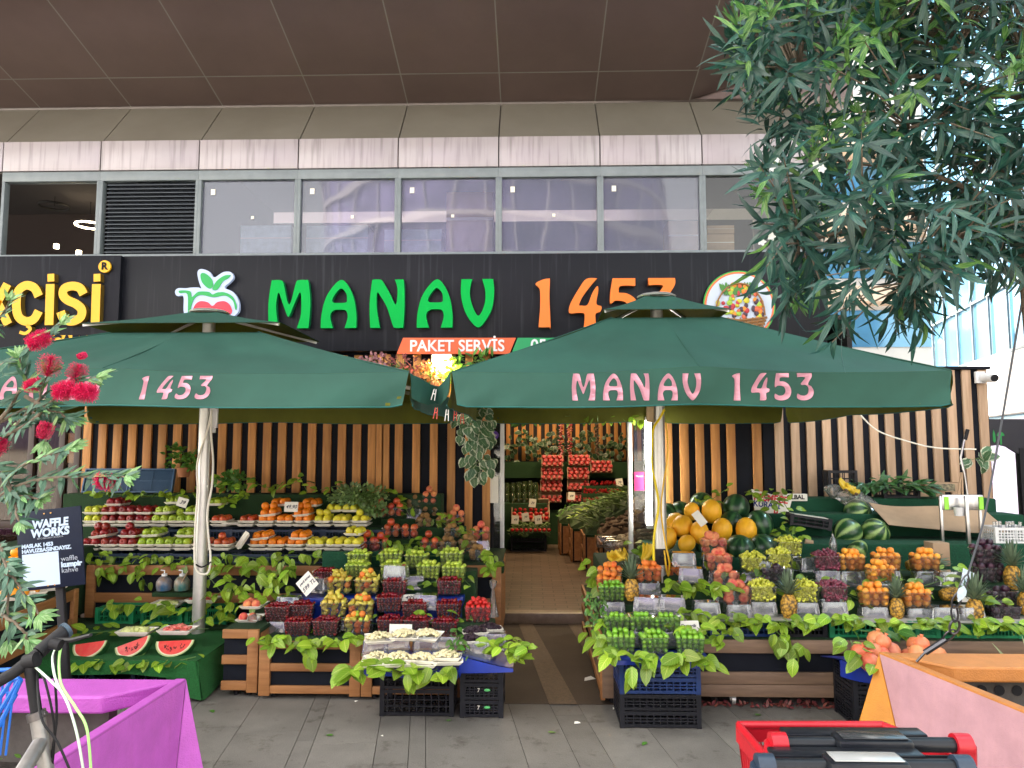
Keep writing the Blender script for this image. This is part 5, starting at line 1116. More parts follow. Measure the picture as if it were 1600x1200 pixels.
# ---- pears, apricots, cherries
row('the rear pear row on the left stand',[(527,929),(572,929)],5.62,'small_pear',1.0,mix=['small_pear','apricot','small_pear'],heap=1.3)
row('the rear cherry row',[(506,915,None,0,5.75),(615,931),(701,930)],5.62,'cherry',1.0)
row('the middle pear row on the left stand',[(519,965,None,1),(562,967,None,1)],5.42,'small_pear',1.0,mix=['small_pear','small_pear','apricot'],heap=1.3)
row('the middle cherry row',[(431,972,None,1,5.38),(467,969,None,0),(606,957),(647,967,None,1),(700,967,None,1)],5.42,'cherry',1.0)
row('the front cherry row',[(462,996),(507,995),(608,993),(651,994),(694,997)],5.25,'cherry',1.0)
row('the front corner with mixed pears',[(556,993)],5.25,'small_pear',1.0,mix=['small_pear','apricot','pale_green_plum'])
row('the strawberry corner beside the path',[(746,973)],5.34,'strawberry',1.0,heap=1.6)
p=at(746,973,5.34)
q=MB(); q.box(p.x-.14,p.x+.12,5.28,5.50,.387,p.z-.002); tag(q.obj('turf_step',K['turfd'],bevel=.01),'small turf riser under the strawberries','display step')
# ---- right display
row('the lower green plum row on the crates',[(972,1022),(1024,1023),(1081,1024)],4.68,'green_plum',.95)
row('the upper green plum row on the crates',[(965,988,None,1),(1005,988,None,1),(1044,989,None,1)],4.86,'green_plum',.92)
row('the apricot corner beside the path',[(954,913,'apricot',1,5.62),(957,941,'green_plum',1,5.32),(953,928,'apricot',0,5.50),(1015,911,'apricot',1,5.55),(1049,911,'apricot',0,5.8)],5.5,'apricot',1.0)
row('the front row of the right stand',[(1155,945,'flat_peach',1),(1194,941,'yellow_grape',1),(1261,942,'yellow_grape',1),(1306,941,'red_grape',1),(1371,949,'loquat',1),(1437,951,'loquat',1),(1577,973,'plum',0)],5.24,'loquat',1.02)
row('the second row of the right stand',[(1137,919,'flat_peach',1,5.46),(1213,911,'plum',0,5.5),(1382,912,'loquat',1),(1573,948,'plum',1,5.36)],5.46,'loquat',1.0)
row('the third row of the right stand',[(1126,892,'flat_peach',1),(1180,895,'yellow_grape',1),(1221,889,'yellow_grape',1),(1296,892,'red_grape',1),(1334,893,'loquat',1),(1390,892,'loquat',1),(1452,893,'loquat',1)],5.66,'loquat',1.04)
row('the rear row of the right stand',[(1118,866,'flat_peach',1),(1236,869,'yellow_grape',1),(1552,911,'plum',0,5.6),(1549,882,'plum',0,5.62)],5.9,'plum',1.05)
# empties standing upside down as risers or spares
for n,(px,py,Y,lb) in enumerate(((1012,957,5.2,'by the paper behind the green plums'),(1052,957,5.2,'right of the small price paper'),(1069,885,5.75,'under the melons beside the yellow cable'),(1081,910,5.6,'tilted on the leaves left of the flat peaches'),(1105,965,5.2,'at the left end of the front row on paper'),(1268,893,5.8,'between the yellow and the red grapes'),(1190,898,5.7,'behind the peaches'),(1478,973,5.2,'right of the front loquats'),(1518,973,5.22,'behind the standing pineapple at right'),(1486,916,5.5,'beneath the lying price paper'),(618,905,5.7,'between the rear cherry and plum punnets'),(644,921,5.8,'between the two left green plum rows'),(492,925,5.6,'behind the price card by the pears'),(450,955,5.5,'behind the cherry punnets'),(665,952,5.5,'right of the price paper in the cherries'),(585,1023,4.86,'far left under the first foam tray of kernels'),(619,1018,4.86,'under the second foam tray of kernels'),(664,1018,4.86,'under the third foam tray of kernels'),(695,1018,4.86,'under the small foam tray beside the cherries'),(772,1015,4.98,'right of the black mulberries'),(750,1028,4.86,'under the black mulberries'))):
    p=at(px,py,Y); o=mobj('upturned_punnet',PI_,None,(p.x,p.y+.03,p.z),(0,0,jit(.3)),1.0 if n not in(15,16,17,18) else .9); tag(o,'upturned empty clear punnet %s'%lb,'punnet')
# ---- foam trays of fruit
def tray(px,py,Yf,kind,lab,n=6,rz=0,tilt=0,mesh=None,empty=False,lift=0,top=0):
    p=at(px,py,Yf); p.y=Yf+.1; T=mobj('foam_tray',mesh or TM,None,p,(0,tilt,rz)); tag(T,'white foam tray, the %s'%lab,'tray')
    if empty: return p
    r=FK[kind]['r']; 
    for j in range(3):
        for i in range(2):
            if j*2+i>=n: break
            x=(-1+2*i)*r*1.0+jit(.003); y=-.1+r*1.05+j*r*1.9+jit(.004); q=Matrix.Rotation(rz,3,'Z')@Vector((x,y,0))
            put(kind,(p.x+q.x,p.y+q.y,p.z+r*.92-x*math.sin(tilt)),None,random.uniform(.95,1.05),'%s on the %s'%(FK[kind]['adj'],lab),'%ss on the %s'%(FK[kind]['cat'],lab),2)
    for k in range(top):
        put(kind,(p.x+(-.5+k)*r*2.0+jit(.006) if top>1 else p.x+jit(.02),p.y-.1+r*2.0+jit(.006),p.z+r*2.45),None,1,'%s topping the %s'%(FK[kind]['adj'],lab),'%ss topping the %s'%(FK[kind]['cat'],lab),2)
    return p
YU,YLo=6.80,6.42
up=[(141,'yellow_apple'),(167,'red_apple'),(194,'red_apple'),(221,'red_apple'),(247,'green_apple'),(273,'green_apple'),(299,'green_apple'),(340,'nectarine'),(384,'nectarine'),(414,'orange'),(443,'orange'),(472,'orange'),(502,'lemon'),(531,'lemon'),(561,'lemon')]
for i,(px,kd) in enumerate(up):
    tray(px,817,YU,kd,'%s tray of the upper shelf bottom layer'%ORD[i],top=1 if px in (273,561) else 2 if px==502 else 0)
    tray(px+jit(3),822.5,YU-.01,kd,'empty one under the %s fruit tray of the upper shelf'%ORD[i],empty=True)
tray(358,820,YU,'orange','empty one on the upper shelf beside the nectarines',empty=True)
for i,(px,kd,tl,tp) in enumerate(((141,'yellow_apple',0,0),(167,'red_apple',0,0),(195,'red_apple',0,0),(222,'red_apple',0,0),(252,'green_apple',-.06,0),(299,'green_apple',0,0),(417,'orange',-.12,2),(470,'orange',-.1,2))):
    tray(px,803.5 if px<400 else 807,YU+.0,kd,'%s tray of the upper shelf second layer'%ORD[i],tilt=tl,top=tp)
for i,(px,py,kd) in enumerate(((176,790.5,'red_apple'),(269,787.5,'green_apple'),(333,790,'green_apple'),(434,791,'orange'),(483,791.5,'orange'),(520,800,'lemon'),(545,800,'lemon'))):
    tray(px,py,YU+.12,kd,'%s tray of the upper shelf topmost layer'%ORD[i],tilt=jit(.05))
lo=[(138,'red_apple'),(167,'red_apple'),(196,'red_apple'),(225,'green_apple'),(254,'green_apple'),(283,'green_apple'),(312,'peach'),(344,'nectarine'),(401,'orange'),(430,'orange'),(459,'orange'),(491,'lemon'),(521,'lemon'),(549,'lemon')]
for i,(px,kd) in enumerate(lo):
    tray(px,854,YLo,kd,'%s tray of the lower shelf bottom layer'%ORD[i],top=1 if px==344 else 0)
    tray(px+jit(3),860,YLo-.01,kd,'empty one under the %s fruit tray of the lower shelf'%ORD[i],empty=True)
for i,(px,py,kd,tl,tp) in enumerate(((152,840.5,'red_apple',-.14,2),(198,840,'red_apple',0,1),(232,839,'green_apple',-.05,0),(287,839.5,'green_apple',0,0),(405,844,'orange',-.1,0),(465,843.5,'orange',0,0),(551,837,'lemon',0,0))):
    tray(px,py,YLo,kd,'%s tray stacked above the lower shelf'%ORD[i],tilt=tl,top=tp)
o=mobj('foam_tray',TM,None,at(381,845,6.45),(0,-1.0,.5)); tag(o,'empty white foam tray standing on edge between peaches and oranges','tray')
# ---- oranges on the angled stand at the far left
for i,(px,py,Y) in enumerate(((2,892,5.15),(30,885,5.5),(24,935,4.95),(42,930,5.2),(75,921,5.45))):
    p=at(px,py,Y); T=mobj('foam_tray',TM2,None,p,(0,0,.7),1.15); lb='on the angled left stand, %s from the left'%ORD[i]; tag(T,'white foam tray of big oranges %s'%lb,'tray')
    for j in range(5 if i!=3 else 2):
        a=j*1.26; put('mandarin',(p.x+.05*math.cos(a),p.y+.045*math.sin(a),p.z+.045),None,1,'big orange on the foam tray %s'%lb,'big oranges on the foam tray %s'%lb,2)
    if i in(1,): 
        for a in (0,1.9,4): put('mandarin',(p.x+.025*math.cos(a),p.y+.025*math.sin(a),p.z+.11),None,1,'big orange in the upper layer %s'%lb,'upper big oranges on the tray %s'%lb,2)
turfblock('turf step carrying the rear tray of big oranges far left',at(-30,890,5.3).x,at(52,888,5.5).x,5.16,5.75,.63,at(30,888,5.5).z-.01,'turfd')
# ---- pomegranates
for i,(px,py,Y) in enumerate(((1343,1020,4.72),(1360,1036,4.66),(1366,1018,4.75),(1380,1003,4.78),(1370,1000,4.9),(1392,1018,4.82),(1378,1022,4.74),(1440,1006,4.80),(1430,1008,4.9),(1434,1021,4.78),(1452,1022,4.8),(1465,1024,4.76),(1420,1026,4.85))):
    put('pomegranate',at(px,py,Y),(jit(.5),jit(.5),jit(3)),random.uniform(.85,1.1),'%s on the %s pile beside the orange planter'%(FK['pomegranate']['adj'],'left' if px<1400 else 'right'),'pomegranates in the %s pile'%('left' if px<1400 else 'right'),2)
# ---- kernels on foam trays
def heapk(kind,p,w,d,n,lab,grp,h=.03,rz=0):
    r=FK[kind]['r']
    for i in range(n):
        a=random.random()*2*PI; q=math.sqrt(random.random()); x=q*math.cos(a); y=q*math.sin(a)
        v=Matrix.Rotation(rz,3,'Z')@Vector((x*w/2,y*d/2,0)); put(kind,(p.x+v.x,p.y+v.y,p.z+.012+h*(1-q*q)*random.uniform(.75,1)),None,random.uniform(.85,1.15),lab,grp,2-q)
for i,(px,py,Y,rz,ti) in enumerate(((593,1000,4.84,.25,.2),(633,996,4.86,0,.15),(668,996,4.87,-.35,.25),(590,1033,4.70,.15,0),(624,1032,4.70,-.1,0),(660,1033,4.70,-.2,0),(698,1029,4.74,0,0))):
    p=at(px,py,Y); T=mobj('foam_tray',TM2,None,p,(ti,0,rz),.92); lb='%s on the blue cloth'%('%s foam tray of the raised row'%ORD[i] if i<3 else '%s foam tray of the front row'%ORD[i-3]); tag(T,'tray of pale kernels, the %s'%lb,'tray')
    heapk('peeled_kernel',p+Vector((0,0,.008)),.155,.10,85,'pale peeled kernel on the %s'%lb,'kernels on the %s'%lb,.032,rz)
    if i>=3: q=mobj('foam_tray',TM2,None,p+Vector((.01,-.045,-.012)),(0,0,rz+.1),.95); tag(q,'empty tray under the %s'%lb,'tray')
# mulberries
for i,(px,py,Y,a) in enumerate(((735,1003,4.9,'lower'),(742,990,5.0,'upper'),(765,985,5.1,'rear'))):
    p=at(px,py,Y); T=mobj('foam_tray',TM2,None,p,(0,0,.2),.85); tag(T,'%s foam tray of black mulberries beside the path'%a,'tray'); heapk('black_mulberry',p+Vector((0,0,.004)),.14,.09,46,'black mulberry on the %s tray beside the path'%a,'black mulberries on the %s tray'%a,.03)
# ================================================================ BIG FRUIT
def melonmat():
    return mat('yellow_melon_skin',(.95,.52,.02),.5,col2=(.88,.42,.015),scale=9,rnd=.08,bump=.25,bscale=60)
def stripemat(name,dark,light,ns=5,paler=.0):
    m=bpy.data.materials.new(name); m.use_nodes=True; N=m.node_tree.nodes; L=m.node_tree.links; B=N['Principled BSDF']; B.inputs['Roughness'].default_value=.32
    tc=N.new('ShaderNodeTexCoord'); sp=N.new('ShaderNodeSeparateXYZ'); L.new(tc.outputs['Object'],sp.inputs[0])
    at_=N.new('ShaderNodeMath'); at_.operation='ARCTAN2'; L.new(sp.outputs[0],at_.inputs[0]); L.new(sp.outputs[1],at_.inputs[1])
    n=N.new('ShaderNodeTexNoise'); n.inputs['Scale'].default_value=22; n.inputs['Detail'].default_value=5; n.inputs['Roughness'].default_value=.75; L.new(tc.outputs['Object'],n.inputs[0])
    a=N.new('ShaderNodeMath'); a.operation='MULTIPLY'; a.inputs[1].default_value=ns; L.new(at_.outputs[0],a.inputs[0]); b=N.new('ShaderNodeMath'); b.operation='MULTIPLY_ADD'; b.inputs[1].default_value=4.5; L.new(n.outputs[0],b.inputs[0]); L.new(a.outputs[0],b.inputs[2])
    s=N.new('ShaderNodeMath'); s.operation='SINE'; L.new(b.outputs[0],s.inputs[0]); r=N.new('ShaderNodeValToRGB'); r.color_ramp.elements[0].position=.45; r.color_ramp.elements[1].position=.95; r.color_ramp.elements[0].color=(*dark,1); r.color_ramp.elements[1].color=(*light,1)
    mr=N.new('ShaderNodeMapRange'); mr.inputs[1].default_value=-1; L.new(s.outputs[0],mr.inputs[0]); L.new(mr.outputs[0],r.inputs[0]); L.new(r.outputs[0],B.inputs['Base Color']); return m
M_wm=stripemat('striped_watermelon_skin',(.012,.06,.018),(.30,.45,.14),7); M_wd=stripemat('dark_watermelon_skin',(.010,.05,.02),(.05,.14,.05),8)
q=MB(); q.lathe([(a*.085,b*.085) for a,b in ((0,-1.25),(.35,-1.17),(.72,-.88),(.96,-.35),(1,.1),(.88,.62),(.6,.98),(.28,1.16),(.1,1.2),(0,1.17))],22); MEL=q.mesh('melon',melonmat(),smooth=60)
for i,(px,py,Y,s,tl,lb) in enumerate(((1112,799,6.75,.98,.05,'highest, standing upright on the pile'),(1081,799,6.8,.78,.5,'small one behind the paper card'),(1066,822,6.55,.98,1.1,'large one lying sideways left on the pile'),(1056,818,6.65,.95,.9,'half hidden left behind the large one'),(1042,841,6.45,.92,.2,'lowest left one beside the pole'),(1093,832,6.45,.88,-.35,'leaning in the middle of the pile'),(1073,849,6.35,.76,1.2,'round small one at the bottom'),(1128,828,6.5,.95,.25,'behind the top punnet of flat peaches'),(1166,828,6.5,.98,.15,'rightmost, leaning on a dark watermelon'))):
    o=mobj('melon',MEL,None,at(px,py,Y),(jit(.2),tl,jit(2)),s*1.07); tag(o,'yellow melon %s'%lb,'melon')
q=MB(); q.ball((0,0,0),(1,1,1),28,18); WM=q.mesh('watermelon',M_wm,smooth=60); WD=q.mesh('watermelon',M_wd,smooth=60)
for i,(px,py,Y,s,me,lb) in enumerate(((1340,801,6.9,(.125,.125,.115),WM,'striped watermelon on top of two others under the plastic bag'),(1324,832,6.55,(.12,.12,.125),WM,'striped watermelon, lower left of three on turf'),(1367,832,6.55,(.12,.12,.12),WM,'striped watermelon, lower right of three on turf'),(1338,862,6.1,(.145,.10,.07),WM,'striped watermelon half seen behind the loquats'),
    (1097,786,7.0,(.11,.11,.10),WD,'dark watermelon at the back above the melons'),(1150,793,6.85,(.12,.12,.125),WD,'dark watermelon right of the highest melon'),(1143,818,6.75,(.11,.11,.11),WD,'dark watermelon between two melons'),(1187,819,6.6,(.115,.115,.125),WD,'dark watermelon right of the rightmost melon'),(1157,857,6.25,(.125,.11,.11),WD,'dark watermelon below the rightmost two melons'),(1192,857,6.3,(.12,.12,.12),WD,'dark watermelon bottom right of the heap'),(1045,806,7.0,(.11,.11,.12),WD,'dark watermelon at the left end beside the pole'),(1218,815,6.9,(.12,.12,.12),WD,'dark watermelon behind the leaves under the sign card'),(1222,842,6.7,(.12,.12,.10),WD,'dark watermelon low behind the leaves right of the heap'),(1063,800,7.0,(.1,.1,.1),WD,'dark watermelon behind the small melon'),(1105,850,6.5,(.11,.11,.10),WD,'dark watermelon low between the melons'))):
    o=mobj('watermelon',me,None,at(px,py,Y),(R(70)+jit(.4) if px>1300 else jit(.5),jit(.4),jit(2)),s); tag(o,lb,'watermelon')
# watermelon slices
def slice_(px,py,Y,w,ang,tilt,label,seeds=True):
    t=thing('watermelon_slice',label,'watermelon slice',at(px,py,Y),0); t.rotation_euler=(tilt,ang,.1)
    q=MB(); N_=20; H=.105
    def P(r,a,y): return (r*w*math.cos(a),y,-r*H*math.sin(a)*1.15)
    for m_,(r0,r1) in enumerate(((0,.86),(.86,.93),(.93,1.0))):
        for i in range(N_):
            a,b=PI*i/N_,PI*(i+1)/N_
            if r0==0: q.add([P(0,a,0),P(r1,a,0),P(r1,b,0)],[(0,1,2)],m_)
            else: q.add([P(r0,a,0),P(r1,a,0),P(r1,b,0),P(r0,b,0)],[(0,1,2,3)],m_)
    for i in range(N_):
        a,b=PI*i/N_,PI*(i+1)/N_; q.add([P(1,a,0),P(1,a,.05),P(1,b,.05),P(1,b,0)],[(0,1,2,3)],3); q.add([P(0,a,.10),P(1,a,.05),P(1,b,.05)],[(0,1,2)],0)
    q.add([P(.93,0,0),P(.93,PI,0),P(.9,PI,.05),(0,.10,0),P(.9,0,.05)],[(0,1,2,3,4)],0)
    q.obj('slice_body',[mat('melon_flesh',(.72,.03,.035),.35,col2=(.72,.09,.06),scale=25,coat=.3),mat('white_rind',(.65,.62,.40),.5),mat('pale_green_rind',(.35,.45,.18),.5),M_wm] if 'mf' not in K else K['mf'],t)
    if 'mf' not in K: K['mf']=[m.material for m in t.children[0].material_slots]
    if seeds:
        q=MB(); rs=random.Random(int(px))
        for i in range(26):
            a=PI*rs.uniform(.15,.85); r=rs.uniform(.40,.66); x,y,z=P(r,a,-.001); q.ball((x,y,z),(.0035,.0015,.006),6,4)
        q.obj('seeds',K['rubber'],t)
slice_(141,1004,5.25,.115,-.12,-.75,'cut watermelon slice behind the bicycle grip, leftmost of three',False)
slice_(207,1002,5.25,.125,-.35,-.75,'cut watermelon slice with a curved line of black seeds, middle one')
slice_(274,1001,5.25,.130,-.03,-.75,'cut watermelon half slice with many black seeds, rightmost of three')
def dish(px,py,Y,m,label,n,cs,lift=.03,red=True):
    p=at(px,py,Y); t=thing('fruit_dish',label,'tray of fruit',p); q=MB(); q.join(tray_mesh(.24,.16,.03)); q.obj('foam_tray',K['foam'],t,bevel=.002)
    q=MB(); rs=random.Random(int(px))
    for i in range(n):
        a=rs.random()*6.28; r=math.sqrt(rs.random()); x=.10*r*math.cos(a); y=.06*r*math.sin(a); z=.018+lift*(1-r*r)*rs.uniform(.5,1)
        q.cb((0,0,0),(cs*rs.uniform(.8,1.6),cs,cs*.6),0,Matrix.Translation((x,y,z))@Euler((jit(.6),jit(.6),rs.random()*3)).to_matrix().to_4x4())
    q.obj('cut_fruit',m,t,bevel=.004); return t
M_cut=mat('cut_red_melon',(.62,.05,.05),.35,col2=(.75,.28,.2),scale=30); M_cg=mat('cut_pale_melon',(.62,.66,.26),.4,var=.1,scale=20)
dish(278,988,5.4,M_cut,'foam dish of red watermelon pieces above the rightmost slice',45,.03)
dish(318,940,6.05,M_cut,'foam dish of red watermelon pieces on the rightmost green crate',45,.03,.035)
dish(214,990,5.42,M_cg,'foam dish of pale green melon pieces above the middle slice',36,.035,.02)
dish(263,946,6.05,M_cg,'foam dish of pale melon slices on the middle green crate',26,.03,.012)
tray(390,952,5.45,'peach','tray right of the dish of red melon pieces',n=3); tray(384,973,5.35,'peach','tray low beside the first cherry punnet',n=2)
q=MB(); q.lathe([(0,0),(.05,.005),(.055,.03),(0,.05)],10); tag(q.obj('wrapped_sweets',K['bag'],loc=at(398,970,5.34)),'crumpled clear wrap beside two peaches left of the cherries','wrap')
# two painted dispenser bottles
for n,(px,cl) in enumerate(((256,(.005,.10,.22)),(284,(.02,.18,.17)))):
    b=thing('drink_dispenser',('blue painted jug with pump lid on the wooden rail','teal painted jug with a tilted wooden stick on the rail')[n],'jug',at(px,922,6.02))
    q=MB(); q.lathe([(0,0),(.055,0),(.062,.03),(.06,.07),(.04,.10),(.025,.11),(0,.112)],18); q.obj('jug_body',mat('painted_jug_%s'%('blue','teal')[n],cl,.3,col2=(.30,.20,.12),scale=10),b)
    q=MB(); q.lathe([(0,.112),(.022,.112),(.022,.13),(0,.13)],12); q.tube([(0,0,.13),(0,0,.155),(-.03,0,.158)],.005,6); q.obj('pump_lid',K['white'],b)
    if n: q=MB(); q.beam((0,-.05,.03),(.07,-.05,.16),.012,.006); q.obj('stick',K['cardb'],b)
q=MB(); p=at(270,925,6.0); q.box(p.x-.17,p.x+.17,5.99,6.20,p.z-.04,p.z-.002); tag(q.obj('turf_step',K['turfd'],bevel=.01),'turf ledge under the two painted jugs','display step')
# ---- pineapples
def pine():
    t=thing('pineapple','x','pineapple',(0,0,0)); q=MB(); n=26;k=22; vs=[];fs=[]
    for j in range(k+1):
        v=j/k; z=.15*v; r=.052*math.sin(PI*min(1,.12+v*.80))**.5
        for i in range(n):
            a=2*PI*i/n; b=1+.055*math.cos(a*8+v*14)*math.cos(a*8-v*14)+.0; vs.append((r*b*math.cos(a),r*b*math.sin(a),z))
    for j in range(k):
        for i in range(n): a=j*n+i;b=j*n+(i+1)%n; fs.append((a,b,b+n,a+n))
    q.add(vs,fs); q.add([(0,0,0)]+[vs[i] for i in range(n)],[(0,1+(i+1)%n,1+i) for i in range(n)])
    m=bpy.data.materials.new('pineapple_skin'); m.use_nodes=True; N=m.node_tree.nodes; L=m.node_tree.links; B=N['Principled BSDF']; B.inputs['Roughness'].default_value=.6
    vo=N.new('ShaderNodeTexVoronoi'); vo.inputs['Scale'].default_value=62; tc=N.new('ShaderNodeTexCoord'); L.new(tc.outputs['Object'],vo.inputs[0]); r=N.new('ShaderNodeValToRGB'); e=r.color_ramp.elements; e[0].position=.1; e[0].color=(.62,.36,.05,1); e[1].position=.75; e[1].color=(.10,.06,.015,1); x=e.new(.42); x.color=(.50,.27,.03,1); L.new(vo.outputs[0],r.inputs[0]); L.new(r.outputs[0],B.inputs['Base Color'])
    bp=N.new('ShaderNodeBump'); bp.invert=True; bp.inputs['Strength'].default_value=.8; L.new(vo.outputs[0],bp.inputs['Height']); L.new(bp.outputs[0],B.inputs['Normal'])
    q.obj('fruit_body',m,t,smooth=60); q=MB(); rs=random.Random(2)
    for i in range(46):
        a=i*2.4; u=i/46; q.leaf((.012*math.cos(a),.012*math.sin(a),.145+.03*(u)),(math.cos(a)*(1.1-u*.95),math.sin(a)*(1.1-u*.95),.75+u*.6),(-math.cos(a)*.6,-math.sin(a)*.6,1),.085+.06*u+rs.uniform(-.01,.02),.022,0,-.15+.5*(1-u),.35,False,4)
    q.obj('leaf_crown',leafmat('pineapple_leaf',(.13,.20,.12),(.22,.28,.18),rnd=.25,nve=1),t); return t
pn=pine()
pl_=[(987,938,5.35,0,1,'beside the apricots and green plums near the path',0),(1233,965,5.24,0,1.05,'standing between two yellow grape punnets',.0),(1402,966,5.25,.05,.9,'squeezed right of the first front loquat punnet',0),(1522,975,5.24,.12,1.1,'standing behind the carabiner',0),(1583,920,5.55,0,1.1,'standing in the top right corner of the stand',0),(1470,930,5.42,1.45,.95,'lying sideways with a blue tag behind the carabiner',0),(1417,884,5.82,1.5,1.0,'unripe, lying between two rear loquat punnets',0),(1604,960,5.3,0,1.0,'cut off by the right edge of the photo',0)]
for i,(px,py,Y,tl,s,lb,_) in enumerate(pl_):
    p=at(px,py,Y)
    t=pn if i==0 else dup(pn,p); t.location=p; t.rotation_euler=(0,tl,jit(1) if tl<1 else 0); t.scale=(s,)*3; t['label']='pineapple %s'%lb
# bananas
M_ban=mat('banana_skin',(.74,.50,.03),.45,col2=(.60,.42,.03),scale=10,island=.1); 
def bananas(px,py,Y,n,L,rz,label,sc=1,rot=(0,0)):
    q=MB()
    for i in range(n):
        a=-.7+1.4*i/max(1,n-1); pts=[];rr=[]
        for k in range(9):
            t=k/8; th=t*1.25; x=L*math.sin(th)*.8; z=L*(1-math.cos(th))*.8; pts.append(Vector((x*math.cos(a)-.0,x*math.sin(a)+i*.004,z*.9+abs(a)*.02))); rr.append(.017*(.35+.65*math.sin(PI*min(1,.08+t*.86))**.5) if 0<k<8 else .005)
        q.tube(pts,rr,7,0)
    q.ball((0,0,0),(.016,.02,.014),8,5,1)
    tag(q.obj('banana_bunch',[M_ban,M_stem],loc=at(px,py,Y),rot=(rot[0],rot[1],rz)),label,'bananas')
bananas(1005,878,5.9,6,.17,.2,'bunch of bananas curving up beside the right umbrella pole',rot=(0,-.5)); bananas(985,876,5.95,5,.15,2.6,'bunch of bananas lying left of the curved one'); bananas(962,879,5.9,7,.12,1.2,'small greenish banana bunch above the apricots'); bananas(950,872,6.0,7,.12,-.6,'small banana bunch nearest the doorway')
turfblock('turf step under the bananas beside the door',at(938,885,5.9).x,at(1028,885,5.9).x,5.82,6.6,zR,at(985,882,5.9).z-.005)
# bananas in a bag
bg_=thing('plastic_bag','clear plastic bag of bananas lying over the striped watermelons','bag',at(1331,772,6.95))
q=MB(); 
q.grid(lambda u,v:((-.26+.50*u)*(1),-.02+.10*math.sin(v*PI*2)*math.sin(PI*u)**.6+.01*math.sin(u*31+v*11),.05-.17*u+.09*math.cos(v*PI*2)*math.sin(PI*u)**.6+.012*math.sin(u*23+v*17)),26,18)
q.obj('bag_film',K['bag'],bg_)
bananas(1322,766,6.76,8,.12,1.3,'bananas showing through the opening of the clear bag',rot=(.6,0)); bananas(1338,772,6.76,8,.11,1.8,'second bunch of bananas inside the clear bag, on the right',rot=(.5,0))
# ================================================================ LEAVES AND GARLANDS
_g=[100]
def garland(label,pts,n,L=.115,down=.25,spread=.04,m='leaf',wid=.64,out=.8,stem=True,cat='garland',up=.0):
    _g[0]+=1; L*=.80; n=int(n*1.4); spread*=1.2; rs=random.Random(_g[0]); P=[at(*p) for p in pts]; c=P[0].copy(); q=MB(); path=[]
    seg=[(P[i+1]-P[i]).length for i in range(len(P)-1)]; T=sum(seg) or 1
    def pos(s):
        s*=T
        for i,g in enumerate(seg):
            if s<=g or i==len(seg)-1: return P[i].lerp(P[i+1],min(1,s/max(g,1e-6)))
            s-=g
    for i in range(n):
        s=(i+rs.uniform(-.3,.3))/max(1,n-1); s=min(1,max(0,s)); p=pos(s) if T>1e-3 else P[0]
        o=p+Vector((rs.uniform(-1,1)*spread,rs.uniform(-1,.6)*spread*.8,rs.uniform(-.5,1)*spread*.7))
        d=Vector((rs.uniform(-1,1),-out*rs.uniform(.2,1),-down*rs.uniform(.1,1.6)+rs.uniform(-.25,.35)+up)); nv=Vector((rs.uniform(-.8,.8),-.45+rs.uniform(-.5,.3),.9+rs.uniform(-.4,.5)))
        l=L*rs.uniform(.62,1.15); q.leaf(o-c,d,nv,l,l*wid*rs.uniform(.85,1.1),0,rs.uniform(.05,.5),rs.uniform(.05,.35),True,5)
    if stem and len(P)>1: q.tube([p-c+Vector((0,.01,-.004)) for p in P],.003,5,1)
    tag(q.obj('leaf_garland',[K[m],K['stem']],loc=c),label,cat)
G=garland
G('bright leaves hanging along the front of the lower tray shelf, left half',[(135,868,6.34),(230,872,6.33),(335,876,6.33)],26,.10,.9,.05)
G('leaf cluster hanging over the wooden rail beside the black sign',[(160,890,6.2),(170,905,6.2)],7,.12,1.2,.05)
G('leaf cluster hanging over the wooden rail left of the painted jugs',[(215,890,6.2),(228,915,6.18)],7,.12,1.2,.05)
G('bright leaves hanging along the lower tray shelf between pole and lemons',[(345,865,6.33),(400,872,6.33),(470,868,6.33),(540,866,6.33)],22,.11,.9,.05)
G('large leaf cluster left of the price card, over the cherry stand',[(385,885,5.95),(415,900,5.8),(445,905,5.7),(420,925,5.65)],26,.13,.6,.09)
G('leaf cluster hanging beside the price card above the dark turf',[(440,875,6.1),(455,893,6.1)],8,.12,1.2,.05)
G('leaves behind the dish of red melon right of the left pole',[(325,900,6.0),(345,925,5.9),(375,915,5.9),(395,945,5.6)],30,.12,.4,.09)
G('leaves draped over the green crates behind the watermelons',[(160,948,5.92),(230,945,5.95),(300,955,5.95),(350,950,5.95)],26,.14,.35,.06,out=1)
G('leaves lying under the three watermelon slices',[(125,1034,5.10),(200,1036,5.08),(270,1034,5.08),(305,1026,5.12)],16,.11,.1,.03,out=1,up=-.1)
G('leaves standing up behind the watermelon slices',[(125,990,5.55),(180,985,5.6),(250,985,5.6),(325,982,5.6)],16,.12,-.2,.05,out=.5)
G('bright leaves along the front edge under the cherries',[(403,1000,5.1),(450,1003,5.08),(510,1005,5.08),(560,1002,5.08)],34,.125,.16,.055,out=.75)
G('cluster of broad leaves hanging under the cherries onto the stand',[(480,1012,5.05),(492,1024,5.04)],4,.14,1.8,.02)
G('leaves poking out between the cherry and pear punnets',[(480,985,5.3),(545,965,5.45),(590,975,5.4),(640,985,5.3)],12,.10,-.1,.04)
G('leaves between the cherry punnets right of the price paper',[(660,960,5.4),(680,975,5.35),(720,965,5.38)],9,.10,0,.04)
G('leaves along the front of the blue cloth under the kernel trays',[(560,1040,4.64),(610,1050,4.62),(650,1052,4.62),(710,1050,4.62)],20,.15,.16,.055,out=.75)
G('broad leaves hanging low in front of the black crates by the path',[(638,1048,4.6),(646,1062,4.59)],4,.15,2,.02)
G('leaves at the left corner of the kernel trays',[(545,1040,4.68),(556,1046,4.66)],6,.16,.4,.03)
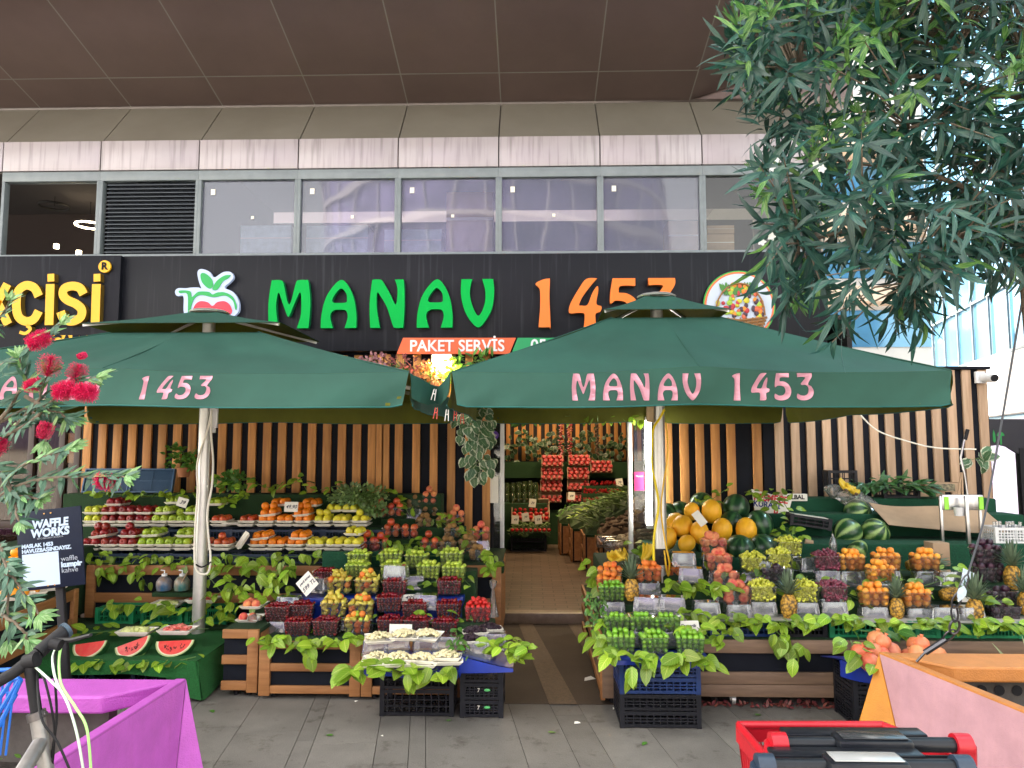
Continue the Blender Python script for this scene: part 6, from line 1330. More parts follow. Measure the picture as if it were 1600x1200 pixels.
G('leaves spilling towards the path beside the mulberries',[(775,1010,4.85),(800,1010,4.8),(815,1018,4.75),(790,1020,4.8)],30,.115,.1,.07,out=.6)
G('dark basil leaves around the mulberries and kernel trays',[(712,985,5.05),(718,1010,4.8),(725,1020,4.75)],20,.06,.1,.04,m='leafd')
G('leaves between the two left rows of green plums',[(580,905,5.78),(625,920,5.72),(720,900,5.8),(735,915,5.7)],12,.10,.2,.04)
G('bright leaves hanging beside the door on the corner stand',[(755,865,6.2),(775,880,6.12),(765,895,6.1)],12,.12,.7,.05)
G('leaves hanging from the third step over the green plums',[(605,850,6.6),(640,855,6.58),(690,858,6.55)],16,.10,.9,.05)
G('leaves between the kiwi punnets and the wall slats',[(690,800,6.9),(725,825,6.8),(745,840,6.7)],10,.10,.1,.05)
G('leaves sticking up beside the rear nectarines',[(620,770,7.05),(628,785,7.03),(640,805,6.95)],8,.12,-.6,.03)
G('row of leaves behind the apples under the blue trays',[(145,770,7.0),(200,772,7.0),(250,775,7.0),(300,765,7.0)],22,.12,.2,.05)
G('leaves climbing behind the left pole on the wall slats',[(335,745,7.1),(360,760,7.05),(385,775,7.0),(345,790,6.95)],24,.11,.2,.07)
G('leaves above the highest oranges against the wall slats',[(400,755,7.05),(430,765,7.03),(470,750,7.05),(480,768,7.0)],18,.11,.1,.06)
G('leaves behind the lemons left of the herbs',[(500,765,7.02),(540,755,7.05),(565,790,6.95)],9,.11,.1,.05)
# right
G('big leaves around the green plums at the corner of the crate stack',[(925,975,4.95),(935,1000,4.8),(945,1010,4.75),(960,1020,4.62)],16,.16,.2,.05)
G('leaves spreading over the blue cloth under the green plums',[(985,1030,4.6),(1030,1030,4.58),(1070,1028,4.58),(1110,1030,4.6)],23,.15,.16,.055,out=.75)
G('long leaf hanging over the blue crates under the green plums',[(985,1040,4.58),(992,1055,4.57)],4,.17,2,.015)
G('leaves between the upper and lower green plums',[(945,975,4.95),(985,970,5.0),(1025,975,4.98),(1075,985,4.9)],12,.12,.1,.04)
G('leaves at the path side of the apricots',[(922,880,5.9),(925,900,5.8),(935,920,5.6)],14,.12,.3,.05)
G('wide spray of leaves right of the pole under the empty punnets',[(1045,915,5.35),(1080,915,5.3),(1110,918,5.3),(1135,920,5.28)],24,.13,.3,.04,out=1)
G('leaves trailing down right of the green plums',[(1090,980,4.9),(1115,1000,4.85),(1150,985,4.9)],14,.12,.1,.05)
G('long garland of leaves along the paper edge, left part',[(1060,960,5.1),(1130,968,5.08),(1210,970,5.08),(1290,970,5.08)],46,.12,.16,.055,out=.75)
G('long garland of leaves along the paper edge, middle part',[(1290,970,5.08),(1360,975,5.08),(1450,978,5.08)],34,.12,.16,.055,out=.75)
G('long garland of leaves along the paper edge, right part',[(1450,975,5.08),(1530,975,5.08),(1610,978,5.08)],32,.13,.16,.055,out=.75)
G('leaf cluster hanging over the black panel left of the pomegranates',[(1212,985,5.02),(1235,1005,5.01),(1250,1020,5.0)],12,.14,1.6,.07,m='leaf')
G('leaves around the pomegranates',[(1330,1000,4.8),(1345,1035,4.62),(1352,1045,4.6)],12,.13,.2,.05)
G('deep leaves behind the pomegranates on the wooden rail',[(1345,985,5.0),(1415,990,4.98),(1420,1005,4.98)],8,.13,1.0,.04,m='leafd')
G('leaves between the yellow grapes and loquats',[(1195,930,5.35),(1270,905,5.5),(1330,930,5.4),(1350,940,5.3)],16,.12,.1,.05)
G('leaves between the loquat punnets',[(1345,915,5.5),(1415,905,5.5),(1430,920,5.4),(1475,905,5.5)],14,.12,.1,.05)
G('leaves beside the plums and pineapples at the right end',[(1500,890,5.6),(1540,945,5.3),(1560,930,5.35)],10,.12,.2,.05)
G('leaves rising in front of the sign card over the watermelons',[(1170,765,6.75),(1195,790,6.7),(1215,770,6.7),(1235,800,6.6)],18,.12,0,.07)
G('leaves over the lower right of the watermelon heap',[(1195,845,6.35),(1220,835,6.4),(1250,850,6.35),(1225,820,6.5)],20,.12,.2,.08)
G('few leaves on top of the watermelons',[(1095,785,6.85),(1110,782,6.85),(1133,765,6.9)],8,.11,-.1,.05)
G('leaves behind the banana bunches beside the door frame',[(995,850,6.4),(1015,860,6.3),(1000,880,6.1)],12,.11,0,.05)
G('dark strawberry leaves hanging at the corner of the right stand',[(925,935,5.3),(935,960,5.1),(932,990,5.05)],60,.045,.8,.06,m='leafd')
for lb_,pts_,n_ in (('second tier of leaves over the back rail left of the pole',[(140,880,6.3),(230,885,6.28),(330,880,6.28)],18),('leaves hanging on the rail between the pole and the price card',[(340,885,6.25),(400,890,6.2),(450,895,6.15)],14),('leaves among the nectarine punnets under the herbs',[(575,835,6.75),(625,850,6.7),(690,845,6.7)],10),('leaves peeking behind the rear row of green plums',[(545,870,6.1),(620,868,6.1),(700,868,6.1)],14),('leaves among the kiwis on the upper steps',[(640,800,7.0),(690,815,6.95),(735,850,6.6)],9),('leaves behind the peach and grape punnets',[(1100,880,5.8),(1160,900,5.6),(1240,880,5.9)],12),('leaves behind the rear loquats on the emerald turf',[(1290,900,5.75),(1380,890,5.8),(1480,890,5.8)],12),('leaves on the low turf platform by the peach trays',[(330,960,5.9),(365,970,5.7),(400,985,5.5)],12),('leaves around the big oranges on the angled stand',[(20,915,5.2),(70,905,5.5),(110,900,5.6)],12)):
    G(lb_,pts_,n_,.115,.35,.05)
# herbs
foliage('heap of parsley lying at the top of the left display','herbs','herb_bunch',at(560,775,6.98),(.30,.10,.10),420,K['leafd'] if 0 else leafmat('herb_leaf',(.13,.22,.06),(.2,.3,.1),rnd=.4,nve=1),.045,.02,False,31,-.1)
foliage('light green lettuce herb hanging right of the parsley heap','herbs','herb_bunch',at(585,795,6.92),(.13,.06,.05),120,bpy.data.materials['herb_leaf'],.045,.03,False,32,.2)
bp_=thing('potted_plant','leafy dark green pot plant against the slats above the blue trays','pot plant',at(287,742,7.15))
q=MB(); q.lathe([(0,-.02),(.05,-.02),(.065,.07),(0,.07)],16); q.obj('pot',mat('terracotta',(.35,.14,.06),.8),bp_)
q=MB(); rs=random.Random(8)
for i in range(150):
    x=rs.uniform(-.17,.22); z=.06+rs.uniform(0,.26)*(1-abs(x+.08)/.32); q.leaf((x,rs.uniform(-.06,.06),z),(rs.uniform(-1,1),-.5,rs.uniform(-.4,.7)),(0,-.7,.7),.055,.035,0,.3,.2,True,4)
for i in range(8): q.tube([(0,0,.06),(rs.uniform(-.1,.12),0,.15),(rs.uniform(-.15,.18),0,.25)],.003,4,1)
q.obj('foliage',[K['leafd'],K['stem']],bp_)
foliage('small leafy dark plant right of the left umbrella pole','plant','leafy_plant',at(365,752,7.08),(.17,.05,.08),110,K['leafd'],.055,.035,True,34,0)
# two blue flat trays leaning on the wall
for n,(a_,b_) in enumerate(((132,203),(205,272))):
    X0_,X1_=XL(a_,750,7.15),XL(b_,750,7.15); w_=X1_-X0_; t=thing('blue_flat_tray',('blue mesh tray leaning on the slats, left one behind the red flower','blue mesh tray leaning on the slats, right one with diagonal mesh')[n],'tray',((X0_+X1_)/2,7.12,at(200,770,7.12).z)); t.rotation_euler=(R(-14),0,0)
    H_=.235; q=MB(); q.box(-w_/2,w_/2,-.02,.02,0,.012); q.box(-w_/2,w_/2,-.02,.02,H_-.012,H_); q.box(-w_/2,-w_/2+.012,-.02,.02,.013,H_-.013); q.box(w_/2-.012,w_/2,-.02,.02,.013,H_-.013); q.obj('rim',mat('steel_blue_plastic',(.035,.10,.20),.4) if n==0 else bpy.data.materials['steel_blue_plastic'],t)
    q=MB(); s=-w_/2-H_
    while s<w_/2:
        x0_=max(s,-w_/2+.012); x1_=min(s+H_-.02,w_/2-.012)
        if x1_>x0_+.01: q.beam((x0_,0,.012+(x0_-s)),(x1_,0,.012+(x1_-s)),.003,.005,up=(0,1,0))
        s+=.014
    q.beam((-w_/2+.01,-.004,H_/2),(w_/2-.01,-.004,H_/2),.004,.006,up=(0,1,0)); q.beam((0,-.005,.012),(0,-.005,H_-.012),.004,.006,up=(0,1,0)); q.box(-w_/2+.013,w_/2-.013,.006,.008,.013,H_-.013,0); q.obj('mesh',bpy.data.materials['steel_blue_plastic'],t)
# price cards and paper
def card(px,py,Y,w,h,rot,label,lines=(),size=.03,m=None):
    t=thing('price_card',label,'price card',at(px,py,Y)); t.rotation_euler=rot
    q=MB(); q.box(-w/2,w/2,0,.0015,-h/2,h/2); q.obj('card',m or K['paper'],t)
    for i,(s,dz,sz) in enumerate(lines): txt(s,sz,K['ink'],'handwriting',t,(0,-.0015,dz),ext=.0003,shear=.3,bold=.0006)
card(455,792,6.75,.125,.09,(R(-10),0,0),'white card with handwriting stuck in the oranges',(('49,90',.0,.045),))
card(285,785,6.9,.10,.085,(R(-10),R(15),0),'white card with handwriting stuck in the green apples',(('39',.0,.05),))
card(480,912,5.5,.13,.13,(R(-15),R(-46),0),'diamond-turned white price card behind the cherries',(('yerli kiraz',.03,.026),('599 TL',-.02,.042)))
card(640,934,5.52,.14,.06,(R(-50),0,.1),'white price card lying behind the middle cherry punnets',(('499',.0,.045),))
card(626,984,5.0,.15,.07,(R(-10),0,0),'blank white card standing behind the kernel trays')
card(1093,810,6.35,.07,.13,(R(-20),R(-35),0),'blank cream card stuck between the melons')
card(1030,945,5.35,.08,.07,(R(-15),0,0),'small white card between two upturned punnets by the pole',(('250',0,.03),))
card(1075,978,4.98,.15,.07,(R(-35),0,.1),'white card with black scribble right of the green plums',(('Can erik',0,.03),))
card(1512,905,5.45,.09,.13,(R(-20),R(25),0),'pale blue paper tag hanging above the plums',m=mat('pale_blue_paper',(.45,.60,.72),.6,col2=(.7,.75,.78),scale=30))
card(1511,932,5.4,.16,.085,(R(-40),0,0),'printed pale paper lying over a plum punnet',(('....',.01,.05),))
card(1545,775,6.0,.001,.001,(0,0,0),'tiny scrap') if 0 else None
# the printed sign card over the watermelons
t=thing('sign_card','white card lettered in red and blue above the watermelon heap','sign',at(1202,785,6.82)); t.rotation_euler=(0,R(7),0)
q=MB(); q.prism([(-.17,.10),(.20,.05),(.17,-.14),(-.12,-.10)],0,.004); q.obj('card',K['paper'],t)
M_rt=mat('red_print',(.62,.02,.03),.5); M_bt=mat('blue_print',(.02,.03,.22),.5)
txt('KESMECE',.085,M_rt,'red_lettering',t,(.01,-.003,.035),ext=.001,bold=.003,sx=.88); txt('KURABİ',.075,M_bt,'blue_lettering',t,(-.02,-.003,-.025),ext=.001,bold=.002,sx=.9); txt('P...',.08,M_rt,'red_lettering',t,(.09,-.003,-.09),ext=.001,bold=.002)
t=thing('name_box','small white box lettered in black beside the sign card','box',at(1243,777,7.0))
q=MB(); q.box(-.10,.11,0,.06,-.035,.03); q.obj('box_body',K['paper'],t,bevel=.002); txt('GLBAL',.055,K['rubber'],'lettering',t,(0,-.002,0),ext=.0008,bold=.002)
# ---- things on the right turf tiers
def at_z(px,py,z): return onz(px,py,z)
c=crate('black crate lying tipped on the turf left of the watermelons',at(1262,822,6.62),-.12,.34,.2,.09,'black',None,5,2); c.rotation_euler=(0,R(8),-.12)
q=MB(); q.box(-.15,.15,-.08,.08,.088,.092); o=q.obj('cardboard_sheet',K['foam'],loc=at(1262,822,6.62),rot=(0,R(8),-.12)); tag(o,'pale sheet lying in the tipped black crate','sheet')
crate('upright black crate behind the bag of bananas',at(1313,760,7.17),0,.27,.13,.15,'black',None,4,2)
crate('black crate under the bunch of long green leaves',(at(1403,785,7.15).x,7.17,ZT3+.004),0,.33,.22,.11,'black',None,6,2)
q=MB(); rs=random.Random(77)
for i in range(95):
    x=rs.uniform(-.38,.40); q.leaf((x*.8,rs.uniform(-.1,.08),rs.uniform(0,.12)*(1-abs(x)*1.8)),(x*2+rs.uniform(-.6,.6),rs.uniform(-1,.1),rs.uniform(-.25,.35)),(rs.uniform(-.4,.4),-.6,.9),.16*rs.uniform(.7,1.2),.04,0,rs.uniform(.1,.5),.2,False,4)
tag(q.obj('leaf_bunch',leafmat('long_green_leaf',(.035,.13,.03),(.10,.25,.07),rnd=.35),loc=at(1392,765,7.08)),'heap of long dark green leaves on the top turf tier','greens')
q=MB()
q.sheet(lambda u,v:(-.42+.98*u,-.16+.36*v-.05*u,.17*v-.20*(1-v)*(1-u)**1.5*0+.05*(1-u)**4+.012*math.sin(u*6+v*4)-.02*math.sin(PI*v)),16,8,.004)
o=q.obj('cardboard_sheet',K['cardb'],loc=at(1452,826,6.60),smooth=60); tag(o,'large bent sheet of cardboard lying against the turf tiers','cardboard')
q=MB(); q.prism([(-.07,-.09),(.06,-.09),(.06,.09),(-.07,.09)],-.05,.09); tag(q.obj('cardboard_box',K['cardb'],loc=at(1467,865,6.05),bevel=.004),'small upright brown box under the scale frame','box')
bx=thing('cardboard_box','low open cardboard box with black print at the top right tier','box',at(1468,768,7.1))
q=MB(); 
for (a0,a1,b0,b1) in ((-.17,.17,-.08,-.075),(-.17,.17,.075,.08),(-.17,-.165,-.0745,.0745),(.165,.17,-.0745,.0745)): q.box(a0,a1,b0,b1,0,.085)
q.box(-.164,.164,-.0745,.0745,0,.004); q.obj('box_body',K['cardb'],bx,bevel=.001)
q=MB(); q.box(-.16,.10,-.083,-.081,.01,.075); q.obj('printed_side',mat('black_print',(.02,.02,.02),.5,col2=(.4,.35,.2),scale=25),bx)
# scale / press frame
sf=thing('produce_press','steel lever press with lime green end plates on the right stand','press',at(1500,850,6.3)); z0=0
def L(px,py,Y=6.3): p=at(px,py,Y)-at(1500,850,6.3); return Vector((p.x,p.y+0,p.z))
q=MB()
for px in (1473,1534): q.beam(L(px,850),L(px-4,775),.022,.022); 
q.beam(L(1514,850,6.2),L(1509,775,6.2),.026,.026); q.obj('leg',K['steel'],sf,bevel=.002)
q=MB(); a_,b_=L(1470,775),L(1534,775); q.box(a_.x,b_.x,-.02,.02,a_.z-.115,a_.z+.01); q.obj('housing',K['steel'],sf,bevel=.004)
M_lime=mat('lime_plate',(.30,.75,.05),.4)
for px in (1476,1530): q=MB(); p=L(px,775); q.box(p.x-.018,p.x+.018,-.026,-.0205,p.z-.11,p.z-.005); q.obj('end_plate',M_lime,sf)
q=MB(); q.tube([L(1512,775),L(1507,740),L(1501,715),L(1506,690),L(1509,678)],.009,8); q.obj('lever',K['steel'],sf); q=MB(); q.tube([L(1508,687),L(1512,671)],.015,10); q.obj('lever_grip',K['rubber'],sf)
q=MB(); q.beam(L(1497,775),L(1502,738),.012,.012); q.beam(L(1504,775),L(1503,738),.012,.012); q.obj('link_bar',K['cardb'],sf)
q=MB(); q.lathe([(0,0),(.035,0),(.045,.07),(.04,.07),(.03,.005),(0,.005)],16); q.obj('cup',K['white'],sf,loc=L(1499,806,6.25))
q=MB(); p=L(1500,850); q.box(L(1462,850).x,L(1540,850).x,-.12,.14,-.012,.0); q.obj('base_board',K['foam'],sf)
# white basket with cups
wb=thing('white_basket','white plastic lattice basket with bottles at the right end of the turf','basket',at(1572,847,6.35))
q=crate_mb(.30,.22,.13,nx=12,nz=4); q.obj('basket_body',K['white'],wb,smooth=0)
q=MB(); 
for i in range(7): x=-.11+.035*i; q.tube([(x,-.03+.02*(i%3),.02),(x+.004,-.03+.02*(i%3),.17)],.014,8)
q.obj('clear_cups',K['clear2'],wb)
for n,(px,py,Y) in enumerate(((1301,865,5.95),(1300,858,6.0))): pass
q=MB(); q.lathe([(0,0),(.028,0),(.032,.06),(.02,.10),(.008,.12),(.008,.14),(0,.14)],12); tag(q.obj('glass_bottle',K['clear2'],loc=at(1302,862,6.0)),'small clear cone-shaped bottle behind the red grapes','bottle')
q=MB(); q.tube([(0,0,0),(.06,-.01,-.01)],.02,12); tag(q.obj('cardboard_tube',K['cardb'],loc=at(1258,846,6.2)),'short cardboard tube left of the clear bottle','tube')
q=MB(); rs=random.Random(4)
q.lathe([(0,.0),(.05,.01),(.03,.10),(.012,.22),(.03,.26),(.035,.285),(0,.30)],10); 
o=q.obj('hanging_bag',K['bag'],loc=at(770,965,6.0)); tag(o,'knotted thin plastic bag hanging at the corner of the left stand','bag')
flush()
# ================================================================ SHOP INTERIOR
sr=thing('shop_room','dim shop room seen through the doorway with a slatted rear wall','room',(1.2,10,.1))
def so_(mb,n,m,**k): return mb.obj(n,m,sr,loc=(-1.2,-10,-.1),**k)
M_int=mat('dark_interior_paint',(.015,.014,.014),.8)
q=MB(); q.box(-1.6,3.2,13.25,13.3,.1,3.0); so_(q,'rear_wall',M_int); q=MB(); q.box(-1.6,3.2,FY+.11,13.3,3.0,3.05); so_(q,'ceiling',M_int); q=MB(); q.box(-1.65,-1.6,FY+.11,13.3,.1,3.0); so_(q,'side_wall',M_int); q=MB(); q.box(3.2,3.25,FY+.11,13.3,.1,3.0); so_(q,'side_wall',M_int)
q=MB()
for i in range(30): x=at(770+12.3*i*.98,690,13.2).x; q.box(x-.035,x+.035,13.2,13.235,1.47,2.98)
so_(q,'slats',K['wood'],bevel=.002)
q=MB(); q.box(-1.55,3.1,12.7,13.19,1.19,1.46); so_(q,'turf_shelf',K['turfd']); q=MB(); q.box(-1.55,3.1,12.5,13.18,.1,.62); so_(q,'turf_shelf',K['turfd'])
for x,y,e in ((.1,9.2,4.5),(1.0,11.4,5.5),(.1,12.0,4)):
    l=bpy.data.lights.new('shop_fill_light','AREA'); l.size=.5; l.energy=e; l.color=(1,.72,.42); o=bpy.data.objects.new('shop_fill_light',l); COL.objects.link(o); o.location=(x,y,2.9)  # fill lights and their ceiling fittings, added unseen to brighten the room
    q=MB(); q.lathe([(0,0),(.16,0),(.16,.03),(0,.03)],20); tag(q.obj('added_ceiling_lamp',mat('fill_lamp_diffuser',(1,.85,.6),emit=(1,.75,.45),estr=1) if 'wd' not in K else K['wd'],loc=(x,y,2.93)),'added round warm ceiling lamp, out of view inside the shop, %s'%({9.2:'nearest the door',11.4:'right of the others',12.0:'deepest in'}[y]),'lamp'); K['wd']=bpy.data.materials['fill_lamp_diffuser']
M_tom=mat('tomato_skin',(.50,.02,.015),.3,rnd=.2)
TMe=ballmb(.035,.85,10,6); fk('tomato',TMe,M_tom,.035,'tomato','red tomato')
def appletray(px,py,Y,w,h,tilt,nx,ny,lb,half=False):
    t=thing('produce_box','cardboard box of netted red apples, %s'%lb,'box',at(px,py,Y)); t.rotation_euler=(tilt,0,0)
    q=MB(); q.box(-w/2,w/2,.0,.01,-h/2,h/2); 
    for a in ((-w/2,-w/2+.01,-.05,0,-h/2,h/2),(w/2-.01,w/2,-.05,0,-h/2,h/2),(-w/2+.011,w/2-.011,-.05,0,-h/2,-h/2+.01),(-w/2+.011,w/2-.011,-.05,0,h/2-.01,h/2)): q.box(*a)
    q.obj('box_body',K['cardb'],t)
    for j in range(ny):
        for i in range(nx):
            if half and j==ny-1: continue
            x=-w/2+w*(i+.5+(.25 if j%2 else -.05))/nx; z=-h/2+h*(j+.5)/ny
            p=Vector(at(px,py,Y))+Matrix.Rotation(tilt,3,'X')@Vector((x,-.04,z)); o=mobj('boxed_apple',AP,None,p,(tilt,0,jit(.2))); tag(o,'netted red apple in the box %s'%lb,'apple','netted apples in the box %s'%lb)
q=MB(); q.ball((0,0,0),.040,10,7,0); q.tube([(.022*math.cos(a*PI/6),-.036,.022*math.sin(a*PI/6)) for a in range(13)],.0065,5,1,cap=False); AP=q.mesh('boxed_apple',[bpy.data.materials['boxed_apple_skin'],mat('pink_foam_net',(.48,.15,.14),.7)],smooth=60)
for px,py,h,lb,hf in ((863,721,.19,'at the top of the left column',0),(862,741,.21,'second from the top of the left column',0),(861,760,.2,'third from the top of the left column',0),(860,778,.17,'at the bottom of the left column',1),(905,720,.17,'at the top of the right column',0),(903,740,.2,'second from the top of the right column',0),(903,759,.17,'third from the top of the right column',1),(902,778,.17,'at the bottom of the right column',1),(939,730,.2,'leaning alone right of the two columns',0)):
    appletray(px,py,12.55,.36,h,R(-20),4,3,lb,hf)
q=MB(); rs=random.Random(9)
def mound(label,cat,name,x0,x1,y0,y1,z0,z1,slope,mats,kind,n,seed,sz=.1,lw=.03):
    """a counter heap: x rises to the right by slope"""
    rs=random.Random(seed); q=MB(); nx,ny=14,14
    c=Vector(((x0+x1)/2,(y0+y1)/2,z0))
    def h(u,v): return z1+slope*u+.05*math.sin(u*9+seed)*math.sin(v*11+seed)-.12*(max(0,.18-min(v,1-v))*4+max(0,.15-u)*4)
    q.grid(lambda u,v:(x0+(x1-x0)*u-c.x,y0+(y1-y0)*v-c.y,h(u,v)-c.z),nx,ny,0)
    q.grid(lambda u,v:(x0+(x1-x0)*u-c.x,y0-c.y,z0+(h(u,0)-z0)*v-c.z),nx,3,0); q.grid(lambda u,v:(x0-c.x,y1+(y0-y1)*u-c.y,z0+(h(0,1-u)-z0)*v-c.z),ny,3,0)
    for i in range(n):
        u,v=rs.random(),rs.random(); p=Vector((x0+(x1-x0)*u-c.x,y0+(y1-y0)*v-c.y,h(u,v)-c.z+rs.uniform(0,.03)))
        if kind=='leaf': q.leaf(p,(rs.uniform(-1,1),rs.uniform(-1,.2),rs.uniform(-.3,.6)),(0,-.6,.8),sz*rs.uniform(.6,1.3),lw,1,.3,.2,False,3)
        elif kind=='root': q.ball(p,(sz*rs.uniform(.3,.6),sz*.3,sz*.25),6,4,1,)
        elif kind=='stalk': d=Vector((rs.uniform(-1,-.2),rs.uniform(-.8,.1),rs.uniform(-.1,.5)))*sz*2.4; q.tube([p,p+d*.5+Vector((0,0,.02)),p+d],[.012,.010,.004],5,1)
    tag(q.obj(name,mats,loc=c,smooth=50),label,cat)
M_grn=mat('dull_green_heap',(.05,.09,.03),.7,var=.4,scale=20); M_rt2=mat('brown_root',(.10,.06,.035),.8,island=.4,var=.2); M_wh2=mat('pale_bulb',(.45,.38,.26),.6,island=.3,var=.1); M_lk=mat('leek_green',(.16,.25,.08),.6,island=.4,var=.2)
cnt=[(11.3,12.0,.42),(10.6,11.28,.55),(9.9,10.58,.68),(9.1,9.88,.83),(8.3,9.08,.97)]
for i,(y0,y1,x) in enumerate(cnt):
    slatbox('wooden crate stand inside the shop, %s along the right counter'%(['deepest','second deepest','middle','second nearest','nearest'][i]),(x,y1),(x,y0),.12,.56+.0*i,.7,K['boxwood'],posts=(0,1),rails=3,turf='turfd',name='slatted_stand')
mound('heap of leafy greens in clear wrap deepest on the shop counter','greens','leafy_heap',.42,1.5,11.35,12.0,.56,.72,.25,[M_grn,K['leafd']],'leaf',120,1)
mound('pale cardboard and greens heap on the shop counter','greens','leafy_heap',.56,1.7,10.65,11.25,.56,.70,.45,[M_grn,K['leaf']],'leaf',120,2)
mound('heap of leeks and stalks sloping up along the shop counter','leeks','leek_heap',.72,2.2,9.95,10.6,.56,.72,.75,[M_grn,M_lk],'stalk',200,3,.12)
mound('heap of dark brown roots on the shop counter','roots','root_heap',.86,1.9,9.15,9.85,.56,.70,.35,[M_rt2,M_rt2],'root',160,4,.09)
mound('heap of pale ginger and garlic behind the glass pane','garlic','garlic_heap',1.3,2.4,9.2,10.2,.8,1.0,.5,[M_rt2,M_wh2],'root',200,5,.07)
mound('clear wrapped mushrooms nearest the door on the counter','mushrooms','mushroom_heap',.98,1.8,8.4,9.05,.56,.62,.25,[M_rt2,M_wh2],'root',120,6,.09)
q=MB(); q.box(-.2,.2,-.12,.12,0,.14); 
for n,(px,py,Y) in enumerate(((972,862,8.6),(958,855,8.9),(925,812,11.2))): tag(q.obj('clear_wrapped_box',K['bag'],loc=at(px,py,Y),bevel=.03,rot=(0,0,jit(.5))),'clear wrapped pack on the shop counter, %s'%('nearest the door','behind the nearest one','far pack of greens')[n],'pack')
# jars on the back shelf, tomatoes and peppers
rs=random.Random(6); q=MB(); q.lathe([(0,0),(.055,0),(.058,.13),(.04,.15),(.04,.18),(0,.18)],12); JM=q.mesh('jar',[glassy('green_glass',(.5,.6,.4),.25,.05,(.12,.18,.06),1.5,2)],smooth=50)
for n in range(12): 
    px=792+ (n%6)*9; py=770+ (n//6)*14+rs.uniform(-2,2); tag(mobj('glass_jar',JM,None,at(px,py,12.3-(n//6)*.25)),'glass jar of green pickles on the back left shelf','jar','jars of pickles on the back left shelf')
turfblock('turf shelf under the glass jars inside the shop',-1.4,.25,11.9,12.49,.1,at(800,786,12.0).z-.0,'turfd')
tb=crate('dark crate table inside the shop under the peppers',(at(826,848,12.0).x,11.9,.102),0,.55,.5,.16,'black',None,8,3)
crate('second dark crate under the tomatoes inside the shop',(at(826,848,12.0).x,11.9,.272),0,.55,.5,.16,'black',None,8,3)
b0=at(829,800,11.9)
bx=thing('produce_box','tilted cardboard box of red tomatoes inside the shop','box',b0); bx.rotation_euler=(R(35),0,0)
q=MB(); q.box(-.29,.29,-.2,.2,-.03,-.02); q.box(-.29,.29,.2,.21,-.03,.1); q.box(-.3,-.29,-.2,.2,-.03,.06); q.box(.29,.3,-.2,.2,-.03,.06); q.obj('box_body',K['cardb'],bx)
for j in range(4):
    for i in range(7):
        p=b0+Matrix.Rotation(R(35),3,'X')@Vector((-.25+.083*i+jit(.01),-.16+.1*j,.015+jit(.01))); tag(mobj('tomato',FK['tomato']['me'],None,p,(jit(.5),jit(.5),0),1.1),'red tomato in the tilted box inside the shop','tomato','tomatoes in the tilted box inside the shop')
mound('heap of green peppers in front of the tomatoes inside the shop','peppers','pepper_heap',b0.x-.3,b0.x+.3,11.5,11.72,.4,.47,.0,[M_grn,M_lk],'stalk',130,8,.04)
for i in range(9): tag(mobj('tomato',FK['tomato']['me'],None,(b0.x-.28+.07*i,11.46,.45),(0,0,0),.9),'small red tomato in the row below the green peppers','tomato','tomatoes below the green peppers')
for n,(px,py,Y,lb) in enumerate(((832,786,11.9,'over the tomato box'),(821,808,11.6,'in the middle of the peppers'),(805,812,11.6,'left of the peppers'),(841,812,11.6,'right of the peppers'),(893,775,12.3,'on the lower apple boxes'),(968,754,12.2,'over the red cherries at the back'))): card(px,py,Y-.12,.11,.13,(R(-12),R(-8 if n%2 else 6),0),'small price card %s inside the shop'%lb,(('%d'%(29+n*10),0,.05),),m=K['paper'])
# red berries back right
for r_,(py,Y) in enumerate(((758,12.5),(770,12.3),(784,12.1))):
    p=at(942,py,Y); q=MB(); rs=random.Random(r_); 
    for i in range(60): q.ball((rs.uniform(-.32,.32),rs.uniform(-.06,.06),rs.uniform(0,.06)),.02,6,4)
    tag(q.obj('cherry_row',mat('back_cherry',(.30,.01,.012),.3),loc=p),'%s row of red cherries on the back shelf right of the apples'%('top','middle','bottom')[r_],'cherries',None,'stuff')
    turfblock('turf step carrying the %s row of back cherries'%('top','middle','bottom')[r_],p.x-.35,p.x+.6,Y-.11,Y+.12,.62,p.z-.01,'turfd')
K['ivyd']=leafmat('shaded_variegated_leaf',(.025,.07,.025),(.06,.12,.05),edge=(.22,.26,.16),rnd=.2)  # the ivy colours darkened to stand in for the dim room
# ivy over the back slats and the doorway
for i,(px,py) in enumerate(((800,700),(822,690),(848,702),(872,692),(898,702),(925,690),(950,700),(968,692))):
    foliage('hanging white edged ivy on the shop rear slats, strand %s from the left'%ORD[i],'ivy','hanging_ivy',at(px,py,12.9),(.17,.06,.25),26,K['ivyd'],.10,.09,True,60+i,.5)
G('green leaves hanging from the top of the doorway, left part',[(795,655,7.5),(880,652,7.5)],20,.12,.7,.07,m='leafd')
G('bright leaves hanging from the top of the doorway, right part',[(880,655,7.4),(985,652,7.35),(1010,660,7.2)],20,.12,.8,.05)
for n,px in enumerate((876,890,932)):
    q=MB(); rs=random.Random(n)
    for i in range(34): q.ball((rs.uniform(-.03,.03),rs.uniform(-.03,.03),-.018*i),(.03,.02,.012),5,4)
    tag(q.obj('pepper_string',mat('dried_red_pepper',(.25,.012,.01),.4) if n==0 else (bpy.data.materials['dried_red_pepper'] if n==1 else M_rt2),loc=at(px,655,12.6)),('left string of dried red peppers hanging at the back','right string of dried red peppers hanging at the back','brown string of dried vegetables hanging at the back')[n],'pepper string')
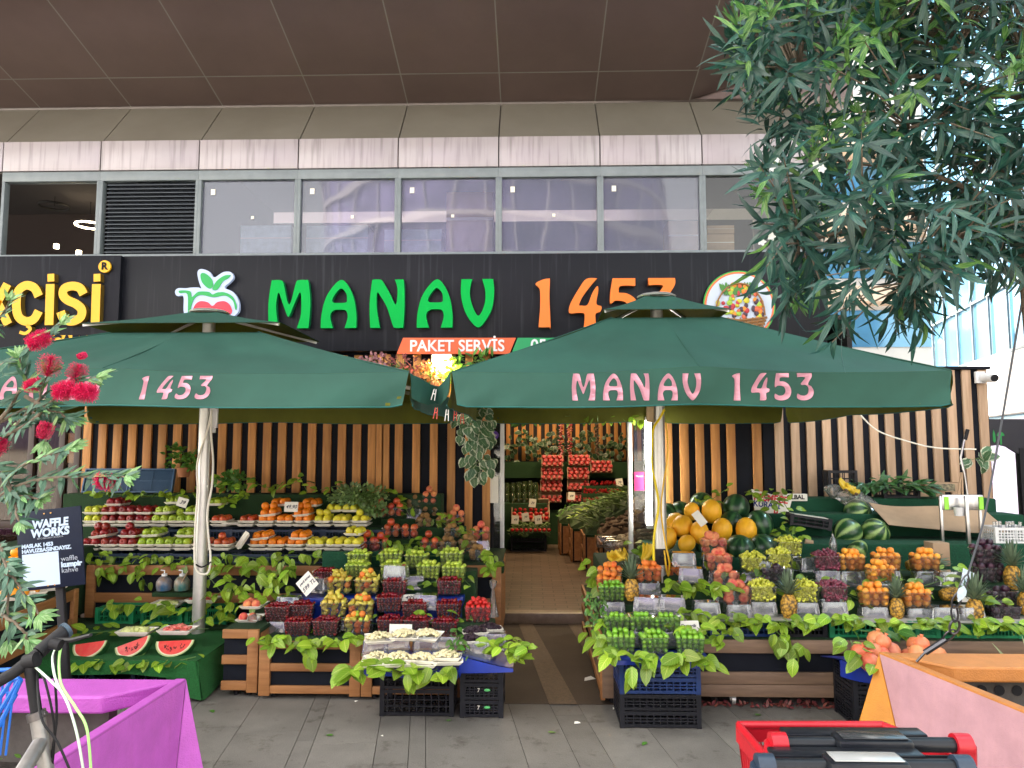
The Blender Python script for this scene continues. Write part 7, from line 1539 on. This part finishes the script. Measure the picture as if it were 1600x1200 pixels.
# ================================================================ PLANTERS
def planter(T,A,Bf,N,sgn,Mface,Mend,Mrim,label,inner):
    """T top corner, A and Bf its two feet, N the near end of the rim; the back beam runs away to sgn*X"""
    t=thing('sculpted_planter',label,'planter',(T.x,T.y,0)); o=Vector((T.x,T.y,0)); far=6.5*sgn
    NB=N+(Bf-T); th=.03
    inn=Vector((-(N-T).y,(N-T).x,0)).normalized(); 
    if inn.x*sgn<0: inn=-inn
    def solid(pts,nrm,m,name):
        n=len(pts); vs=[p-o for p in pts]+[p-o+nrm*th for p in pts]; q=MB(); q.add(vs,[tuple(range(n))[::-1],tuple(range(n,2*n))]+[(i,(i+1)%n,(i+1)%n+n,i+n) for i in range(n)]); bm=q.obj(name,m,t,smooth=0,bevel=.006)
        return bm
    e=(T-Bf).normalized()*.0
    solid([T,N,NB,Bf],inn,Mface,'side_face'); 
    ne=(A-T).cross(Bf-T).normalized(); 
    if ne.x*sgn<0: ne=-ne
    solid([T+ne*.004,Bf+ne*.004,A+ne*.004],ne,Mend,'end_face')
    q=MB(); d=(N-T); w=.055
    vs=[T+Vector((0,0,.006)),N+Vector((0,0,.006)),N+inn*w+Vector((0,0,.006)),T+inn*w+Vector((0,0,.006))]; q.add([p-o for p in vs]+[p-o-Vector((0,0,.05)) for p in vs],[(0,1,2,3),(7,6,5,4),(0,4,5,1),(1,5,6,2),(2,6,7,3),(3,7,4,0)]); q.obj('rim',Mrim,t,smooth=0,bevel=.006)
    W_=inner; b=[T+Vector((0,0,.003)),T+Vector((far,0,.003)),T+Vector((far,-W_,-.01)),T+Vector((W_*1.25*sgn,-W_,-.01))]
    q=MB(); q.add([p-o for p in b]+[p-o-Vector((0,-.03 if i<2 else .0,.085)) for i,p in enumerate(b)],[(0,1,2,3),(7,6,5,4),(0,4,5,1),(1,5,6,2),(2,6,7,3),(3,7,4,0)]); q.obj('back_beam',Mrim,t,smooth=0,bevel=.012)
    # perforated concrete kerb under the beam
    q=MB(); y=-.09; x0,x1=sorted((.35*sgn,far)); q.box(x0,x1,y,y+.08,0,.40); q.obj('kerb',mat('kerb_concrete',(.10,.092,.08),.9,var=.2,scale=8,bump=.3) if 'kc' not in K else K['kc'],t); K['kc']=bpy.data.materials['kerb_concrete']
    q=MB(); k=0
    xx=x0+.08
    while xx<x1-.05:
        for r_ in range(3): q.lathe([(0,0),(.03,0),(.03,.004),(0,.004)],12,M=Matrix.Translation((xx+(.05 if r_%2 else 0),y-.001,.08+.12*r_))@RX)
        xx+=.1
        if xx>x0+5 : break
    q.obj('drain_holes',K['rubber'],t)
    q=MB(); q.add([(0.1*sgn,-.1,.12),(far,-.1,.12),(far,-3.2,.12),tuple((NB-o)*1.0+Vector((0,0,.12))+inn*.1)],[(0,1,2,3)]); q.obj('soil',K['soil'],t,smooth=0)
    return t
def noisepaint(name,c,r=.5): return mat(name,c,r,var=.10,scale=7,bump=.35,bscale=140,streak=.03)
T=onz(291,1062,.5); A=onz(322,1222,0); B_=onz(272,1232,0); N=T+(onz(68,1205,.5)-T)*1.9
M_mg=noisepaint('magenta_paint',(.60,.13,.60)); M_mg2=noisepaint('magenta_rim_paint',(.44,.09,.44))
planter(T,A,B_,N,-1,M_mg,noisepaint('magenta_end_paint',(.60,.13,.60)),M_mg2,'magenta painted faceted planter at the lower left with a pointed corner',.24)
T=onz(1373,1020,.5); A=onz(1331,1162,0); B_=onz(1410,1182,0); N=T+(onz(1600,1113,.5)-T)*1.9
planter(T,A,B_,N,1,noisepaint('pale_pink_paint',(.52,.29,.33)),noisepaint('orange_paint',(.55,.21,.006)),noisepaint('orange_brown_paint',(.52,.20,.045)),'pale pink and orange faceted planter at the lower right with pointed corner',.24)
# ground plants in the left planter
q=MB(); rs=random.Random(21); c=onz(60,1150,.13)
for i in range(420):
    x,y=rs.uniform(-.7,.45),rs.uniform(-.35,.35); q.leaf((x,y,rs.uniform(0,.06)),(rs.uniform(-1,1),rs.uniform(-1,.5),rs.uniform(0,.8)),(rs.uniform(-.3,.3),-.4,1),rs.uniform(.02,.04),.02,0,.2,.1,True,3)
tag(q.obj('ground_cover',K['leafd'],loc=c),'small leafy weeds on the soil of the magenta planter','ground cover',None,'stuff')
q=MB(); rs=random.Random(22); c=Vector((1.9,5.03,.0))
for i in range(260): q.leaf((rs.uniform(-.9,1.4),rs.uniform(0,.1),.01),(rs.uniform(-1,1),rs.uniform(-.5,.5),rs.uniform(0,.7)),(0,-.4,1),rs.uniform(.02,.045),.02,0,.2,.1,True,3)
tag(q.obj('fallen_leaves',[K['redleaf']],loc=c),'dark reddish litter and leaves under the right-hand dark stand','leaf litter',None,'stuff')
q=MB(); 
for i in range(7): a=-1.2+.4*i; q.leaf((0,0,0),(math.sin(a),-.3,.8),(0,-1,.3),.35,.03,0,.5,.3,False,5)
tag(q.obj('spiky_plant',leafmat('pale_blade',(.30,.36,.16),(.4,.45,.2)),loc=onz(1610,1090,.14)),'spiky pale leaved plant inside the orange planter at the right edge','plant')
# ================================================================ WAFFLE SIGN
pb=onz(110,1168,0.0); Yp=pb.y
sg2=thing('post_sign','tilted dark blue waffle stand sign on a black post at the left','sign',pb)
tp=at(90,905,Yp)-pb; q=MB(); q.beam((0,0,0),(tp.x,tp.y+.02,tp.z),.045,.03); q.obj('post',K['rubber'],sg2,bevel=.003)
q=MB(); q.box(-.14,.14,-.1,.1,0,.012); q.obj('foot_plate',K['rubber'],sg2,bevel=.003)
bc=at(84,856,Yp)-pb; bd=bpy.data.objects.new('board',None); q=MB(); pw_,ph_=98.6/FPX*Yp,121.5/FPX*Yp; q.box(-pw_/2,pw_/2,-.006,.006,-ph_/2,ph_/2)
bpy.data.objects.remove(bd); bd=q.obj('board',mat('midnight_blue_board',(.006,.011,.026),.5,var=.1,spec=.2),sg2,loc=(bc.x,bc.y-.025,bc.z),rot=(0,R(-6.2),R(4)),bevel=.002)
M_lbp=mat('pale_blue_print',(.45,.58,.72),.5); M_gyp=mat('grey_print',(.32,.37,.42),.5)
u=ph_/122
def bt_(s,x,z,sz,m=M_lbp,al='CENTER',bold=.0006,shear=0,sx=1): return txt(s,sz*u,m,'board_lettering',bd,((x)*u,-.008,z*u),ext=.0006,bold=bold,align=al,shear=shear,sx=sx)
bt_('WAFFLE',2,39,17,bold=.003,shear=.1,sx=.88); bt_('WORKS',1,25,17,bold=.003,shear=.1,sx=.95); bt_('BITCI BELCIKA CIKOLATA',1,17,3.4,m=M_gyp,bold=0)
bt_('MASLAK 1453',-43,7,8,al='LEFT',bold=.0015); bt_('HAVUZBAŞINDAYIZ.',-43,-.8,8,al='LEFT',bold=.0015)
q=MB(); q.box(-43*u,12*u,-.0085,-.0065,-56*u,-5*u); q.obj('blank_sticker',M_lbp,bd)
bt_('waffle',15,-18,11,m=M_gyp,al='LEFT',bold=0); bt_('kumpir',15,-27,11,al='LEFT',bold=.0022); bt_('kahve',15,-36,11,m=M_gyp,al='LEFT',bold=0)
for x in (-6,4): 
    for z in (55,-56): q=MB(); q.tube([(x*u,-.007,z*u),(x*u,-.012,z*u)],.004,8); q.obj('bolt',mat('brass',(.6,.35,.12),.3,metal=1) if 'br' not in K else K['br'],bd); K['br']=bpy.data.materials['brass']
# ================================================================ BICYCLE
YB=1.78
def b(px,py,Y=YB): return at(px,py,Y)
bo=b(62,1125); bk=thing('bicycle','parked bicycle with black handlebar and green cables cut off by the left edge','bicycle',Vector((bo.x,bo.y,0))); bO=Vector((bo.x,bo.y,0))
def bb(q,n,m,par=None,**k): return q.obj(n,m,par or bk,loc=-bO if par is None else (0,0,0),**k)
q=MB(); q.tube([b(-70,1105,1.72),b(-20,1075,1.74),b(20,1052,1.76),b(60,1020,1.8)],.0135,14); hb=bb(q,'handlebar',K['rubber'])
q=MB(); q.tube([b(60,1020,1.8),b(75,1007,1.82),b(103,985,1.86)],[.0165,.0165,.0175],16); bb(q,'grip',K['rubber']); q=MB(); q.tube([b(100,987,1.855),b(106,983,1.863)],[.0205,.0195],18); bb(q,'grip_end',mat('blue_grey_cap',(.04,.07,.10),.4))
q=MB(); q.tube([b(46,1040),b(52,1080),b(58,1120)],.0125,14); q.tube([b(40,1035),b(58,1030)],.018,12); bb(q,'stem',K['rubber'])
q=MB(); q.tube([b(56,1112),b(59,1124)],.021,16); q.tube([b(44,1122),b(73,1115)],.006,8); bb(q,'clamp',mat('dark_clamp',(.12,.11,.11),.35,metal=.6))
p1=b(59,1124); p2=b(82,1260); ax=(p2-p1).normalized(); hubp=p1+ax*((p1.z-.34)/-ax.z); 
q=MB(); q.tube([p1,p1+ax*.28],.017,16); bb(q,'head_tube',mat('grey_frame_paint',(.28,.27,.26),.35,metal=.5,var=.15,scale=20))
q=MB(); e1=p1+ax*.28; 
for s in (-.05,.05): q.tube([e1,e1+Vector((s,0,-.05)),hubp+Vector((s,0,0))],.010,8)
bb(q,'fork',K['rubber'])
def wheel(c):
    w=MB(); w.tube([c+Vector((0,.32*math.cos(a*PI/20),.32*math.sin(a*PI/20))) for a in range(41)],.019,8,cap=False); o=bb(w,'wheel',K['rubber']); w=MB(); w.tube([c+Vector((-.03,0,0)),c+Vector((.03,0,0))],.02,8)
    for a in range(20): w.tube([c,c+Vector((0,.31*math.cos(a*PI/10),.31*math.sin(a*PI/10)))],.0015,3)
    r_=w.obj('spokes',K['steel'],o)
hubp.z=.34; wheel(hubp); rw=hubp+Vector((-.0,-1.05,0)); wheel(rw)
q=MB(); e2=p1+ax*.05; bbk=Vector((hubp.x,hubp.y-.6,.30)); se=Vector((hubp.x,hubp.y-.72,.86)); q.tube([e2+ax*.2,bbk],.02,10); q.tube([e2,se+Vector((0,0,-.1))],.017,10); q.tube([bbk,se],.016,10); q.tube([bbk,rw+Vector((.03,0,0))],.01,8); q.tube([se+Vector((0,0,-.1)),rw+Vector((.03,0,0))],.009,8); bb(q,'frame',bpy.data.materials['grey_frame_paint'])
q=MB(); q.ball(se+Vector((0,-.02,.03)),(.07,.13,.03),12,8); bb(q,'saddle',K['rubber'])
def bcab(pts,r,m,n): 
    c=cable('cable',pts,r,m,None); c.parent=bk; c.location=-bO; c.name=n
M_lg=mat('lime_cable',(.42,.80,.25),.4); M_wg=mat('pale_green_cable',(.62,.75,.62),.4)
bcab([b(88,1010,1.8),b(82,1030),b(88,1065,1.74),b(106,1100,1.72),b(121,1150,1.72),b(132,1215,1.74)],.0028,M_wg,'pale_cable')
bcab([b(95,1012,1.8),b(92,1035),b(96,1070,1.74),b(118,1105,1.72),b(136,1140,1.72),b(143,1215,1.74)],.0030,M_lg,'lime_cable')
bcab([b(55,1042,1.78),b(75,1060,1.74),b(98,1082,1.73)],.0028,M_wg,'pale_cable'); bcab([b(60,1045,1.78),b(72,1070,1.74),b(85,1140,1.75),b(80,1215,1.8)],.0028,K['rubber'],'black_cable'); bcab([b(86,1012,1.8),b(86,1060,1.76),b(88,1130),b(74,1215)],.0028,K['rubber'],'black_cable'); bcab([b(58,1050,1.78),b(64,1120,1.72),b(90,1160,1.72),b(112,1210,1.72)],.0028,K['rubber'],'black_cable')
q=MB(); q.tube([b(88,1000,1.82),b(112,1000,1.78),b(142,992,1.74)],[.006,.0055,.004],8); q.tube([b(80,1005),b(95,1008)],.013,10); bb(q,'brake_lever',K['rubber'])
q=MB()
for (a_,c_) in (((-40,1150),(30,1045)),((-40,1175),(32,1060)),((-45,1050),(30,1045)),((-45,1065),(30,1060)),((-40,1200),(25,1085)),((0,1135),(33,1062))): q.tube([b(*a_,1.95),b(*c_,1.95)],.0055,6)
for i in range(7): q.tube([b(-30+i*9,1055,1.95),b(-45+i*9,1180,1.95)],.003,5)
for i in range(5): q.tube([b(-45,1060+i*22,1.95),b(28-i*9,1060+i*22,1.95)],.003,5)
bb(q,'basket',mat('bright_blue_basket',(.01,.13,.55),.4))
# ================================================================ SHOPPING TROLLEYS
M_red=mat('red_trolley_plastic',(.42,.008,.018),.35,var=.06,bump=.05); M_blk=mat('gloss_black_plastic',(.008,.010,.014),.3,spec=.35)
zR_=.93
def trolley(label,dy,dz,mb_red,first):
    o=onz(1360,1165,1.0); o.z=0; o=o+Vector((0,dy,0)); t=thing('shopping_trolley',label,'shopping trolley',o+Vector((0 if first else -.07,0,0)))
    H=lambda px,py,z: onz(px,py,z)-Vector((o.x,o.y-dy,0))
    hl,hr=H(1218,1162,1.0),H(1500,1164,1.0)
    q=MB(); q.tube([hl,hl.lerp(hr,.3)],.017,14); q.tube([hl.lerp(hr,.7),hr],.017,14); q.tube([hl+Vector((0,-.0,-.035)),hr+Vector((0,0,-.035))],.011,10); q.obj('handle',M_blk,t)
    q=MB(); a,c=hl.lerp(hr,.30),hl.lerp(hr,.71); q.box(a.x,c.x,hl.y-.038,hl.y+.028,1.0-.04,1.0+.022); q.obj('handle_box',M_blk,t,bevel=.010)
    q=MB(); q.box(a.x+.012,c.x-.012,hl.y-.03,hl.y+.02,1.0225,1.025); q.obj('box_lid',mat('dark_lid',(.05,.055,.06),.15,metal=.3) if first else mat('pale_lid',(.45,.47,.47),.2,metal=.3),t,bevel=.001)
    for p,s in ((hl,-1),(hr,1)):
        q=MB(); q.tube([p-Vector((s*.015,0,0)),p+Vector((s*.022,0,0))],.026,16); q.tube([p+Vector((s*.012,0,0)),p+Vector((s*.016,.01,-.06)),p+Vector((s*.0,.05,-.18)),p+Vector((-s*.03,.12,-.42))],[.024,.024,.019,.015],12); q.obj('handle_end',mb_red,t)
    fl,fr,nr,nl=H(1153,1133,zR_),H(1378,1133,zR_),H(1490,1178,zR_),H(1196,1182,zR_); fl.z=fr.z=nr.z=nl.z=zR_
    if not first:
        c0=(fl+fr+nl+nr)/4+Vector((.05,-.02,-.10)); fl,fr,nr,nl=[c0+(p-(c0-Vector((.05,-.02,-.10))))*.72 for p in (fl,fr,nr,nl)]
    q=MB(); q.tube([nl,fl.lerp(nl,.08),fl,fr,nr],.011,10); q.beam(fl+Vector((0,0,-.018)),fr+Vector((0,0,-.018)),.012,.05); q.beam(fl+Vector((0,0,-.018)),nl+Vector((0,0,-.018)),.012,.05); q.beam(fr+Vector((0,0,-.018)),nr+Vector((0,0,-.018)),.012,.05); q.obj('basket_rim',mb_red,t)
    q=MB(); cen=(fl+fr+nl+nr)/4
    def lat(a,b_,n):
        la=a+(cen-a)*.18+Vector((0,0,-.45)); lb=b_+(cen-b_)*.18+Vector((0,0,-.45))
        for i in range(n+1):
            f=i/n; q.beam(a.lerp(b_,f),la.lerp(lb,f),.006,.006)
            for s in (1,-1):
                g=f+s*.25
                if 0<=g<=1: q.beam(a.lerp(b_,f),la.lerp(lb,g),.004,.004)
        for k in range(1,9): q.beam(a.lerp(la,k/8),b_.lerp(lb,k/8),.005,.005)
    lat(fl,fr,16); lat(fl,nl,10); lat(fr,nr,10); q.obj('basket_lattice',mb_red,t,smooth=0)
    q=MB(); q.beam(hl+Vector((.03,.07,-.0)),hr+Vector((-.05,.07,-.0)),.05,.012); q.box(hl.x+.04,hr.x-.06,hl.y+.10,hl.y+.115,.55,.965); q.obj('child_seat_flap',M_blk,t,bevel=.004)
    q=MB(); 
    for p in (hl,hr): q.tube([p+Vector((0,.12,-.42)),Vector((p.x*.8,p.y+.2,.2)),Vector((p.x*.8,p.y+.55,.12))],.012,8)
    q.tube([Vector((hl.x*.8,hl.y+.2,.2)),Vector((hr.x*.8,hr.y+.2,.2))],.012,8); q.obj('chassis',K['steel'],t)
    for p in (hl,hr):
        for yy in (.2,.55): w=MB(); w.tube([Vector((p.x*.8-.012,p.y+yy,.06)),Vector((p.x*.8+.012,p.y+yy,.06))],.06,16); w.tube([Vector((p.x*.8,p.y+yy,.06)),Vector((p.x*.8,p.y+yy,.14))],.01,6); w.obj('wheel',K['rubber'],t)
    return t
trolley('red lattice shopping trolley with black handle and red handle ends at bottom right',0,0,M_red,True)
trolley('grey shopping trolley pushed into the red one, nearest the camera',-.125,0,mat('blue_grey_trolley',(.02,.035,.06),.4),False)
# ================================================================ GUY ROPE
cable('guy_rope',[at(*p) for p in ((1630,320,3.3),(1604,432,3.5),(1565,660,3.8),(1540,800,3.95),(1522,866,4.05),(1512,898,4.1))],.0055,mat('grey_rope',(.10,.11,.13),.7),'thin dark guy rope running from the oleander down to the orange planter','rope',8)
tb_=thing('turnbuckle','dark steel turnbuckle and chain fixing the guy rope to the orange planter','turnbuckle',at(1430,1036,4.3)); to=at(1430,1036,4.3)
M_chain=mat('dark_steel',(.10,.10,.11),.35,metal=.8)
q=MB(); q.tube([at(1432,1034,4.3)-to,at(1445,1020,4.28)-to],.007,8); q.tube([at(1445,1020,4.28)-to,at(1478,999,4.24)-to],.017,8); q.obj('turnbuckle_body',M_chain,tb_)
def link(pa,pb,w,r=.005):
    q=MB(); a=Vector(pa)-to;b_=Vector(pb)-to; d=(b_-a); m=(a+b_)/2; L_=d.length/2; d.normalize(); s=d.cross(Vector((0,1,0))).normalized(); q.tube([m+d*L_*math.cos(k*PI/10)+s*w*math.sin(k*PI/10) for k in range(21)],r,6,cap=False); q.obj('chain_link',M_chain,tb_)
link(at(1476,1001,4.24),at(1491,984,4.2),.020); link(at(1489,990,4.2),at(1494,968,4.18),.026,.007); link(at(1493,972,4.18),at(1490,945,4.15),.018); link(at(1490,950,4.15),at(1500,925,4.12),.022); link(at(1498,930,4.12),at(1512,898,4.1),.016,.004)
q=MB(); q.leaf(at(1506,915,4.08),(-.3,0,-1),(0,-1,0),.09,.05,0,.1,0,False,4); tag(q.obj('cloth_strip',bpy.data.materials['pale_blue_paper']),'pale blue rag strip tied into the guy rope above the chain','rag')
# ================================================================ BOTTLEBRUSH
M_bl=leafmat('bottlebrush_leaf',(.055,.135,.085),(.12,.22,.14),rnd=.35,nve=1,rough=.5); M_bl2=leafmat('young_bottlebrush_leaf',(.14,.30,.09),(.35,.5,.25),rnd=.25,nve=1,rough=.5)
M_fil=mat('crimson_filament',(.72,.02,.13),.5,island=.25,trans=.25)
root=Vector((at(-150,1150,2.6).x,2.6,.1)); bs=thing('bottlebrush_shrub','bottlebrush shrub with grey-green leaves and crimson brush flowers at the left edge','shrub',root)
rs=random.Random(44); wood=MB(); lv=MB(); lv2=MB(); 
def branch(pts,n,L=.062,tipn=9,light=.35,thin=1):
    P=[at(*p) for p in pts]; sm=[]
    for i in range(len(P)-1):
        for k in range(4): sm.append(P[i].lerp(P[i+1],k/4)+Vector((rs.uniform(-.004,.004),rs.uniform(-.01,.01),rs.uniform(-.004,.004))))
    sm.append(P[-1]); wood.tube([p-root for p in sm],[.0065*thin*(1-.75*i/len(sm))+.001 for i in range(len(sm))],6)
    for i in range(n):
        f=rs.uniform(.12,1)*(len(sm)-1); k=int(min(f,len(sm)-2)); p=sm[k].lerp(sm[k+1],f-k); d=(sm[k+1]-sm[k]).normalized(); a=rs.random()*6.28; s=Vector((math.cos(a),math.sin(a)*.8,math.sin(a+1))); 
        (lv2 if rs.random()<light*f/len(sm) else lv).leaf(p-root,d*.8+s*.9,(rs.uniform(-.5,.5),-.8,.7),L*rs.uniform(.7,1.25),L*.24,0,rs.uniform(-.1,.4),.2,False,4)
    for i in range(tipn):
        a=i*2.4; lv2.leaf(P[-1]-root,(P[-1]-P[-2]).normalized()+Vector((math.cos(a)*.7,math.sin(a)*.5,math.sin(a)*.6)),(0,-.8,.6),L*rs.uniform(.6,1),L*.26,0,.1,.2,False,4)
for B1 in (([(-60,760,2.6),(0,700,2.55),(60,620,2.5),(75,585,2.48)],70),([(0,690,2.55),(60,650,2.5),(100,600,2.5),(150,590,2.5)],60),([(-60,830,2.6),(20,760,2.5),(80,745,2.45),(150,745,2.42),(195,745,2.4)],80),([(-60,700,2.6),(0,660,2.6),(40,640,2.6),(90,655,2.55),(70,690,2.5)],60),([(-60,600,2.7),(10,565,2.6),(50,540,2.55),(95,505,2.5)],60),([(-60,500,2.7),(-10,510,2.65),(15,470,2.6)],40),([(-60,720,2.6),(10,745,2.5),(40,725,2.45),(110,700,2.45)],60),([(-60,900,2.5),(0,850,2.45),(15,900,2.4),(12,1000,2.4)],60),([(-60,880,2.5),(20,900,2.4),(60,960,2.35)],40),([(-50,960,2.5),(10,960,2.4),(35,985,2.35),(45,1000,2.35)],30),([(10,745,2.5),(25,790,2.48),(30,815,2.45)],26),([(0,660,2.6),(40,600,2.55),(30,560,2.55)],50),([(40,620,2.52),(80,640,2.5),(110,655,2.5)],40),([(-60,650,2.6),(-10,720,2.5),(20,770,2.5),(60,780,2.45)],60)):
    branch(*B1)
fk_=[at(-60,760,2.6),at(-60,600,2.7),at(-60,880,2.5),at(-60,830,2.6),at(-60,700,2.6),at(-60,500,2.7)]
for p in fk_: wood.tube([Vector((0,0,0)),Vector((.02,0,.5)),(p-root)*.6+Vector((0,0,.2)),p-root],[.016,.012,.009,.006],7)
wood.obj('branches',K['bark'],bs); lv.obj('foliage',M_bl,bs); lv2.obj('young_leaves',M_bl2,bs)
def brush(px,py,Y,ang,L_,r):
    c=at(px,py,Y)-root; q=MB(); d=Vector((math.cos(ang),0,math.sin(ang)))
    x=d.cross(Vector((0,1,0))); y=Vector((0,1,0))
    for i in range(900):
        t=rs.uniform(-.5,.5); a=rs.random()*6.28; s=x*math.cos(a)+y*math.sin(a); p=c+d*(t*L_); e=p+(s+d*rs.uniform(-.15,.35))*r*rs.uniform(.75,1.05)*(1-.3*abs(2*t)**3); w=s.cross(d)*.0009
        q.add([p-w,p+w,e+w*.6,e-w*.6],[(0,1,2,3)]); 
        if i%3==0: q.ball(e,.0013,4,3)
    q.tube([c-d*L_*.5,c+d*L_*.5],.003,5); q.obj('brush_flower',M_fil,bs,smooth=0)
for f in ((60,532,2.5,.45,.075,.034),(77,572,2.46,1.35,.07,.040),(120,583,2.5,1.2,.06,.034),(100,610,2.45,.2,.07,.036),(132,613,2.44,-.15,.07,.036),(52,602,2.5,.3,.06,.026),(70,673,2.45,1.3,.055,.026),(165,752,2.42,-.2,.075,.030),(-3,698,2.5,1,.06,.03),(128,556,2.52,.3,.03,.012)): brush(*f)
# ================================================================ OLEANDER
M_o1=leafmat('oleander_leaf',(.012,.060,.048),(.05,.12,.08),rnd=.4,nve=1,rough=.38,tr=.18); M_o2=leafmat('young_oleander_leaf',(.07,.19,.045),(.22,.38,.12),rnd=.3,nve=1,rough=.4,tr=.3)
orr=Vector((at(1690,900,3.0).x,3.05,.1)); ol=thing('oleander_tree','oleander tree with long dark narrow leaves overhanging the top right','tree',orr)
POLY=[(1150,-60),(1128,20),(1150,75),(1120,120),(1180,165),(1195,240),(1165,285),(1200,345),(1185,400),(1212,470),(1230,495),(1275,500),(1300,520),(1315,470),(1330,420),(1400,420),(1385,500),(1400,515),(1440,500),(1470,440),(1520,425),(1560,450),(1600,435),(1720,430),(1800,300),(1800,-200),(1150,-200)]
def inside(x,y,P):
    c=False;j=len(P)-1
    for i in range(len(P)):
        if (P[i][1]>y)!=(P[j][1]>y) and x<(P[j][0]-P[i][0])*(y-P[i][1])/(P[j][1]-P[i][1])+P[i][0]: c=not c
        j=i
    return c
rs=random.Random(99); wood=MB(); d1=MB(); d2=MB(); fl=MB()
limbs=[]
tr_=[Vector((0,0,0)),Vector((-.02,0,.7)),Vector((-.08,.02,1.4)),Vector((-.1,0,2.0)),Vector((-.12,0,2.5))]
wood.tube(tr_,[.05,.042,.035,.028,.022],10); wood.tube([Vector((.03,.05,0)),Vector((.15,.1,1.0)),Vector((.2,.1,2.2)),Vector((.1,0,3.1))],[.04,.035,.028,.02],9)
heads=[]
for (px,py,Y) in ((1560,400,3.0),(1480,380,3.0),(1350,370,2.9),(1300,250,3.1),(1250,130,3.1),(1420,200,2.9),(1550,250,3.2),(1400,60,3.0),(1600,100,3.1),(1430,440,2.8),(1250,380,3.0)):
    e=at(px,py,Y)-orr; s=tr_[-1] if py>200 else Vector((.1,0,3.0)); m=s.lerp(e,.5)+Vector((0,0,.1)); pts=[s,s.lerp(m,.5)+Vector((0,rs.uniform(-.05,.05),.03)),m,m.lerp(e,.5),e]; wood.tube(pts,[.015,.012,.010,.008,.006],7); heads+=[m.lerp(e,.3),m.lerp(e,.65),e,s.lerp(m,.6)]
cnt_=0
tips=[]
while len(tips)<640:
    px,py=rs.uniform(1110,1800),rs.uniform(-200,560)
    if not inside(px,py,POLY): continue
    # gaps where the light shows through
    g=math.sin(px*.031+1.3)*math.sin(py*.037+.6)+.55*math.sin(px*.083)*math.sin(py*.071+2)
    if g>.30 and rs.random()<.88 and py>120 and not (py>330 and px>1450): continue
    Y=rs.uniform(2.5,3.7); tips.append((px,py,Y))
tips+=[(1300,535,2.85),(1290,510,2.9),(1385,500,2.8),(1400,520,2.85),(1430,520,2.8),(1445,505,2.8),(1475,470,2.8),(1130,70,2.9),(1140,60,2.9),(1175,90,2.9),(1180,275,2.9),(1190,350,2.9),(1175,175,3)]
for px,py,Y in tips:
    p=at(px,py,Y)-orr; h=min(heads,key=lambda q_:(q_-p).length); 
    if rs.random()<.5: wood.tube([h,h.lerp(p,.5)+Vector((0,0,.04)),p],[.0045,.0035,.002],5)
    ax=(p-h).normalized()*.6+Vector((0,0,rs.uniform(-.6,.9 if py<200 else .3))); ax.normalize(); x=ax.orthogonal().normalized(); y=ax.cross(x); yl_=rs.random()<(.5 if py<170 else .12); n=rs.randint(9,14); dro=.9 if py>300 else .35
    for i in range(n):
        a=i*2.4+rs.uniform(-.2,.2); t=i/n; s=x*math.cos(a)+y*math.sin(a); o=p-ax*(.22*t)+s*.006; d=s*(.45+.5*t)+ax*(1.1-.8*t)+Vector((rs.uniform(-.3,.3),rs.uniform(-.3,.3),-dro*rs.uniform(.2,1.6)*(t+.2))); L_=rs.uniform(.08,.165)*(.75 if (yl_ and t<.4) else 1)
        (d2 if (yl_ and t<.5) or rs.random()<.03 else d1).leaf(o,d,ax*.9-s*.3+Vector((0,-.2,.2)),L_,.0215*rs.uniform(.8,1.2),0,rs.uniform(-.05,.6),.25,False,5)
    if yl_:
        for i in range(6): e=p+ax*rs.uniform(.03,.08)+Vector((rs.uniform(-.03,.03),rs.uniform(-.03,.03),rs.uniform(0,.03))); d2.tube([p,e],.0014,3); d2.tube([e,e+ax*.014],[.003,.0012],5)
wood.obj('limbs',K['bark'],ol); d1.obj('crown',M_o1,ol); d2.obj('young_shoots',M_o2,ol)
for px,py,Y in ((1213,248,2.7),(1205,262,2.72),(1284,264,2.7),(1275,258,2.75),(1205,370,2.8),(1190,378,2.8)):
    c=at(px,py,Y)-orr
    for i in range(5): a=i*1.257; fl.leaf(c,(math.cos(a),-.35,math.sin(a)),(0,-1,0),.018,.013,0,.2,.1,True,4)
fl.obj('blossom',mat('white_petal',(.75,.78,.76),.5,trans=.3),ol)
# ================================================================ LITTER ON THE PAVING
q=MB(); q.leaf((0,0,.004),(1,.2,0),(0,0,1),.05,.03,0,.1,.1,True,4); LFM=q.mesh('fallen_leaf',K['leafd'])
for n,(px,py,lb) in enumerate(((856,1145,'beside the path end'),(700,1128,'next to the black crates'),(520,1150,'in front of the cherry stand'),(1010,1160,'in front of the crate stack'),(330,1110,'beside the turf table'),(1180,1118,'under the dark stand edge'))):
    tag(mobj('fallen_leaf',LFM,None,onz(px,py,.002),(0,0,n*1.3)),'fallen leaf on the paving %s'%lb,'leaf')
q=MB(); q.add([(-.02,-.012,.001),(.02,-.016,.006),(.018,.014,.002),(-.016,.012,.007),(0,0,.012)],[(0,1,4),(1,2,4),(2,3,4),(3,0,4),(3,2,1,0)]); SC=q.mesh('paper_scrap',K['paper'],smooth=0)
for n,(px,py,lb) in enumerate(((902,1130,'in the middle of the walkway'),(556,1096,'at the foot of the cherry stand'),(597,1150,'left of the black crates, small'),(962,1108,'at the foot of the crate stack'))):
    tag(mobj('paper_scrap',SC,None,onz(px,py,.002),(0,0,n),(1,.6,.5)[n%3]),'white paper scrap %s'%lb,'scrap')
q=MB(); q.prism([(-.05,0),(.05,0),(.04,.05),(-.02,.04)],0,.003); tag(q.obj('cardboard_scrap',K['paper'],loc=onz(922,1062,.006),rot=(R(-80),0,.5)),'pale torn card leaning against the stand side in the path','scrap')
